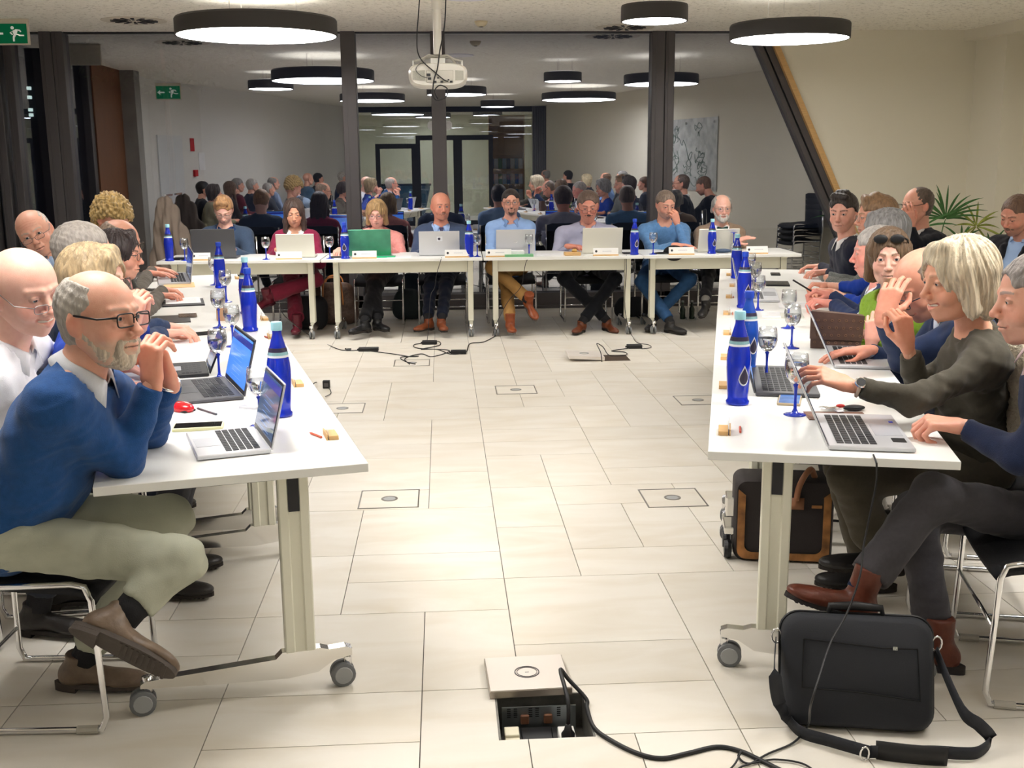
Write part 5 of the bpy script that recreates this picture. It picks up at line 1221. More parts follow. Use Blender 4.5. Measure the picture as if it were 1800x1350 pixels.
person('smiling bald man in white shirt with glasses low on nose', W(44, 513, 3.62), 56, 12, -6, hs=1.14, res=0,
       face=dict(skin=SK2, hair='none', smile=1, nose=1.2, browa=.2, wide=1.06, down=.6, flush=1., iris=rgb(100, 120, 140)),
       body=dict(yaw=88, neck=W(14, 610, 3.66), pelvis=W(-100, 840, 3.75), w=1.1, belly=1.2), arms=dict(R=dict(w=T(215, 700) + V3(-.03, 0, .04), d=(1, .1, 0), style='flat'), L=dict(w=T(205, 665) + V3(-.03, 0, .04), d=(1, .0, 0), style='relax')),
       legs=dict(), top=dict(kind='shirt', c=rgb(240, 240, 246), collar=rgb(244, 244, 250), open=22, fab='cotton', buttons=rgb(40, 44, 60)), pants=dict(c=rgb(52, 56, 66)), shoes=dict(c=(40, 36, 34)),
       glasses=dict(c=rgb(150, 150, 150), metal=.9, w=.022, h=.012, dz=-.014, dy=.008, r=.001))
person('blond woman in blue blouse with hands clasped at face', W(166, 495, 4.02), 82, 4, 0, hs=1.04, res=1, fem=1,
       face=dict(skin=SK2, hair='bob', hairc=rgb(176, 154, 118), hairv=.5, lips=rgb(200, 110, 110)), body=dict(yaw=95, lean=.12, w=.95), arms=dict(R=dict(e=T(222, 640) + V3(0, 0, .04), w=W(236, 566, 4.0), d=(.25, 0, 1), n=(-.4, -1, 0), style='clasp'), L=dict(e=T(245, 628) + V3(0, 0, .04), w=W(250, 562, 4.12), d=(.1, -.1, 1), n=(.4, 1, .2), style='clasp')),
       top=dict(kind='blouse', c=rgb(42, 68, 158), sleeve=.8, fab='cotton'), pants=dict(c=rgb(60, 60, 66)), shoes=dict(c=(40, 36, 34)), glasses=dict(c=rgb(70, 56, 48), w=.025, h=.017))
person('grey haired man in navy suit turned from the camera', W(148, 447, 4.75), 128, 2, 0, hs=1.12, res=1,
       face=dict(skin=SK2, hair='short', hairc=rgb(160, 152, 144), hairt=.006, hairv=.3), body=dict(yaw=104, lean=.10, w=1.08, belly=1.1), arms=dict(R=dict(w=T(288, 605) + V3(0, 0, .05), d=(1, .25, .05), style='relax'), L=dict(w=T(296, 592) + V3(0, 0, .05), d=(1, -.3, -.05), style='relax')),
       top=dict(kind='jacket', c=rgb(44, 60, 92), inner=rgb(214, 222, 236), collar=rgb(222, 228, 240), fab='suit'), pants=dict(c=rgb(44, 50, 66)), shoes=dict(c=(40, 36, 34)))
person('dark haired woman in glasses and olive brown jacket', W(208, 448, 5.55), 92, 6, 0, hs=1.0, res=1, fem=1,
       face=dict(skin=SK3, hair='pixie', hairc=rgb(52, 40, 40), hairv=.4, hairt=.010), body=dict(yaw=104, lean=.14), arms=dict(R=dict(w=T(283, 533) + V3(0, 0, .05), d=(1, .3, .0), style='relax'), L=dict(w=T(290, 524) + V3(0, 0, .055), d=(1, -.1, -.1), style='relax')),
       top=dict(kind='jacket', c=rgb(92, 84, 74), inner=rgb(60, 56, 54)), pants=dict(c=rgb(50, 50, 54)), shoes=dict(c=(40, 36, 34)), glasses=dict(c=rgb(30, 26, 26), w=.025, h=.017, r=.0015))
person('bald man with round glasses typing in pink shirt', W(212, 428, 6.45), 76, 8, 0, hs=1.1, res=1,
       face=dict(skin=SK3, hair='rim', hairc=rgb(150, 128, 110), hairt=.004, flush=.9, down=.4), body=dict(yaw=104, lean=.16), arms=dict(R=dict(w=T(262, 494) + V3(0, 0, .06), d=(1, .1, -.05), style='flat'), L=dict(w=T(270, 487) + V3(0, 0, .06), d=(1, -.1, -.05), style='flat')),
       top=dict(kind='jacket', c=rgb(88, 80, 70), inner=rgb(236, 156, 150), collar=rgb(240, 180, 176)), pants=dict(c=rgb(50, 50, 54)), shoes=dict(c=(40, 36, 34)), glasses=dict(c=rgb(40, 26, 24), sq=.9, w=.022, h=.019, r=.0016))
person('old man in grey vest tilting his head by dark windows', W(63, 410, 6.5), 12, 8, -24, hs=1.1, res=1,
       face=dict(skin=SK1, hair='rim', hairc=rgb(190, 180, 168), hairt=.003, nose=1.15, wide=1.03, wrinkle=1, flush=.4), body=dict(yaw=40, neck=W(106, 460, 6.55), lean=.12, w=1.02, belly=1.2), arms=dict(R=dict(w=W(60, 600, 6.2), hide=True), L=dict(w=W(170, 600, 6.2), hide=True)),
       top=dict(kind='vest', c=rgb(110, 114, 122), inner=rgb(176, 200, 232), collar=rgb(176, 200, 232), sleeve=0, vw=.09), pants=dict(c=rgb(60, 60, 64)), shoes=dict(c=(50, 40, 34)), glasses=dict(c=rgb(110, 110, 112), metal=.7, w=.024, h=.012, dz=-.008, dy=.006))
person('person with tousled curly blond hair behind bald man', W(197, 384, 7.45), 60, 30, 0, hs=1.14, res=2, fem=1,
       face=dict(skin=SK3, hair='curly', hairc=rgb(178, 148, 92), hairv=.55, hairt=.024, down=1), body=dict(yaw=95), arms=dict(R=dict(hide=True), L=dict(hide=True)), top=dict(kind='sweater', c=rgb(80, 78, 74)), pants=dict(c=rgb(60, 60, 64)), shoes=dict(c=(50, 40, 34)))
# ---- back row
KY = 10.86
def back(label, px, py, yaw=0, pitch=10, roll=0, hs=1.06, fem=0, Y=KY, face=None, body=None, arms=None, legs=None, **kw):
    b = dict(yaw=0, lean=.10, hf=.06, s=1.06); b.update(body or {}); h = W(px, py, Y)
    a = {'R': dict(w=(h[0] - .13, 10.52, TZ + .05), d=(.5, -1, -.1), style='flat'), 'L': dict(w=(h[0] + .13, 10.52, TZ + .05), d=(-.5, -1, -.1), style='flat')}
    for k in (arms or {}): a[k] = arms[k]
    return person(label, h, yaw, pitch, roll, hs=hs, res=2, fem=fem, face=face, body=b, arms=a, legs=legs, **kw)
def ft(rx, ry, Y, d): p = W(rx, ry, Y); return dict(a=V3(p[0], Y, max(p[2], .095)), d=d)
back('man in slate jacket reading head down behind dark laptop', 393, 369, 5, 34, hs=1.06, face=dict(skin=SK2, hair='quiff', hairc=rgb(172, 128, 84), down=1, stubble=.3), top=dict(kind='jacket', c=rgb(62, 78, 100), inner=rgb(24, 50, 92), collar=rgb(24, 50, 92), fab='suit', t=.022), pants=dict(c=rgb(30, 34, 44)), shoes=dict(c=(40, 34, 30)), glasses=GT,
     legs=dict(R=ft(372, 590, 10.3, (0, -1, 0)), L=ft(415, 590, 10.3, (0, -1, 0))))
back('woman in burgundy trouser suit with long brown hair', 517, 374, 6, 16, fem=1, face=dict(skin=rgb(228, 172, 140), hair='long', hairc=rgb(74, 56, 48), hairv=.3, down=.7, lips=rgb(190, 90, 90)), top=dict(kind='jacket', c=rgb(142, 40, 72), inner=rgb(240, 238, 238), collar=rgb(240, 238, 238), fab='suit', v0=.5, open=30), pants=dict(c=rgb(112, 30, 50), w=1.5), shoes=dict(kind='boot', c=(98, 24, 40), sole=(70, 20, 34), sock=(98, 24, 40)),
     legs=dict(R=ft(522, 566, 10.22, (0, -1, 0)), L=dict(a=W(468, 520, 10.25), k=W(556, 492, 10.38), d=(-.6, -.8, -.2))))
back('woman in salmon pink sweater and glasses, blond bob', 662, 376, -4, 14, fem=1, face=dict(skin=SK2, hair='bob', hairc=rgb(176, 142, 96), down=.8), body=dict(w=1.05), top=dict(kind='sweater', c=rgb(240, 160, 152), fab='wool', neckz=.01), pants=dict(c=rgb(22, 22, 26), w=1.25), shoes=dict(kind='low', c=(20, 20, 22)), glasses=dict(c=rgb(140, 70, 90), w=.027, h=.02, r=.0014),
     arms=dict(R=dict(w=(W(596, 441, 10.4)[0], 10.42, TZ + .05), d=(-.2, -1, -.1), style='relax')), legs=dict(R=ft(664, 562, 10.15, (.6, -1, -.0)), L=ft(640, 566, 10.05, (-.8, -1, 0))))
back('bald man in navy suit with patterned tie and moustache', 775, 363, 14, 4, hs=1.1, face=dict(skin=rgb(218, 150, 124), hair='none', wide=1.04, stubble=.15, beard='moustache', beardc=rgb(150, 110, 90), wrinkle=1, nose=1.1), body=dict(w=1.06, belly=1.15), top=dict(kind='jacket', c=rgb(70, 84, 112), inner=rgb(168, 196, 240), collar=rgb(172, 200, 244), tie=rgb(84, 84, 122), fab='suit'), pants=dict(c=rgb(28, 34, 52)), shoes=dict(c=(126, 66, 36)),
     legs=dict(R=ft(752, 562, 10.2, (-.75, -1, 0)), L=ft(776, 562, 10.1, (.15, -1, 0))))
back('man with goatee and glasses in light blue shirt', 898, 356, 0, 2, hs=1.04, face=dict(skin=SK3, hair='short', hairc=rgb(48, 38, 34), hairt=.009, beard='goatee', beardc=rgb(84, 66, 56), stubble=.3), body=dict(w=.98), top=dict(kind='shirt', c=rgb(150, 182, 228), collar=rgb(136, 168, 216), open=24, fab='cotton', buttons=rgb(230, 230, 240)), pants=dict(c=rgb(170, 130, 78), fab='cotton'), shoes=dict(kind='boot', c=(140, 70, 36), sole=(92, 88, 84)), glasses=dict(c=rgb(60, 40, 34), w=.025, h=.016, r=.0014),
     legs=dict(R=ft(897, 565, 9.98, (.05, -1, 0)), L=dict(a=W(930, 528, 10.05), k=W(866, 470, 10.35), d=(.3, -.8, -.5), n=(0, -.4, 1))), arms=dict(R=dict(w=(W(870, 440, 10.5)[0] + .12, 10.56, TZ + .05), d=(1, -.3, 0), hide=False, style='relax'), L=dict(w=(W(925, 440, 10.5)[0] - .1, 10.56, TZ + .05), d=(-1, -.3, 0), style='relax')))
back('large man in lavender grey shirt with dark moustache', 1034, 362, -4, 16, hs=1.16, face=dict(skin=rgb(218, 150, 126), hair='short', hairc=rgb(104, 84, 72), hairt=.010, wide=1.1, beard='moustache', beardc=rgb(88, 66, 56), double=1, down=.8, flush=.9), body=dict(w=1.4, belly=1.5), top=dict(kind='shirt', c=rgb(172, 172, 192), collar=rgb(176, 178, 200), open=26, fab='cotton', buttons=rgb(60, 60, 80)), pants=dict(c=rgb(20, 22, 28)), shoes=dict(c=(106, 56, 32)), glasses=dict(c=rgb(40, 30, 30), dz=-.014, dy=.006, w=.024, h=.014),
     arms=dict(R=dict(w=(W(1000, 440, 10.5)[0], 10.50, TZ + .05), d=(.9, -.5, 0), style='relax')), legs=dict(R=dict(a=V3(*W(1068, 552, 10.2)[:2], .10), k=W(992, 490, 10.4), d=(.35, -1, -.1)), L=dict(a=V3(*W(1022, 556, 10.12)[:2], .10), k=W(1082, 490, 10.4), d=(-.5, -1, 0))))
back('man in blue crew neck sweater with fist at mouth', 1170, 360, 10, 16, hs=1.1, face=dict(skin=SK3, hair='short', hairc=rgb(130, 112, 98), hairt=.008, stubble=.45, beardc=rgb(140, 130, 120), down=.6), body=dict(w=1.06), top=dict(kind='sweater', c=rgb(98, 142, 190), fab='wool'), pants=dict(c=rgb(52, 86, 128), fab='jeans'), shoes=dict(c=(38, 36, 36)),
     arms=dict(L=dict(e=W(1205, 436, 10.55), w=W(1190, 392, 10.62), d=(-.35, -.3, 1), n=(.2, -1, .2), style='fist'), R=dict(w=(W(1188, 436, 10.45)[0], 10.47, TZ + .05), d=(1, -.2, 0), style='flat')), legs=dict(R=dict(a=V3(*W(1180, 552, 10.0)[:2], .10), k=W(1128, 495, 10.38), d=(.6, -1, 0)), L=dict(a=V3(*W(1146, 556, 10.2)[:2], .10), k=W(1212, 492, 10.38), d=(-.4, -1, 0))))
back('white bearded man in tan sweater and green bow tie', 1269, 366, -2, 6, hs=1.06, face=dict(skin=SK2, hair='sidelong', hairc=rgb(168, 164, 158), beard='full', beardc=rgb(220, 214, 206), browa=.3, wrinkle=1), body=dict(w=1.0), top=dict(kind='vest', c=rgb(150, 128, 108), inner=rgb(238, 238, 236), collar=rgb(240, 240, 240), bow=rgb(20, 62, 54), v0=.72, vw=.06, sleeve=1, t=.016, icuff=0, fab='wool'), pants=dict(c=rgb(42, 42, 46)), shoes=dict(c=(38, 36, 36), sock=(130, 128, 124)), glasses=dict(c=rgb(170, 160, 150), metal=.6, sq=.9, w=.022, h=.018),
     arms=dict(L=dict(w=W(1292, 425, 10.5), d=(.9, -.2, .35), n=(0, -.3, 1), style='spread')), legs=dict(R=dict(a=W(1240, 530, 10.1), d=(-.5, -1, -.3)), L=dict(a=V3(*W(1290, 560, 10.3)[:2], .10), d=(.2, -1, 0))))
# ---- right row
person('man in navy sweater at right edge, grey hair', W(1824, 526, 3.14), -100, 6, 0, hs=1.12, res=0,
       face=dict(skin=SK1, hair='short', hairc=rgb(150, 142, 138), hairt=.010, hairv=.5, stubble=.2, down=.5), body=dict(yaw=-104, neck=W(1858, 620, 3.16), pelvis=W(1905, 925, 3.26), w=1.06, R=W(1850, 655, 3.36), L=W(1868, 690, 2.96)),
       arms=dict(L=dict(e=W(1800, 805, 2.98), w=T(1690, 778) + V3(0, 0, .05), d=(-.9, .25, .1), n=(0, -.2, 1), style='loose'), R=dict(w=T(1690, 722) + V3(.1, .1, .05), hide=True)),
       legs=dict(L=dict(k=W(1640, 872, 3.08), a=W(1510, 1035, 3.0), d=(-.93, .05, .33), n=(.34, 0, .93)), R=dict(k=W(1608, 900, 3.34), a=V3(*fl(1640, 1175)[:2], .105), d=(-.75, .5, 0))),
       top=dict(kind='sweater', c=rgb(34, 44, 74), collar=rgb(226, 200, 200), fab='wool', fold=.004), pants=dict(c=rgb(72, 70, 74), fab='suit', w=1.15), shoes=dict(kind='boot', c=(104, 52, 36), sole=(50, 46, 46), sock=(28, 50, 86)))
def r2_extra(root, base, q):
    el, wr = q['A'][-1][:2]; d = nrm(wr - el); c = wr - d * .035; a = nrm(np.cross(d, (0, 0, 1))); b = np.cross(a, d)
    m = MB(base); m.tube([c + .029 * (math.cos(k * PI / 10) * a + math.sin(k * PI / 10) * b) for k in range(20)], .006, 6, closed=True); wch = m.build('wristwatch', mat('strap_sand', rgb(206, 180, 158), rough=.6), root, True)
    nn = nrm(V3(-.2, -.75, .7) - d * (V3(-.2, -.75, .7) @ d)); x = nrm(np.cross(d, nn)); R = np.array([x, d, nn]).T
    m = MB(base); m.lathe([(0, 0), (.019, 0), (.020, .004), (.017, .008), (0, .008)], 24, c + nn * .028, R); m.build('watch_case', CHROME, wch, math.radians(40)); m = MB(base); m.lathe([(0, .0078), (.0145, .0078), (.0145, .0092), (0, .0092)], 24, c + nn * .028, R); m.build('watch_face', BLK, wch)
person('blond smiling woman in olive top wearing a wristwatch', W(1684, 492, 3.60), -84, 8, 0, hs=1.13, res=0, fem=1,
       face=dict(skin=rgb(232, 174, 144), hair='bob', hairc=rgb(214, 200, 172), hairv=.45, hairt=.014, smile=1, down=.5, browc=rgb(160, 130, 104), browa=.4, lips=rgb(196, 100, 96)), body=dict(yaw=-104, neck=W(1712, 590, 3.62), pelvis=W(1716, 815, 3.72), L=W(1735, 640, 3.44), R=W(1716, 606, 3.82), w=1.04),
       arms=dict(L=dict(e=W(1606, 706, 3.36), w=W(1490, 676, 3.42), d=(-.95, .15, .35), n=(.1, -.6, .8), style='relax'), R=dict(e=W(1618, 690, 3.75), w=W(1594, 604, 3.70), d=(-.25, 0, 1), n=(.2, -1, .1), style='loose')),
       legs=dict(L=dict(k=W(1490, 838, 3.5), a=W(1545, 960, 3.6), d=(-1, .2, 0)), R=dict(k=W(1480, 820, 3.8), a=V3(*fl(1530, 1040)[:2], .11), d=(-1, .2, 0))),
       top=dict(kind='blouse', c=rgb(74, 70, 60), sleeve=.86, cuff=.008, fold=.005, fab='suit', t=.010), pants=dict(c=rgb(82, 76, 64), w=1.5), shoes=dict(c=(30, 28, 28)), extra=r2_extra)
person('bald man with glasses bending down, hand on forehead', W(1622, 500, 4.25), -80, 32, 0, hs=1.14, res=0,
       face=dict(skin=rgb(228, 166, 142), hair='rim', hairc=rgb(128, 112, 100), hairt=.003, down=.8), body=dict(yaw=-104, neck=W(1680, 552, 4.3), lean=.22, w=1.08), arms=dict(L=dict(e=T(1588, 655) + V3(0, 0, .06), w=W(1553, 556, 4.08), d=(.32, .1, 1), n=(-.6, -.9, .1), style='relax'), R=dict(w=T(1532, 640) + V3(0, .05, .05), d=(-1, .1, -.05), style='flat')),
       top=dict(kind='jacket', c=rgb(36, 50, 82), inner=rgb(210, 220, 236), fab='suit'), pants=dict(c=rgb(40, 46, 60)), shoes=dict(c=(40, 36, 34)), glasses=dict(c=rgb(30, 36, 54), w=.026, h=.018, dy=.004, dz=-.008, r=.0018))
person('woman in lime green jumper, sunglasses pushed up in hair', W(1562, 452, 4.95), -22, 6, -2, hs=1.06, res=1, fem=1,
       face=dict(skin=SK2, hair='bob', hairc=rgb(112, 88, 66), hairv=.4, hairt=.010, lips=rgb(190, 110, 108)), body=dict(yaw=-80, lean=.10), arms=dict(L=dict(e=W(1580, 590, 4.8), w=W(1532, 600, 4.6), d=(.1, .1, 1), n=(-.5, -1, .2), style='relax'), R=dict(w=W(1520, 585, 4.85), hide=True)),
       top=dict(kind='sweater', c=rgb(132, 168, 48), fab='wool'), pants=dict(c=rgb(40, 40, 46)), shoes=dict(c=(40, 36, 34)),
       extra=lambda root, base, q: (lambda m: m.build('sunglasses', BLK, root, True))((lambda m: (m.tube([q['hc'] + q['HR'] @ V3(-.082, .0, .05), q['hc'] + q['HR'] @ V3(-.075, .06, .085), q['hc'] + q['HR'] @ V3(-.06, .085, .098)], .004, 6), [m.ell(q['hc'] + q['HR'] @ V3(s * .034, .088, .095), (.030, .008, .020), q['HR'], 14, 6) for s in (-1, 1)], m)[-1])(MB(base))))
person('grey haired man in navy suit, profile, hands together', W(1540, 444, 5.65), -112, 6, 0, hs=1.10, res=1,
       face=dict(skin=rgb(230, 160, 146), hair='short', hairc=rgb(176, 170, 166), hairt=.010, flush=1), body=dict(yaw=-104, lean=.14, w=1.05), arms=dict(L=dict(w=T(1462, 553) + V3(0, 0, .06), d=(-1, .25, .2), style='loose'), R=dict(w=T(1458, 540) + V3(0, 0, .07), d=(-1, .1, .3), style='loose')),
       top=dict(kind='jacket', c=rgb(40, 52, 86), inner=rgb(226, 232, 242), collar=rgb(226, 232, 242), fab='suit'), pants=dict(c=rgb(40, 46, 60)), shoes=dict(c=(40, 36, 34)))
person('grey haired woman in royal blue top holding a pen', W(1556, 412, 6.3), -115, 10, 0, hs=1.12, res=1, fem=1,
       face=dict(skin=SK3, hair='pixie', hairc=rgb(140, 138, 138), hairv=.5), body=dict(yaw=-104, lean=.16), arms=dict(L=dict(w=T(1462, 527) + V3(0, 0, .05), d=(-1, .2, .1), style='loose'), R=dict(w=T(1452, 515) + V3(0, 0, .05), d=(-1, .1, .1), style='loose')),
       top=dict(kind='blouse', c=rgb(28, 62, 158), sleeve=.55, fab='cotton'), pants=dict(c=rgb(40, 40, 46)), shoes=dict(c=(40, 36, 34)))
person('brown haired man with glasses in grey knit sweater', W(1540, 382, 6.95), -98, 4, 0, hs=1.12, res=1,
       face=dict(skin=SK3, hair='quiff', hairc=rgb(140, 108, 78), hairv=.4, hairt=.012, beard=None, stubble=.3), body=dict(yaw=-104, lean=.20, w=1.08), arms=dict(L=dict(w=T(1448, 508) + V3(.02, 0, .05), hide=True), R=dict(w=T(1450, 500) + V3(0, 0, .05), hide=True)),
       top=dict(kind='knit', c=rgb(128, 132, 130), fab='knit'), pants=dict(c=rgb(40, 40, 46)), shoes=dict(c=(40, 36, 34)), glasses=dict(c=rgb(160, 150, 140), metal=.7, sq=.9, w=.021, h=.018))
person('young dark haired man in navy jumper by slanted post', W(1482, 374, 7.55), -38, 8, 0, hs=1.10, res=1,
       face=dict(skin=rgb(232, 176, 156), hair='quiff', hairc=rgb(44, 34, 30), hairt=.011), body=dict(yaw=-92, lean=.14, w=1.02), arms=dict(L=dict(w=T(1447, 490) + V3(.03, 0, .05), d=(-1, .2, 0), style='relax'), R=dict(w=T(1442, 480) + V3(0, 0, .05), d=(-1, .2, 0), style='relax')),
       top=dict(kind='sweater', c=rgb(34, 38, 56), collar=rgb(236, 234, 234), fab='wool'), pants=dict(c=rgb(40, 40, 46)), shoes=dict(c=(40, 36, 34)))
person('man in black and blue jumper holding hand before face', W(1612, 362, 7.95), -78, 2, 0, hs=1.10, res=1,
       face=dict(skin=SK3, hair='thin', hairc=rgb(96, 80, 70), hairt=.004), body=dict(yaw=-70, lean=.10, w=1.04), arms=dict(L=dict(e=W(1608, 432, 7.75), w=W(1600, 398, 7.78), d=(-.2, 0, 1), n=(-.2, -1, .1), style='relax'), R=dict(w=W(1570, 480, 7.7), hide=True)),
       top=dict(kind='sweater', c=rgb(22, 24, 32), collar=rgb(226, 226, 226), fab='wool'), pants=dict(c=rgb(40, 40, 46)), shoes=dict(c=(40, 36, 34)), glasses=dict(c=rgb(24, 24, 26), r=.0015))
person('man in black cardigan leaning back by the right wall', W(1786, 378, 7.4), -62, 22, 6, hs=1.10, res=1,
       face=dict(skin=rgb(226, 164, 140), hair='short', hairc=rgb(112, 84, 66), hairt=.005, stubble=.4, beard='moustache', beardc=rgb(130, 100, 84), down=1, flush=1), body=dict(yaw=-62, neck=W(1803, 424, 7.48), lean=-.10, w=1.12, belly=1.3), arms=dict(R=dict(w=W(1745, 510, 7.2), hide=True), L=dict(w=W(1790, 520, 7.1), hide=True)),
       top=dict(kind='jacket', c=rgb(30, 30, 36), inner=rgb(160, 186, 224), collar=rgb(168, 192, 228), fab='wool', v0=.2), pants=dict(c=rgb(40, 40, 46)), shoes=dict(c=(40, 36, 34)))
# chairs under everybody in view
for i, p in enumerate(BUILT):
    f = None
for p in list(BUILT):
    pass
def seat_for(p, yaw, label, group, back_=.0):
    f = V3(math.sin(math.radians(yaw)), -math.cos(math.radians(yaw)), 0); c = V3(*p.location) + f * (.03 + back_); chair(label, c[0], c[1], yaw, group)
yaws = [88, 88, 95, 104, 104, 104, 40, 95] + [0] * 8 + [-104, -104, -104, -80, -104, -104, -104, -92, -70, -62]
chl = ['black sled chair under the man in blue sweater', 'black sled chair under the man in white shirt', 'black sled chair under the woman in blue blouse', 'black sled chair under the man in navy suit, left row', 'black sled chair under the woman in olive brown jacket', 'black sled chair under the man typing, left row', 'black sled chair under the old man in grey vest', 'black sled chair under the curly haired person',
       'black sled chair under the man in slate jacket', 'black sled chair under the woman in burgundy suit', 'black sled chair under the woman in pink sweater', 'black sled chair under the bald man with tie', 'black sled chair under the man with goatee', 'black sled chair under the large man, back row', 'black sled chair under the man in blue crew neck', 'black sled chair under the man with bow tie',
       'black sled chair under the man at right edge', 'black sled chair under the blond woman in olive', 'black sled chair under the man with hand on forehead', 'black sled chair under the woman in lime green', 'black sled chair under the profile man in navy suit', 'black sled chair under the woman in royal blue', 'black sled chair under the man in grey knit', 'black sled chair under the young man', 'black sled chair under the man with hand before face', 'black sled chair under the man leaning back']
for k, (p, y, l) in enumerate(zip(BUILT, yaws, chl)):
    if k in (0, 16):
        yy = math.radians(y); f_ = V3(math.sin(yy), -math.cos(yy), 0); r_ = V3(-f_[1], f_[0], 0); q = fl(190, 1288) if k == 0 else fl(1730, 1243)
        c = q - f_ * .215 + r_ * (.235 if k == 0 else -.235); chair(l, c[0], c[1], y, 'black sled chairs')
    else: seat_for(p, y, l, 'black sled chairs')
# ---- audience along the walls and behind the camera: seen only as reflections in the glass wall
AUD = [(375, 6.5, 1.14, 70, 1, 'bob', DBRN, rgb(150, 146, 118), 'woman in khaki cardigan'), (357, 6.0, 1.18, 70, 0, 'short', BLK_, rgb(40, 42, 50), 'dark haired man by the left column'), (405, 5.0, 1.16, 60, 1, 'long', BRN, rgb(60, 52, 50), 'woman leaning her cheek on a hand'),
       (418, 4.2, 1.2, 60, 0, 'short', GREY, rgb(96, 34, 44), 'grey man in maroon cardigan'), (434, 3.5, 1.18, 60, 0, 'short', LGREY, rgb(60, 66, 84), 'grey haired man in dark jacket'), (455, 2.6, 1.2, 60, 0, 'rim', GREY, rgb(150, 170, 205), 'bald man in pale blue shirt and vest'),
       (472, 3.2, 1.1, 60, 0, 'thin', LGREY, rgb(70, 74, 84), 'white haired old man'), (510, .8, 1.25, 60, 0, 'none', GREY, rgb(80, 110, 140), 'bald man in denim shirt'), (537, .1, 1.24, 60, 0, 'short', BLK_, rgb(44, 50, 56), 'dark haired man in black pullover'), (603, -1.2, 1.25, 70, 0, 'short', LGREY, rgb(44, 60, 96), 'grey haired man in blue jacket'),
       (979, -1.5, 1.25, -60, 0, 'rim', GREY, rgb(50, 52, 66), 'ruddy man by the curtain'), (1036, .2, 1.25, -50, 0, 'short', BLK_, rgb(26, 26, 30), 'black haired man in black coat'), (1061, 1.3, 1.18, -60, 1, 'bob', BLOND, rgb(60, 60, 70), 'blond woman by right wall'), (1096, 2.3, 1.22, -70, 0, 'rim', BRN, rgb(110, 142, 196), 'balding man in sky blue shirt'),
       (1196, 3.1, 1.26, -100, 0, 'short', GREY, rgb(36, 38, 44), 'grey haired man in dark coat'), (1236, 4.1, 1.16, -70, 0, 'short', BRN, rgb(56, 60, 74), 'man in dark blazer by the map'), (1262, 5.0, 1.12, -20, 1, 'pixie', BRN, rgb(150, 144, 132), 'woman in glasses below the map')]
for px, y, z, yaw, fm, hr, hcx, tc, lb in AUD:
    x = rfx(px, y); xl = np.interp(y, [-3.6, -2.2, 1.53, 5.66, 12], [-2.35, -2.77, -3.5, -4.64, -4.5]) + .62; xr = np.interp(y, [-3.6, .41, 7.2, 9.6], [2.6, 3.36, 5.02, 5.75]) - .62; x = min(max(x, xl), xr)
    person(lb + ' in the audience', (x, y, z), yaw, 0, 0, hs=1.0, res=3, fem=fm, face=dict(skin=SK1, hair=hr, hairc=hcx), body=dict(yaw=yaw), arms=dict(), top=dict(kind='sweater', c=tc), pants=dict(c=rgb(46, 46, 54)), shoes=dict(c=(40, 36, 34)), group='seated audience')
    f = V3(math.sin(math.radians(yaw)), -math.cos(math.radians(yaw)), 0)
    seat_for(BUILT[-1], yaw, 'black sled chair under the ' + lb, 'chairs of the audience')
# ---------------------------------------------------------------- things on the left row
aL = math.atan2(uL[1], uL[0]); aR = math.atan2(uR[1], uR[0])
for (x, y, cp, st, dr, s, lb) in [(494, 731, 'light', 'band', 0, 1.08, 'nearest blue bottle on left row beside open laptop screen'), (440, 582, 'blue', 'band', 0, 1.08, 'blue capped bottle on left row beyond the blue screen'), (435, 552, 'light', 'band', 0, 1.08, 'light capped bottle right behind another on left row'), (388, 506, 'blue', 'band', 0, 1.05, 'farthest blue bottle on the left row'),
                              (1296, 710, 'light', 'band', .25, 1.1, 'nearest blue bottle on the right row'), (1313, 650, 'blue', 'plain', .35, 1.08, 'second blue bottle on right row with large drop label'), (1307, 541, 'blue', 'band', .3, 1.08, 'blue capped bottle before far laptop, right row'), (1294, 489, 'light', 'band', 0, 1.06, 'farthest blue bottle on the right row'),
                              (298, 455, 'light', 'band', 0, 1.08, 'leftmost blue bottle on the back row'), (607, 453, 'blue', 'band', -PI / 2 + 1.5, 1.08, 'blue bottle with drop emblem left of pink sweater'), (825, 452, 'light', 'band', 0, 1.08, 'blue bottle between suit man and goatee man'), (1115, 448, 'blue', 'band', .4, 1.08, 'blue bottle left of man in crew neck'), (1251, 447, 'light', 'band', .4, 1.05, 'blue bottle before the bow tie man')]:
    if y < 460 : p = V3(*W(x, y, 10.02)[:2], TZ)
    else: p = T(x, y)
    bottle(lb, p, cp, st, s, drop=dr if dr != 0 else 0)
for i, (x, y, fu, lb) in enumerate([(458, 749, .55, 'water glass behind the nearest silver laptop screen'), (386, 665, .55, 'water glass by the tablet on left row'), (410, 609, .55, 'water glass between two hands and blue bottle'), (386, 576, .55, 'third farthest water glass of left row'), (398, 531, .55, 'second farthest water glass of left row'), (378, 501, .55, 'farthest water glass on the left row'),
                             (1397, 729, .75, 'nearest water glass on right row by keys'), (1347, 662, .55, 'water glass right of the nearest bottles, right row'), (1391, 612, .55, 'water glass before the brown handbag'), (1385, 577, .3, 'nearly empty water glass behind another, right row'), (1332, 545, .55, 'water glass by the far laptop, right row'), (1327, 515, .55, 'second farthest water glass on right row'), (1318, 494, .55, 'farthest water glass on right row'),
                             (325, 452, .55, 'leftmost water glass on the back row'), (468, 451, .55, 'water glass left of the woman in burgundy'), (580, 451, .55, 'water glass right of the woman in burgundy'), (839, 450, .55, 'water glass beside bottle of the bald suit man'), (930, 449, .55, 'water glass before the grey laptop, back row'), (1148, 447, .55, 'water glass before the man in crew neck')]):
    if y < 460: p = V3(*W(x, y, 10.04)[:2], TZ)
    else: p = T(x, y)
    goblet(lb, p, fu, 1.06 if i not in (6,) else 1.12)
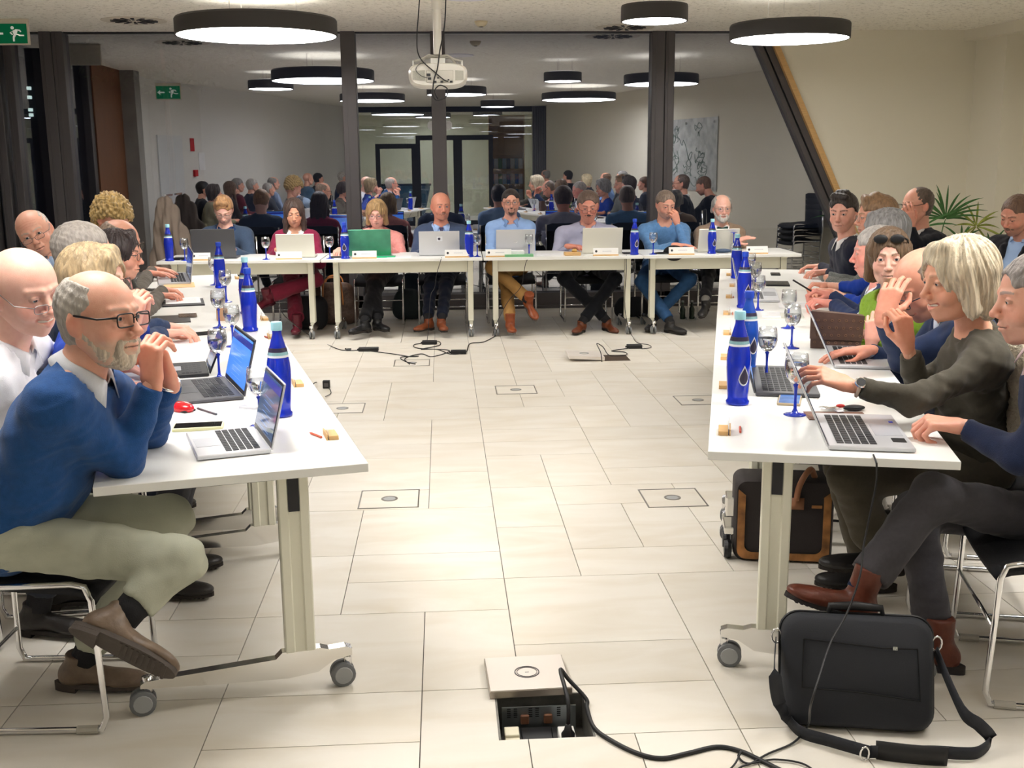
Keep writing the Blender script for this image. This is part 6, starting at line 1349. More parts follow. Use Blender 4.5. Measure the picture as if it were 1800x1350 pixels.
goblet('upside down blue stemmed glass before bow tie man', V3(*W(1289, 446, 10.1)[:2], TZ), 0, 1., inv=True)
def lap(label, a, b, side, d_, h_, tilt, **kw):
    """hinge from pixel a to pixel b on the table; side: +1 user on the left side of a->b"""
    A, B = T(*a), T(*b); u = nrm(B - A); us = V3(-u[1], u[0], 0) * side; return laptop(label, (A + B) / 2, us, np.linalg.norm(B - A), d_, h_, tilt, **kw)
lap('silver laptop open before the man in blue sweater', (477, 798), (447, 757), 1, .215, .205, 14, shell=SIL, screen='dim')
lap('dark laptop with blue screen before white shirt man', (429, 703), (396, 668), 1, .235, .215, 14, shell=DSH, screen='blue')
lap('silver laptop seen edge on, far left row', (335, 500), (327, 482), 1, .22, .22, 8, shell=SIL, screen='dim')
lap('large silver laptop at the near end of right row', (1456, 792), (1431, 733), -1, .25, .265, 24, shell=SIL, screen='dim')
t = bpy.data.objects['laptop.003']; m = MB(); m.box((-.155, -.235, .0162), (-.105, -.195, .0168)); m.build('black_sticker', BLK, t); m = MB(); m.box((.10, -.235, .0162), (.12, -.222, .0168)); m.build('blue_sticker', UID, t)
lap('dark grey laptop behind the nearest right row bottle', (1328, 697), (1320, 648), -1, .23, .20, 16, shell=DSH, screen='dim')
lap('grey laptop before the man with hand on forehead', (1466, 648), (1450, 612), -1, .235, .21, 25, shell=SIL, screen='dim')
lap('grey laptop, farthest on the right row', (1303, 531), (1300, 510), -1, .23, .21, 14, shell=SIL, screen='dim')
def blap(label, x0, x1, yb, yt, **kw):
    A = W(x0, yb, 10.18); B = W(x1, yb, 10.18); h = (W(x0, yt, 10.14)[2] - TZ); laptop(label, V3((A[0] + B[0]) / 2, 10.18, TZ), (kw.pop('ux', 0.), 1, 0), B[0] - A[0], .20, h * 1.0, 12, **kw)
blap('dark grey laptop of the man in slate jacket', 339, 416, 450, 404, shell=DSH)
blap('pearl white laptop of the woman in burgundy', 487, 554, 450, 413, shell=WHS)
blap('laptop with painted green reflection on lid before pink sweater', 614, 688, 451, 405, shell=SIL, lidmat=GRNL)
blap('silver laptop with sticker before bald suit man', 737, 808, 450, 408, shell=SIL, lidmark='sticker')
blap('grey laptop with ring logo before goatee man', 872, 940, 450, 405, shell=SIL, lidmark='ring')
blap('pale silver laptop of the large man', 1023, 1093, 448, 402, shell=WHS)
blap('pearl laptop before the bow tie man', 1226, 1297, 446, 404, shell=WHS, lidmark='ring')
# tablet on its keyboard cover
lap('black tablet standing in a keyboard cover', (368, 662), (362, 641), 1, .17, .17, 24, shell=BLK, screen='dim')
for (x, y, lb) in [(582, 768, 'nearest wooden card holder on the left row'), (524, 677, 'second wooden card holder of the left row'), (478, 594, 'third wooden card holder of the left row'), (465, 562, 'fourth wooden card holder of the left row'), (418, 490, 'farthest wooden card holder of the left row')]:
    card_block(lb, T(x, y), aL, True)
for (x, y, lb) in [(1273, 760, 'nearest wooden card holder on the right row'), (1272, 680, 'second wooden card holder of the right row'), (1274, 630, 'third wooden card holder of the right row'), (1278, 587, 'fourth wooden card holder of the right row'), (1277, 552, 'fifth wooden card holder of the right row'), (1281, 523, 'sixth wooden card holder of the right row'), (1287, 503, 'seventh wooden card holder of the right row'), (1281, 484, 'farthest wooden card holder of the right row')]:
    card_block(lb, T(x, y), aR + PI, True)
for (x, y, r, c, lb) in [(556, 767, aL + .35, rgb(206, 96, 70), 'red pencil lying by nearest left card holder'), (469, 594, aL + .2, rgb(200, 90, 70), 'red pencil by third left card holder'), (420, 511, aL, rgb(206, 110, 90), 'small red pencil at far left row'), (1301, 757, aR, rgb(200, 110, 84), 'red pencil by nearest right card holder'), (1288, 552, aR, rgb(214, 130, 110), 'red pencil by fifth right card holder'), (1289, 523, aR, rgb(214, 130, 110), 'red pencil by sixth right card holder')]:
    pencil(lb, T(x, y), r, c)
for (x0, x1, lb) in [(335, 368, 'name plate before the man in slate jacket'), (484, 530, 'name plate before the woman in burgundy'), (619, 662, 'name plate before the woman in pink sweater'), (782, 825, 'name plate before the bald suit man'), (854, 899, 'name plate before the man with goatee'), (1042, 1086, 'name plate before the large man'), (1174, 1218, 'name plate before the man in crew neck'), (1309, 1346, 'name plate before the bow tie man')]:
    a, b = W(x0, 452, 9.99), W(x1, 452, 9.99); nameplate(lb, V3((a[0] + b[0]) / 2, 9.99 - .02 * (a[0] + b[0]) / 2, TZ), -.018, b[0] - a[0])
# left table small things
t = thing('computer_mouse', 'red and black computer mouse on the left row', 'mouse', T(320, 722), aL - .9)
m = MB(); m.ell((0, 0, .012), (.032, .055, .022), None, 18, 12); m.build('shell', mat('mouse_red', rgb(206, 24, 34), rough=.25, coat=.5), t, True); m = MB(); m.box((-.026, -.045, 0), (.026, .045, .008), bev=.003); m.ell((0, .035, .014), (.026, .028, .0205), None, 14, 8); m.build('side_grip', BLK, t, True)
phone('phone in cream case face up on the left row', T(349, 753), aL + 1.25 - PI / 2 + .2, (.080, .160, .012), case=mat('case_cream', rgb(226, 224, 176), rough=.4)); phone('grey phone lying by the water glass, left row', T(452, 713), aL + .9, (.07, .13, .010), case=SIL, m1=SIL)
sheet('paper sheet under the red mouse', T(395, 722), aL + PI / 2 + .05); sheet('printed papers under the navy sleeve man hands', T(342, 606), aL + PI / 2 + .1, n=6); sheet('stack of papers in orange folder, left row', T(315, 502), aL + PI / 2, n=8, mt=mat('folder_orange', rgb(240, 196, 140), rough=.6), lines=False, name='paper_folder', cat='folder')
sheet('white papers in black folder, left row', T(322, 533), aL + PI / 2, .25, .33, 12, mt=BLK, lines=False, name='document_folder', cat='folder'); sheet('white sheet on top of the black folder', T(322, 531) + V3(0, 0, .009), aL + PI / 2, lines=True)
t = sheet('spiral bound booklet with dark cover, left row', T(300, 562), aL + PI / 2, .21, .30, 8, mt=mat('cover_dark', rgb(70, 66, 64), rough=.3, var=.5, vscale=20), lines=False, name='booklet', cat='booklet')
sheet('small photo card on the spiral booklet', T(330, 556) + V3(0, 0, .006), aL + PI / 2, .10, .15, 2, mt=mat('photo_card', rgb(120, 100, 84), rough=.2, var=.6, vscale=30), lines=False, name='photo_card', cat='card')
m = MB(); m.tube([(-.07, 0, .005), (.06, 0, .005)], .0045, 8); m.tube([(.06, 0, .005), (.072, 0, .005)], [.004, .001], 8); o = m.build('ballpoint_pen', mat('pen_steel', rgb(90, 92, 98), rough=.3, metal=.7), None, False, T(363, 725)); o.rotation_euler = (0, 0, aL + .45); tag(o, 'dark ballpoint pen on the paper by red mouse', 'pen')
t = thing('wood_card', 'brown folded card standing on the left row', 'card', T(391, 562), aL); m = MB(); m.prism([(-.05, 0), (.05, 0), (0, .065)], -.03, .03, PM); m.build('card', mat('kraft', rgb(170, 130, 96), rough=.7), t)
phone('black phone by the navy suit man hands', T(352, 588), aL + .2)
# right row things
t = thing('key_bunch', 'bunch of keys with black car fob and red tag', 'keys', T(1478, 722), .0)
m = MB(); m.ell((.045, .0, .010), (.040, .020, .010), None, 18, 10); m.build('car_fob', BLK, t, True)
for k in range(5):
    a = -.9 + k * .32; m = MB(); m.box((-.075, -.006, .003 + k * .003), (-.02, .006, .005 + k * .003), np.array([[math.cos(a), -math.sin(a), 0], [math.sin(a), math.cos(a), 0], [0, 0, 1]]), bev=.0008); m.build('key', CHROME, t)
m = MB(); m.tube([(.012 * math.cos(k * PI / 6), .012 * math.sin(k * PI / 6), .012) for k in range(12)], .0015, 6, closed=True); m.build('key_ring', CHROME, t); m = MB(); m.box((-.03, -.045, .004), (-.005, .0, .010), bev=.002); m.build('silver_tag', SIL, t); m = MB(); m.ell((.0, .006, .016), (.016, .010, .006)); m.build('red_cord', mat('cord_red', rgb(196, 40, 36), rough=.6), t)
t = thing('wallet', 'flat brown leather wallet beneath the keys', 'wallet', T(1470, 732), aR + .1); m = MB(); m.box((-.06, -.10, 0), (.06, .10, .003), bev=.001); m.build('leather', mat('leather_tan', rgb(122, 84, 66), rough=.5, bump=.2, bscale=90), t)
phone('phone with lit display under the dark laptop edge', T(1388, 705), aR - PI / 2 - .1, (.08, .165, .009), m1=mat('phone_blue', rgb(80, 120, 180), rough=.1, emit=(*rgb(70, 110, 180), .4), var=.4, vscale=20), case=mat('case_gold', rgb(190, 172, 140), rough=.4))
sheet('paper sheet below the olive sleeve', T(1470, 683), aR, .22, .30); sheet('paper sheets behind the nearest glasses, right row', T(1418, 590), aR + PI / 2, .21, .30, 3); sheet('white paper by the far laptop, right row', T(1400, 536), aR + PI / 2, .21, .30)
sheet('open notebook on the right row', T(1362, 553), aR + PI / 2, .15, .21, 6, name='notebook', cat='notebook'); sheet('closed grey notebook beside the open one', T(1392, 556), aR + PI / 2, .12, .18, 12, mt=mat('notebook_grey', rgb(206, 206, 196), rough=.6), name='notebook', cat='notebook', lines=False)
phone('black phone lying on the farthest right table', T(1363, 483), aR - PI / 2, (.07, .14, .010)); phone('black tablet lying on the right row', T(1366, 500), aR - PI / 2, (.16, .24, .012), name='tablet', cat='tablet')
m = MB(); m.tube([(-.07, 0, 0), (.07, 0, 0)], .005, 8); o = m.build('black_pen', BLK, None, False, W(1410, 502, 6.0)); o.rotation_euler = (0, .5, .3); tag(o, 'thick black pen held by the woman in royal blue', 'pen')
# monogram handbag on the right row
hb0, hb1 = T(1424, 612), T(1513, 615); hc_ = (hb0 + hb1) / 2; hw = np.linalg.norm(hb1 - hb0); dv = nrm(hb1 - hb0)
t = thing('handbag', 'brown patterned handbag standing on the right row', 'handbag', hc_, math.atan2(dv[1], dv[0]))
BAGM = mat('bag_brown_canvas', rgb(92, 68, 58), rough=.5, bump=.15, bscale=120, var=.12, vscale=40); BAGP = mat('bag_print', rgb(128, 92, 66), rough=.5)
m = MB(); m.prism([(-hw / 2, 0), (hw / 2, 0), (hw / 2 + .006, .150), (-hw / 2 + .0, .168)], -.0, .09, np.array([[1, 0, 0, 0], [0, 0, 1, 0], [0, 1, 0, 0]], float)); b = m.build('body', BAGM, t)
m = MB(); m.prism([(-hw / 2 - .004, .045), (hw / 2 + .004, .040), (hw / 2 + .010, .156), (-hw / 2 - .004, .173)], -.006, .0, PM); m.build('flap', BAGM, t)
m = MB()
for r in range(4):
    for c in range(7): x = -hw * .42 + c * hw * .14 + (r % 2) * hw * .05; z = .03 + r * .034; m.tube([(x + .006 * math.cos(q * PI / 3), -.0075, z + .005 * math.sin(q * PI / 3)) for q in range(6)], .0012, 4, closed=True)
tag(m.build('ring_print', BAGP, t), kind='stuff')
m = MB(); m.tube(smooth_path([(hw / 2, .04, .14), (hw / 2 + .03, .03, .10), (hw / 2 + .045, .02, .04), (hw / 2 + .03, .01, .005)], 5), .004, 6); m.build('chain_strap', mat('brass_chain', rgb(190, 160, 110), rough=.3, metal=.9), t, True)
# back row small things
gp = V3(*W(1006, 449, 10.05)[:2], TZ); t = thing('gavel_block', 'wooden gavel block with turned head on back row', 'gavel', gp); m = MB(); m.box((-.075, -.05, 0), (.075, .05, .030), bev=.004); m.build('sound_block', WOODL, t); m = MB(); m.lathe([(0, 0), (.022, 0), (.026, .010), (.022, .022), (.014, .030), (0, .032)], 20, (.02, 0, .03)); m.build('gavel_head', mat('wood_oak', rgb(196, 156, 84), rough=.4), t, True)
def bsheet(label, x, y, w_, d_, h_, mt, name='paper_stack', cat='papers', Y=None):
    p = V3(*W(x, y, Y or 10.15)[:2], TZ); m = MB(); m.box((-w_ / 2, -d_ / 2, 0), (w_ / 2, d_ / 2, h_), bev=.001); return tag(m.build(name, mt, None, False, p), label, cat)
bsheet('stack of papers before the grey laptop lid', 892, 446, .30, .14, .050, PAPER, Y=10.06); bsheet('green edged folders under the papers, back row', 912, 447, .26, .1, .022, mat('folder_green', rgb(120, 180, 130), rough=.5), 'document_folder', 'folder', Y=9.99)
bsheet('white sheet before the bald suit man', 702, 447, .22, .2, .002, PAPER); bsheet('white sheets left of the gavel', 965, 447, .24, .2, .004, PAPER); bsheet('bright green folder under the laptop with green reflection on lid', 672, 449, .24, .16, .006, mat('folder_bright_green', rgb(30, 190, 130), rough=.4), 'document_folder', 'folder')
t = thing('cap', 'black cap lying before the man in crew neck', 'cap', V3(*W(1184, 447, 10.12)[:2], TZ)); m = MB(); m.ell((0, 0, .0), (.10, .09, .075), None, 20, 10); m.build('crown', mat('cap_black', rgb(24, 24, 26), rough=.9), t, True); m = MB(); m.ell((-.11, -.02, .006), (.08, .07, .008)); m.build('brim', mat('cap_black', rgb(24, 24, 26)), t, True)
t = thing('spectacle_case', 'slate blue spectacle case before bow tie man', 'case', V3(*W(1270, 447, 10.08)[:2], TZ)); m = MB(); m.ell((0, 0, .02), (.085, .035, .02), None, 20, 10); m.build('shell', mat('case_slate', rgb(60, 78, 104), rough=.5), t, True)
bsheet('black phone left of the crew neck man bottle', 1103, 448, .09, .10, .012, BLK, 'phone', 'phone'); bsheet('black wallet beside the leftmost back glass', 316, 448, .10, .08, .02, BLK, 'wallet', 'wallet'); bsheet('phone and pen bundle before woman in burgundy', 592, 450, .12, .06, .012, BLK, 'phone', 'phone')
# ---------------------------------------------------------------- floor boxes
def floor_box(label, x0, y0, w_=.285, open_=False):
    t = thing('floor_socket', label, 'floor socket', (x0, y0, 0)); m = MB(); m.box((.0, .0, .0), (w_, .006, .0025)); m.box((0, w_ - .006, 0), (w_, w_, .0025)); m.box((0, .006, 0), (.006, w_ - .006, .0025)); m.box((w_ - .006, .006, 0), (w_, w_ - .006, .0025)); m.build('steel_rim', mat('rim_steel', rgb(126, 122, 114), rough=.35, metal=.6), t)
    m = MB(); m.box((.008, .008, -.001), (w_ - .008, w_ - .008, .0015)); m.build('tile_inlay', TILE, t)
    m = MB(); m.lathe([(.030, .0015), (.040, .0015), (.040, .003), (.030, .003), (.030, .0015)], 28, (w_ / 2, w_ / 2, 0), caps=False); m.build('ring', mat('rim_steel', rgb(126, 122, 114)), t); m = MB(); m.lathe([(0, .0015), (.029, .0015), (.029, .0028), (0, .0028)], 28, (w_ / 2, w_ / 2, 0)); m.build('turn_cap', HUB, t); return t
for (x, y, lb) in [(636, 894, 'floor socket lid by near left table'), (1147, 892, 'floor socket lid by near right table'), (878, 693, 'floor socket lid in the middle of the floor'), (1203, 712, 'floor socket lid half under the right row'), (565, 727, 'floor socket lid half under the left row'), (696, 644, 'farthest floor socket lid with plug cable')]:
    p = fl(x, y); floor_box(lb, p[0] - .02, p[1] - .005)
# open box at the front
t = thing('floor_socket', 'open floor socket box with plugs near camera', 'floor socket', (hx0, hy0, 0)); ww, hh_ = hx1 - hx0, hy1 - hy0
m = MB(); m.box((0, 0, -.115), (ww, hh_, -.108)); m.box((0, 0, -.11), (.006, hh_, .001)); m.box((ww - .006, 0, -.11), (ww, hh_, .001)); m.box((0, hh_ - .006, -.11), (ww, hh_, .001)); m.box((0, 0, -.11), (ww, .006, -.004)); m.build('steel_tub', mat('tub_steel', rgb(120, 118, 112), rough=.4, metal=.5, var=.3, vscale=30), t)
m = MB(); m.box((.02, hh_ - .045, -.108), (ww - .03, hh_ - .040, -.018)); pl_ = m.build('perforated_plate', mat('plate_zinc', rgb(150, 156, 158), rough=.3, metal=.8), t)
m = MB()
for x in (.035, .055, .10, .12, .185):
    for k in range(5): m.box((x, hh_ - .0465, -.05 + k * .0065), (x + .011, hh_ - .0445, -.047 + k * .0065))
tag(m.build('slots', BLK, pl_), kind='stuff')
for x in (.075, .145):
    m = MB(); m.box((x, hh_ - .056, -.07), (x + .026, hh_ - .046, -.040), bev=.003); m.build('brown_clamp', mat('clamp_brown', rgb(124, 84, 62), rough=.5), t)
m = MB(); m.box((.075, .02, -.09), (.165, hh_ - .06, -.075), bev=.002); m.box((.060, .02, -.088), (.073, hh_ - .06, -.078)); m.box((.167, .02, -.088), (.18, hh_ - .06, -.078)); m.build('cable_cover', BLK, t)
m = MB(); m.box((.022, .01, -.10), (.065, .15, -.05), bev=.002); m.box((.022, .10, -.10), (.065, .15, -.042), bev=.002); m.build('data_socket', mat('socket_cream', rgb(226, 220, 196), rough=.4), t)
m = MB(); m.box((.180, .045, -.10), (.228, .155, -.050), bev=.002); m.build('power_socket', mat('socket_white', rgb(238, 236, 232), rough=.4), t); m = MB(); m.box((.180, .004, -.10), (.228, .045, -.052), bev=.002); m.build('red_power_socket', mat('socket_red', rgb(206, 20, 44), rough=.4), t)
m = MB(); m.lathe([(0, 0), (.019, 0), (.020, .014), (.012, .026), (.008, .045), (0, .046)], 18, (.204, .085, -.050)); m.build('plug', BLK, t, True)
lp = [fl(861, 1216, .025), fl(1006, 1208, .025), fl(991, 1147, .025), fl(856, 1156, .025)]
t = thing('floor_hatch', 'square tile lid lying off the open socket box', 'lid', (lp[0][0], lp[0][1], 0), math.atan2(lp[1][1] - lp[0][1], lp[1][0] - lp[0][0])); wl = np.linalg.norm(lp[1] - lp[0]); hl = np.linalg.norm(lp[3] - lp[0])
tilt = np.array([[1, 0, 0, 0], [0, 1, 0, 0], [0, 0, 1, .002]]); m = MB(); m.box((0, 0, 0.0), (wl, hl, .020), tilt); m.build('steel_tray', mat('rim_steel2', rgb(170, 160, 148), rough=.3, metal=.6), t); m = MB(); m.box((.003, .003, .020), (wl - .003, hl - .003, .023), tilt); m.build('tile_inlay', mat('lid_tile', rgb(228, 220, 212), rough=.3), t)
m = MB(); m.lathe([(.036, .023), (.039, .023), (.039, .0248), (.036, .0248), (.036, .023)], 28, (wl / 2, hl / 2, .002), caps=False); m.lathe([(.0305, .023), (.032, .023), (.032, .0248), (.0305, .0248), (.0305, .023)], 28, (wl / 2, hl / 2, .002), caps=False); m.box((wl / 2 - .006, hl / 2 - .001, .024), (wl / 2 + .006, hl / 2 + .001, .0256)); m.build('turn_ring', DARK, t)
# second, far open box
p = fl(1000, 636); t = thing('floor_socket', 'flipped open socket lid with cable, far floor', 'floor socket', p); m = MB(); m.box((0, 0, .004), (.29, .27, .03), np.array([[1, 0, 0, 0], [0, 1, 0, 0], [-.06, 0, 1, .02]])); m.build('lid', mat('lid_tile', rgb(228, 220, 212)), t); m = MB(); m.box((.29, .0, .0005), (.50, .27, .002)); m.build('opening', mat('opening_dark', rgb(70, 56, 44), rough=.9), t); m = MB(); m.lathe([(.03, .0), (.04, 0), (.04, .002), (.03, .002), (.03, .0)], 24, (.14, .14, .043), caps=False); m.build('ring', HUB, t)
# cables and power bricks
fp = lambda x, y, z=.006: fl(x, y, z)
cable('thick black mains cable from open socket box', [V3(hx0 + .204, hy0 + .085, -.01), V3(hx0 + .205, hy0 + .10, .06), fp(985, 1178, .09), fp(1000, 1195, .06), fp(1030, 1228, .02), fp(1032, 1245), fp(1045, 1280), fp(1080, 1305), fp(1125, 1326), fp(1165, 1333), fp(1210, 1324), fp(1260, 1313), fp(1300, 1320), fp(1340, 1338), fp(1400, 1368)], .0065)
cable('thin black laptop cable reaching down to the floor', [T(1535, 803) + V3(0, -.0, .006), fl(1540, 812, TZ + .002), fl(1541, 820, TZ - .01), W(1540, 850, 2.95), W(1530, 900, 2.93), W(1518, 960, 2.9), W(1512, 1010, 2.85), W(1490, 1075, 2.80), W(1460, 1130, 2.72), W(1440, 1190, 2.60), fl(1425, 1240, .2), fl(1420, 1275, .03), fp(1395, 1305), fp(1350, 1325), fp(1320, 1342), fp(1300, 1350), fp(1280, 1375)], .003)
cable('black loop of cable at the bottom edge', [fp(1258, 1375), fp(1290, 1345), fp(1302, 1322, .02), fp(1298, 1330), fp(1315, 1342), fp(1360, 1335), fp(1410, 1342), fp(1440, 1362)], .003)
cable('thin cable along floor from left table to charger', [V3(*W(490, 545, 9.7)[:2], .35), W(505, 560, 9.6), fp(545, 590), fp(590, 612), fp(612, 616), fp(640, 616), fp(690, 622), fp(722, 627), fp(735, 626), fp(705, 628), fp(712, 635), fp(730, 640)], .004)
cable('tangled charger cable by the farthest socket lid', [fp(720, 640), fp(712, 630), fp(740, 622), fp(760, 627), fp(790, 616), fp(735, 612), fp(728, 606), fp(745, 603), fp(770, 600), fp(772, 607), fp(740, 614), fp(768, 614), fp(790, 622), fp(808, 622), fp(820, 618), fp(826, 604), fp(850, 601), fp(872, 590)], .004)
cable('cable hanging from the bald man laptop to floor', [V3(*W(776, 452, 9.95)[:2], TZ + .004), V3(*W(774, 456, 9.9)[:2], TZ - .03), W(768, 480, 9.88), W(764, 505, 9.88), W(757, 520, 9.86), W(754, 560, 9.8), W(752, 590, 9.75), fp(750, 602)], .003)
cable('cable hanging before the khaki trousers', [V3(*W(932, 449, 9.95)[:2], TZ + .004), W(925, 460, 9.9), W(921, 478, 9.88), W(915, 505, 9.95), W(893, 530, 9.95), W(872, 570, 9.9), fp(866, 590)], .003)
cable('cable at the crew neck man table leg', [V3(*W(1101, 452, 9.95)[:2], TZ + .004), W(1101, 480, 9.88), W(1098, 530, 9.88), W(1103, 570, 9.85), fp(1110, 588), fp(1120, 602), fp(1140, 606), fp(1144, 611), fp(1128, 613)], .003)
cable('cable looping from the far open socket box', [V3(*fp(1058, 636)), fp(1056, 620, .08), fp(1049, 604, .10), fp(1060, 610, .05), fp(1072, 625), fp(1100, 624), fp(1098, 619), fp(1075, 617), fp(1105, 612)], .004)
cable('thin cable with plug by the left row edge', [T(540, 664) + V3(.02, 0, -.03), fp(556, 672), fp(572, 675), fp(582, 690), fp(572, 697)], .003)
for (x, y, w_, lb) in [(648, 617, .17, 'black power brick on the floor below pink sweater'), (755, 605, .13, 'black power brick in the cable tangle'), (806, 622, .13, 'black power brick right of the cable tangle'), (1115, 612, .13, 'black power brick beside the far open socket'), (613, 616, .04, 'small black connector on the floor cable')]:
    t = thing('power_brick', lb, 'power adapter', fl(x, y), -.05, 'power bricks on the floor'); m = MB(); m.box((-w_ / 2, -.03, 0), (w_ / 2, .03, .032 if w_ > .05 else .015), bev=.004); m.build('housing', BLK, t); m = MB(); m.box((-w_ / 2 - .012, -.006, .008), (-w_ / 2, .006, .020)); m.build('strain_relief', BLK, t)
t = thing('plug_adapter', 'black square plug adapter by the left row', 'power adapter', fl(574, 682)); m = MB(); m.box((-.025, -.02, 0), (.025, .02, .055), bev=.003); m.build('housing', BLK, t); m = MB(); m.box((-.015, -.0215, .012), (.015, -.0195, .04)); m.build('socket_face', DARK, t)
# ---------------------------------------------------------------- bags
# laptop case on the floor at the front right
c0, c1 = fl(1382, 1288, .0), fl(1655, 1305, .0); dv = nrm(c1 - c0); wv = np.linalg.norm(c1 - c0); t = thing('laptop_case', 'black padded laptop case leaning at front right', 'bag', (c0 + c1) / 2 + V3(0, .06, 0), math.atan2(dv[1], dv[0]))
CASEM = mat('case_nylon', rgb(40, 42, 48), rough=.75, bump=.15, bscale=500); la = .30; RT = np.array([[1, 0, 0], [0, math.cos(la), math.sin(la)], [0, -math.sin(la), math.cos(la)]])
def rr_poly(w_, h_, r, n=6):
    P = []
    for cx, cz, a0 in ((w_ - r, r, -PI / 2), (w_ - r, h_ - r, 0), (r, h_ - r, PI / 2), (r, r, PI)):
        for k in range(n + 1): a = a0 + PI / 2 * k / n; P.append((cx + r * math.cos(a) - w_ / 2, cz + r * math.sin(a)))
    return P
hgt_ = .315; V = []; F = []; rings = [(.0, .96), (.0, .97), (.012, 1.), (.085, 1.), (.10, .965)]
poly = rr_poly(wv, hgt_, .055); n = len(poly)
for (yy, sc_) in ((-.050, .90), (-.040, .955), (-.022, .995), (.0, 1.), (.022, .995), (.040, .955), (.050, .90)):
    for (x, z) in poly: V.append(RT @ V3(x * sc_, yy, hgt_ / 2 + (z - hgt_ / 2) * sc_))
for k in range(6):
    for i in range(n): F.append((k * n + i, k * n + (i + 1) % n, (k + 1) * n + (i + 1) % n, (k + 1) * n + i))
F += [tuple(range(n - 1, -1, -1)), tuple(6 * n + i for i in range(n))]; m = MB(); m.add(V, F); m.build('case_body', CASEM, t, math.radians(60))
m = MB(); m.tube([RT @ V3(x * 1.012, .0, hgt_ / 2 + (z - hgt_ / 2) * 1.012) for x, z in poly], .004, 5, closed=True); m.build('zip_piping', BLK, t)
m = MB(); m.tube([RT @ V3(x, -.053, z) for x, z in ((-wv * .36, .245), (-wv * .1, .238), (wv * .15, .230), (wv * .38, .232))], .0022, 5); m.tube([RT @ V3(x, -.052, z) for x, z in ((-wv * .36, .245), (-wv * .37, .11), (wv * .0, .105), (wv * .40, .09), (wv * .38, .232))], .0022, 5); m.build('pocket_seam', mat('seam_black', rgb(14, 14, 16), rough=.8), t)
m = MB(); m.box((wv * .22, -.058, .226), (wv * .25, -.052, .236), np.c_[RT, V3(0, 0, 0)]); m.build('zip_pull', CHROME, t)
m = MB(); pts = [RT @ V3(x, 0, z) for x, z in ((-.075, hgt_ - .005), (-.072, hgt_ + .020), (0, hgt_ + .024), (.072, hgt_ + .020), (.075, hgt_ - .005))]; m.tube(pts, [.008, .011, .0135, .011, .008], 10); m.build('carry_handle', BLK, t, True)
def strap(pts, wd, nm, mt, parent, off):
    pts = smooth_path(pts, 6); V = []; F = []
    for i, p in enumerate(pts):
        d = nrm(pts[min(i + 1, len(pts) - 1)] - pts[max(i - 1, 0)]); h_ = V3(0, 0, 1) if abs(d[2]) < .8 else V3(0, -1, 0); s_ = nrm(np.cross(d, nrm(h_ + .001))) if False else nrm(V3(0, 0, 1) - d * d[2]) if abs(d[2]) < .85 else nrm(V3(1, 0, 0) - d * d[0])
        V += [p - s_ * wd / 2, p + s_ * wd / 2]
    for i in range(len(pts) - 1): F.append((2 * i, 2 * i + 1, 2 * i + 3, 2 * i + 2))
    m = MB(); m.add(V, F); o = m.build(nm, mt, parent, True); o.modifiers.new('thickness', 'SOLIDIFY').thickness = .003; return o
st = thing('shoulder_strap', 'black webbing strap lying around the laptop case', 'strap', (0, 0, 0))
q = lambda x, y, z: fl(x, y, z)
a_ = V3(*t.location) + V3(*(Matrix.Rotation(t.rotation_euler[2], 3, 'Z') @ Vector(RT @ V3(-wv / 2 - .012, 0, .225)))); b_ = V3(*t.location) + V3(*(Matrix.Rotation(t.rotation_euler[2], 3, 'Z') @ Vector(RT @ V3(wv / 2 + .012, 0, .225))))
strap([a_, q(1362, 1180, .19), q(1368, 1230, .10), q(1385, 1262, .03), q(1410, 1287, .022), q(1460, 1302, .022), q(1530, 1322, .022)], .036, 'webbing', CASEM, st, 0)
strap([b_, q(1690, 1245, .12), q(1722, 1275, .08), q(1742, 1300, .03), q(1722, 1322, .022), q(1690, 1325, .022), q(1640, 1322, .022), q(1530, 1322, .022)], .036, 'webbing', CASEM, st, 0)
strap([q(1540, 1318, .026), q(1600, 1325, .03), q(1666, 1330, .026)], .055, 'shoulder_pad', BLK, st, 0)
m = MB(); m.tube([a_ + V3(.015 * math.cos(k * PI / 6), 0, .022 * math.sin(k * PI / 6) + .02) for k in range(12)], .003, 6, closed=True); m.tube([b_ + V3(.015 * math.cos(k * PI / 6), 0, .022 * math.sin(k * PI / 6) + .02) for k in range(12)], .003, 6, closed=True); m.tube([q(1520, 1325, .02) + V3(.012 * math.cos(k * PI / 6), 0, .02 * math.sin(k * PI / 6)) for k in range(12)], .003, 6, closed=True); tag(m.build('snap_hook', CHROME, st, True), kind='stuff')
# trolley bag under the near right table
c0, c1 = fl(1288, 985), fl(1462, 992); dv = nrm(c1 - c0); wv = np.linalg.norm(c1 - c0); t = thing('trolley_bag', 'dark brown trolley bag with worn tan trim', 'bag', (c0 + c1) / 2, math.atan2(dv[1], dv[0]))
BRB = mat('bag_dark_brown', rgb(44, 38, 38), rough=.7, bump=.2, bscale=200); TRM = mat('worn_leather', rgb(164, 112, 62), rough=.6, var=.6, vscale=16, bump=.2, bscale=60)
hg = .34; poly = rr_poly(wv, hg, .04); n = len(poly); V = []; F = []
for (yy, s_) in ((.0, .95), (.02, 1.), (.16, 1.), (.18, .95)):
    for x, z in poly: V.append((x * s_, yy, hg / 2 + (z - hg / 2) * s_))
for k in range(3):
    for i in range(n): F.append((k * n + i, k * n + (i + 1) % n, (k + 1) * n + (i + 1) % n, (k + 1) * n + i))
F += [tuple(range(n - 1, -1, -1)), tuple(3 * n + i for i in range(n))]; m = MB(); m.add(V, F); m.build('bag_body', BRB, t, math.radians(50))
fr_ = [(x * .93, hg / 2 + (z - hg / 2) * .93) for x, z in poly]
m = MB(); V = []; F = []
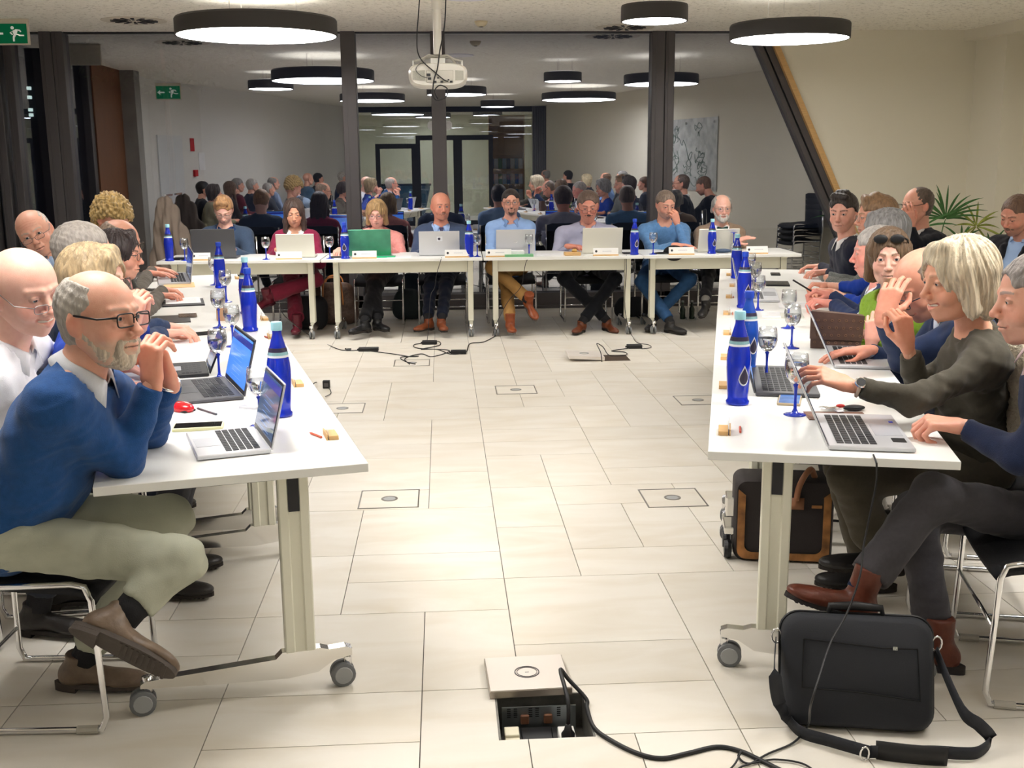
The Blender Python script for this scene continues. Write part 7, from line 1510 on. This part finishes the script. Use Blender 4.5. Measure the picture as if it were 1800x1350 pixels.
for i, (x, z) in enumerate(fr_):
    if z > hg * .88: z = hg * .88
    V += [(x, -.004, z), (x * .84, -.004, hg / 2 + (z - hg / 2) * .82)]
idx = [i for i in range(n) if not (fr_[i][1] > hg * .86 and fr_[(i + 1) % n][1] > hg * .86)]
for i in idx: j = (i + 1) % n; F.append((2 * i, 2 * i + 1, 2 * j + 1, 2 * j))
m.add(V, F); o = m.build('leather_trim', TRM, t); o.modifiers.new('thickness', 'SOLIDIFY').thickness = .004
m = MB(); m.box((.02, -.008, hg * .66), (.075, -.004, hg * .80), bev=.004 * 0); m.tube(smooth_path([(.045, -.010, hg * .78), (.05, -.015, hg * .92), (.068, -.01, hg * 1.05), (.10, .03, hg * 1.12), (.12, .06, hg * 1.0)], 5), .012, 8); m.build('leather_handle', mat('handle_tan', rgb(150, 100, 70), rough=.5), t, True); m = MB(); m.box((.105, -.006, hg * .68), (.145, -.003, hg * .715)); m.build('tag', TRM, t)
for s_ in (-1, 1):
    m = MB(); m.lathe([(0, -.014), (.034, -.014), (.038, 0), (.034, .014), (0, .014)], 18, (-wv / 2 - .02, .09 + s_ * .06, .038), np.array([[0, 0, 1], [1, 0, 0], [0, 1, 0]])); m.build('wheel', BLK, t)
m = MB(); m.box((-wv / 2 - .035, .02, .10), (-wv / 2 + .005, .16, .13), bev=.004); m.box((-wv / 2 - .03, .04, .17), (-wv / 2 + .005, .14, .25), bev=.004); m.build('silver_bracket', ALU, t)
# bags behind the back row
def holdall(label, px0, px1, pyb, pyt, Y, mt, hnd=None, name='holdall', cat='bag'):
    a, b = W(px0, pyb, Y), W(px1, pyb, Y); h_ = W(px0, pyt, Y)[2]; t = thing(name, label, cat, ((a[0] + b[0]) / 2, Y, 0)); w_ = b[0] - a[0]; S = Sdf()
    rr_ = min(.10, h_ * .30)
    for zz, f_ in ((rr_, .5), (h_ * .5, .5), (h_ - rr_, .42)): S.cap((-w_ * f_ + rr_, 0, zz), (w_ * f_ - rr_, 0, zz), rr_, k=.03)
    S.cut((0, 0, .005), (0, 0, -1), 1.)
    V, F = S.mesh(.012); V[:, 2] = np.maximum(V[:, 2], 0); me = new_mesh('bag_body', V, F, True); me.materials.append(mt); link('bag_body', me, t)
    if hnd:
        for s_ in (-1, 1): m = MB(); m.tube(smooth_path([(-w_ * .2, s_ * .10 - .03, h_ * .7), (-w_ * .16, s_ * .12 - .04, h_ * 1.05), (0, s_ * .10 - .04, h_ * 1.15), (w_ * .16, s_ * .12 - .04, h_ * 1.05), (w_ * .2, s_ * .10 - .03, h_ * .5)], 4), .009, 6); m.build('handle', hnd, t, True)
    return t
holdall('brown patterned holdall with tan handles behind table', 545, 632, 549, 497, 10.95, mat('holdall_brown', rgb(104, 82, 70), rough=.55, var=.4, vscale=50), mat('handle_orange', rgb(200, 130, 76), rough=.5))
holdall('dark green bag behind the bald suit man legs', 690, 745, 549, 508, 11.2, mat('bag_green', rgb(30, 40, 40), rough=.8)); holdall('black bag on the floor behind crew neck man', 1080, 1140, 545, 522, 11.1, mat('bag_black', rgb(24, 24, 28), rough=.8)); holdall('black handbag beside the woman in burgundy', 540, 552, 560, 520, 10.6, mat('bag_black', rgb(24, 24, 28)))
for (x, y, lb) in [(1200, 540, 'small dark bottle on floor behind crew neck man'), (1216, 549, 'small green bottle standing by the chair leg')]:
    p = V3(*W(x, y, 10.9)[:2], 0); t = thing('small_bottle', lb, 'bottle', p); m = MB(); m.lathe([(0, 0), (.026, 0), (.028, .01), (.028, .10), (.012, .14), (.012, .17), (0, .17)], 16); m.build('glass_body', mat('bottle_dark_green', rgb(30, 50, 34), rough=.1, coat=.5), t, math.radians(40)); m = MB(); m.lathe([(0, .17), (.014, .17), (.014, .185), (0, .185)], 12); m.build('cap', HUB, t)
# taupe coat hanging by the back glass on the left
t = thing('coat', 'taupe coat hanging from a hook by the glass wall', 'coat', V3(*W(305, 455, 11.6)[:2], 0)); S = Sdf(); zt_ = W(296, 342, 11.6)[2]
S.cap((-.05, 0, zt_ - .06), (-.03, 0, .95), .05, .12, k=.05); S.cap((-.03, 0, 1.1), (-.06, 0, .45), .12, .20, k=.05, fr=(0, 1, 0), flat=.5); S.cap((.0, -.05, zt_ - .15), (.13, -.06, .55), .045, .075, k=.02); S.cap((.06, 0, .9), (.13, 0, .4), .10, .16, k=.05, fr=(0, 1, 0), flat=.5)
V, F = S.mesh(.012); N = vnormals(V, F); V = V + N * (.012 * np.sin(V[:, 0] * 60 + 1.5 * np.sin(V[:, 2] * 9)) + .004 * np.sin(V[:, 0] * 150 + V[:, 2] * 12))[:, None]; me = new_mesh('fabric', V, F, True); me.materials.append(mat('coat_taupe', rgb(138, 124, 112), rough=.95, bump=.3, bscale=250)); link('fabric', me, t)
m = MB(); m.box((-.06, .05, zt_ - .02), (-.04, .32, zt_)); m.build('hook', CHROME, t)
# beige boucle coat over the chair between the right hand people
t = thing('fleece_jacket', 'cream fleece jacket over the chair back, right row', 'jacket', V3(*W(1784, 700, 3.5)[:2], 0)); S = Sdf(); c_ = W(1800, 655, 3.5); c_[0] -= t.location[0]; c_[1] -= t.location[1]; S.ell(c_, (.06, .10, .12), k=.03); S.ell(c_ + V3(.02, 0, -.16), (.05, .10, .10), k=.04); V, F = S.mesh(.009); N = vnormals(V, F); V = V + N * (.006 * np.sin(V[:, 0] * 240 + V[:, 2] * 200) * np.sin(V[:, 1] * 230 + V[:, 2] * 140))[:, None]; me = new_mesh('fleece', V, F, True); me.materials.append(mat('fleece_cream', rgb(226, 216, 196), rough=1., bump=1., bscale=120)); link('fleece', me, t)
# palm plant in the right corner
pb = W(1645, 470, 10.9); t = thing('potted_palm', 'green palm plant in the right corner', 'plant', (pb[0], pb[1], 0)); LEAF = mat('palm_leaf', rgb(64, 112, 56), rough=.5, var=.3, vscale=20); LEAF2 = mat('palm_leaf_yellow', rgb(150, 160, 70), rough=.5, var=.4, vscale=20)
m = MB(); m.lathe([(0, 0), (.15, 0), (.19, .34), (.18, .36), (.165, .34), (0, .33)], 24); m.build('pot', mat('pot_grey', rgb(120, 112, 104), rough=.7), t, math.radians(40))
rr = random.Random(11)
def leaflet(p, d, l, w_, mt, nrmv):
    d = nrm(d); s_ = nrm(np.cross(d, nrmv)); V = []; F = []; ns = 5
    for i in range(ns + 1):
        u = i / ns; c = p + d * l * u + V3(0, 0, -.30 * l * u * u); ww_ = w_ * math.sin(PI * min(u * .9 + .12, 1.)) + .0008; V += [c - s_ * ww_, c + V3(0, 0, .25 * ww_), c + s_ * ww_]
    for i in range(ns): F += [(3 * i, 3 * i + 1, 3 * i + 4, 3 * i + 3), (3 * i + 1, 3 * i + 2, 3 * i + 5, 3 * i + 4)]
    m = MB(); m.add(V, F); o = m.build('leaflet', mt, t); return o
def frond(p0, p1, n, l, mt, spread, bend=.15):
    p0 = np.array(p0) - V3(*t.location); p1 = np.array(p1) - V3(*t.location); pts = smooth_path([p0, (p0 + p1) / 2 + V3(0, 0, bend), p1], 6); m = MB(); m.tube(pts, [.008 * (1 - .6 * i / len(pts)) for i in range(len(pts))], 6); m.build('stem', mt, t, True); d0 = nrm(p1 - pts[-3])
    for i in range(n):
        a = -spread + 2 * spread * i / (n - 1); v = V3(math.sin(a) * 1.0, rr.uniform(-.5, .5), math.cos(a)); v = nrm(v + d0 * .35); leaflet(p1 + v * .01, v, l * rr.uniform(.8, 1.1), .011, mt, V3(0, -1, .1))
root_ = V3(t.location[0], t.location[1], .34)
frond(root_, W(1662, 385, 10.9), 19, .48, LEAF, 1.75); frond(root_, W(1716, 398, 10.9), 11, .36, LEAF2, 2.6, .05); frond(root_, W(1690, 425, 10.9), 7, .3, LEAF, 1.3, 0); frond(root_, W(1622, 400, 10.9), 9, .40, LEAF, 1.5); frond(root_, W(1740, 440, 10.9), 7, .36, LEAF, 2.2, .1)
# stacked chairs by the right wall (seen in the glass)
for k in range(4): chair('black sled chair in the stack by the right wall', rfx(1408, 8.6) - .0 + k * .015, 8.6 - k * .05, -100, 'stacked chairs by the right wall').location[2] = k * .075
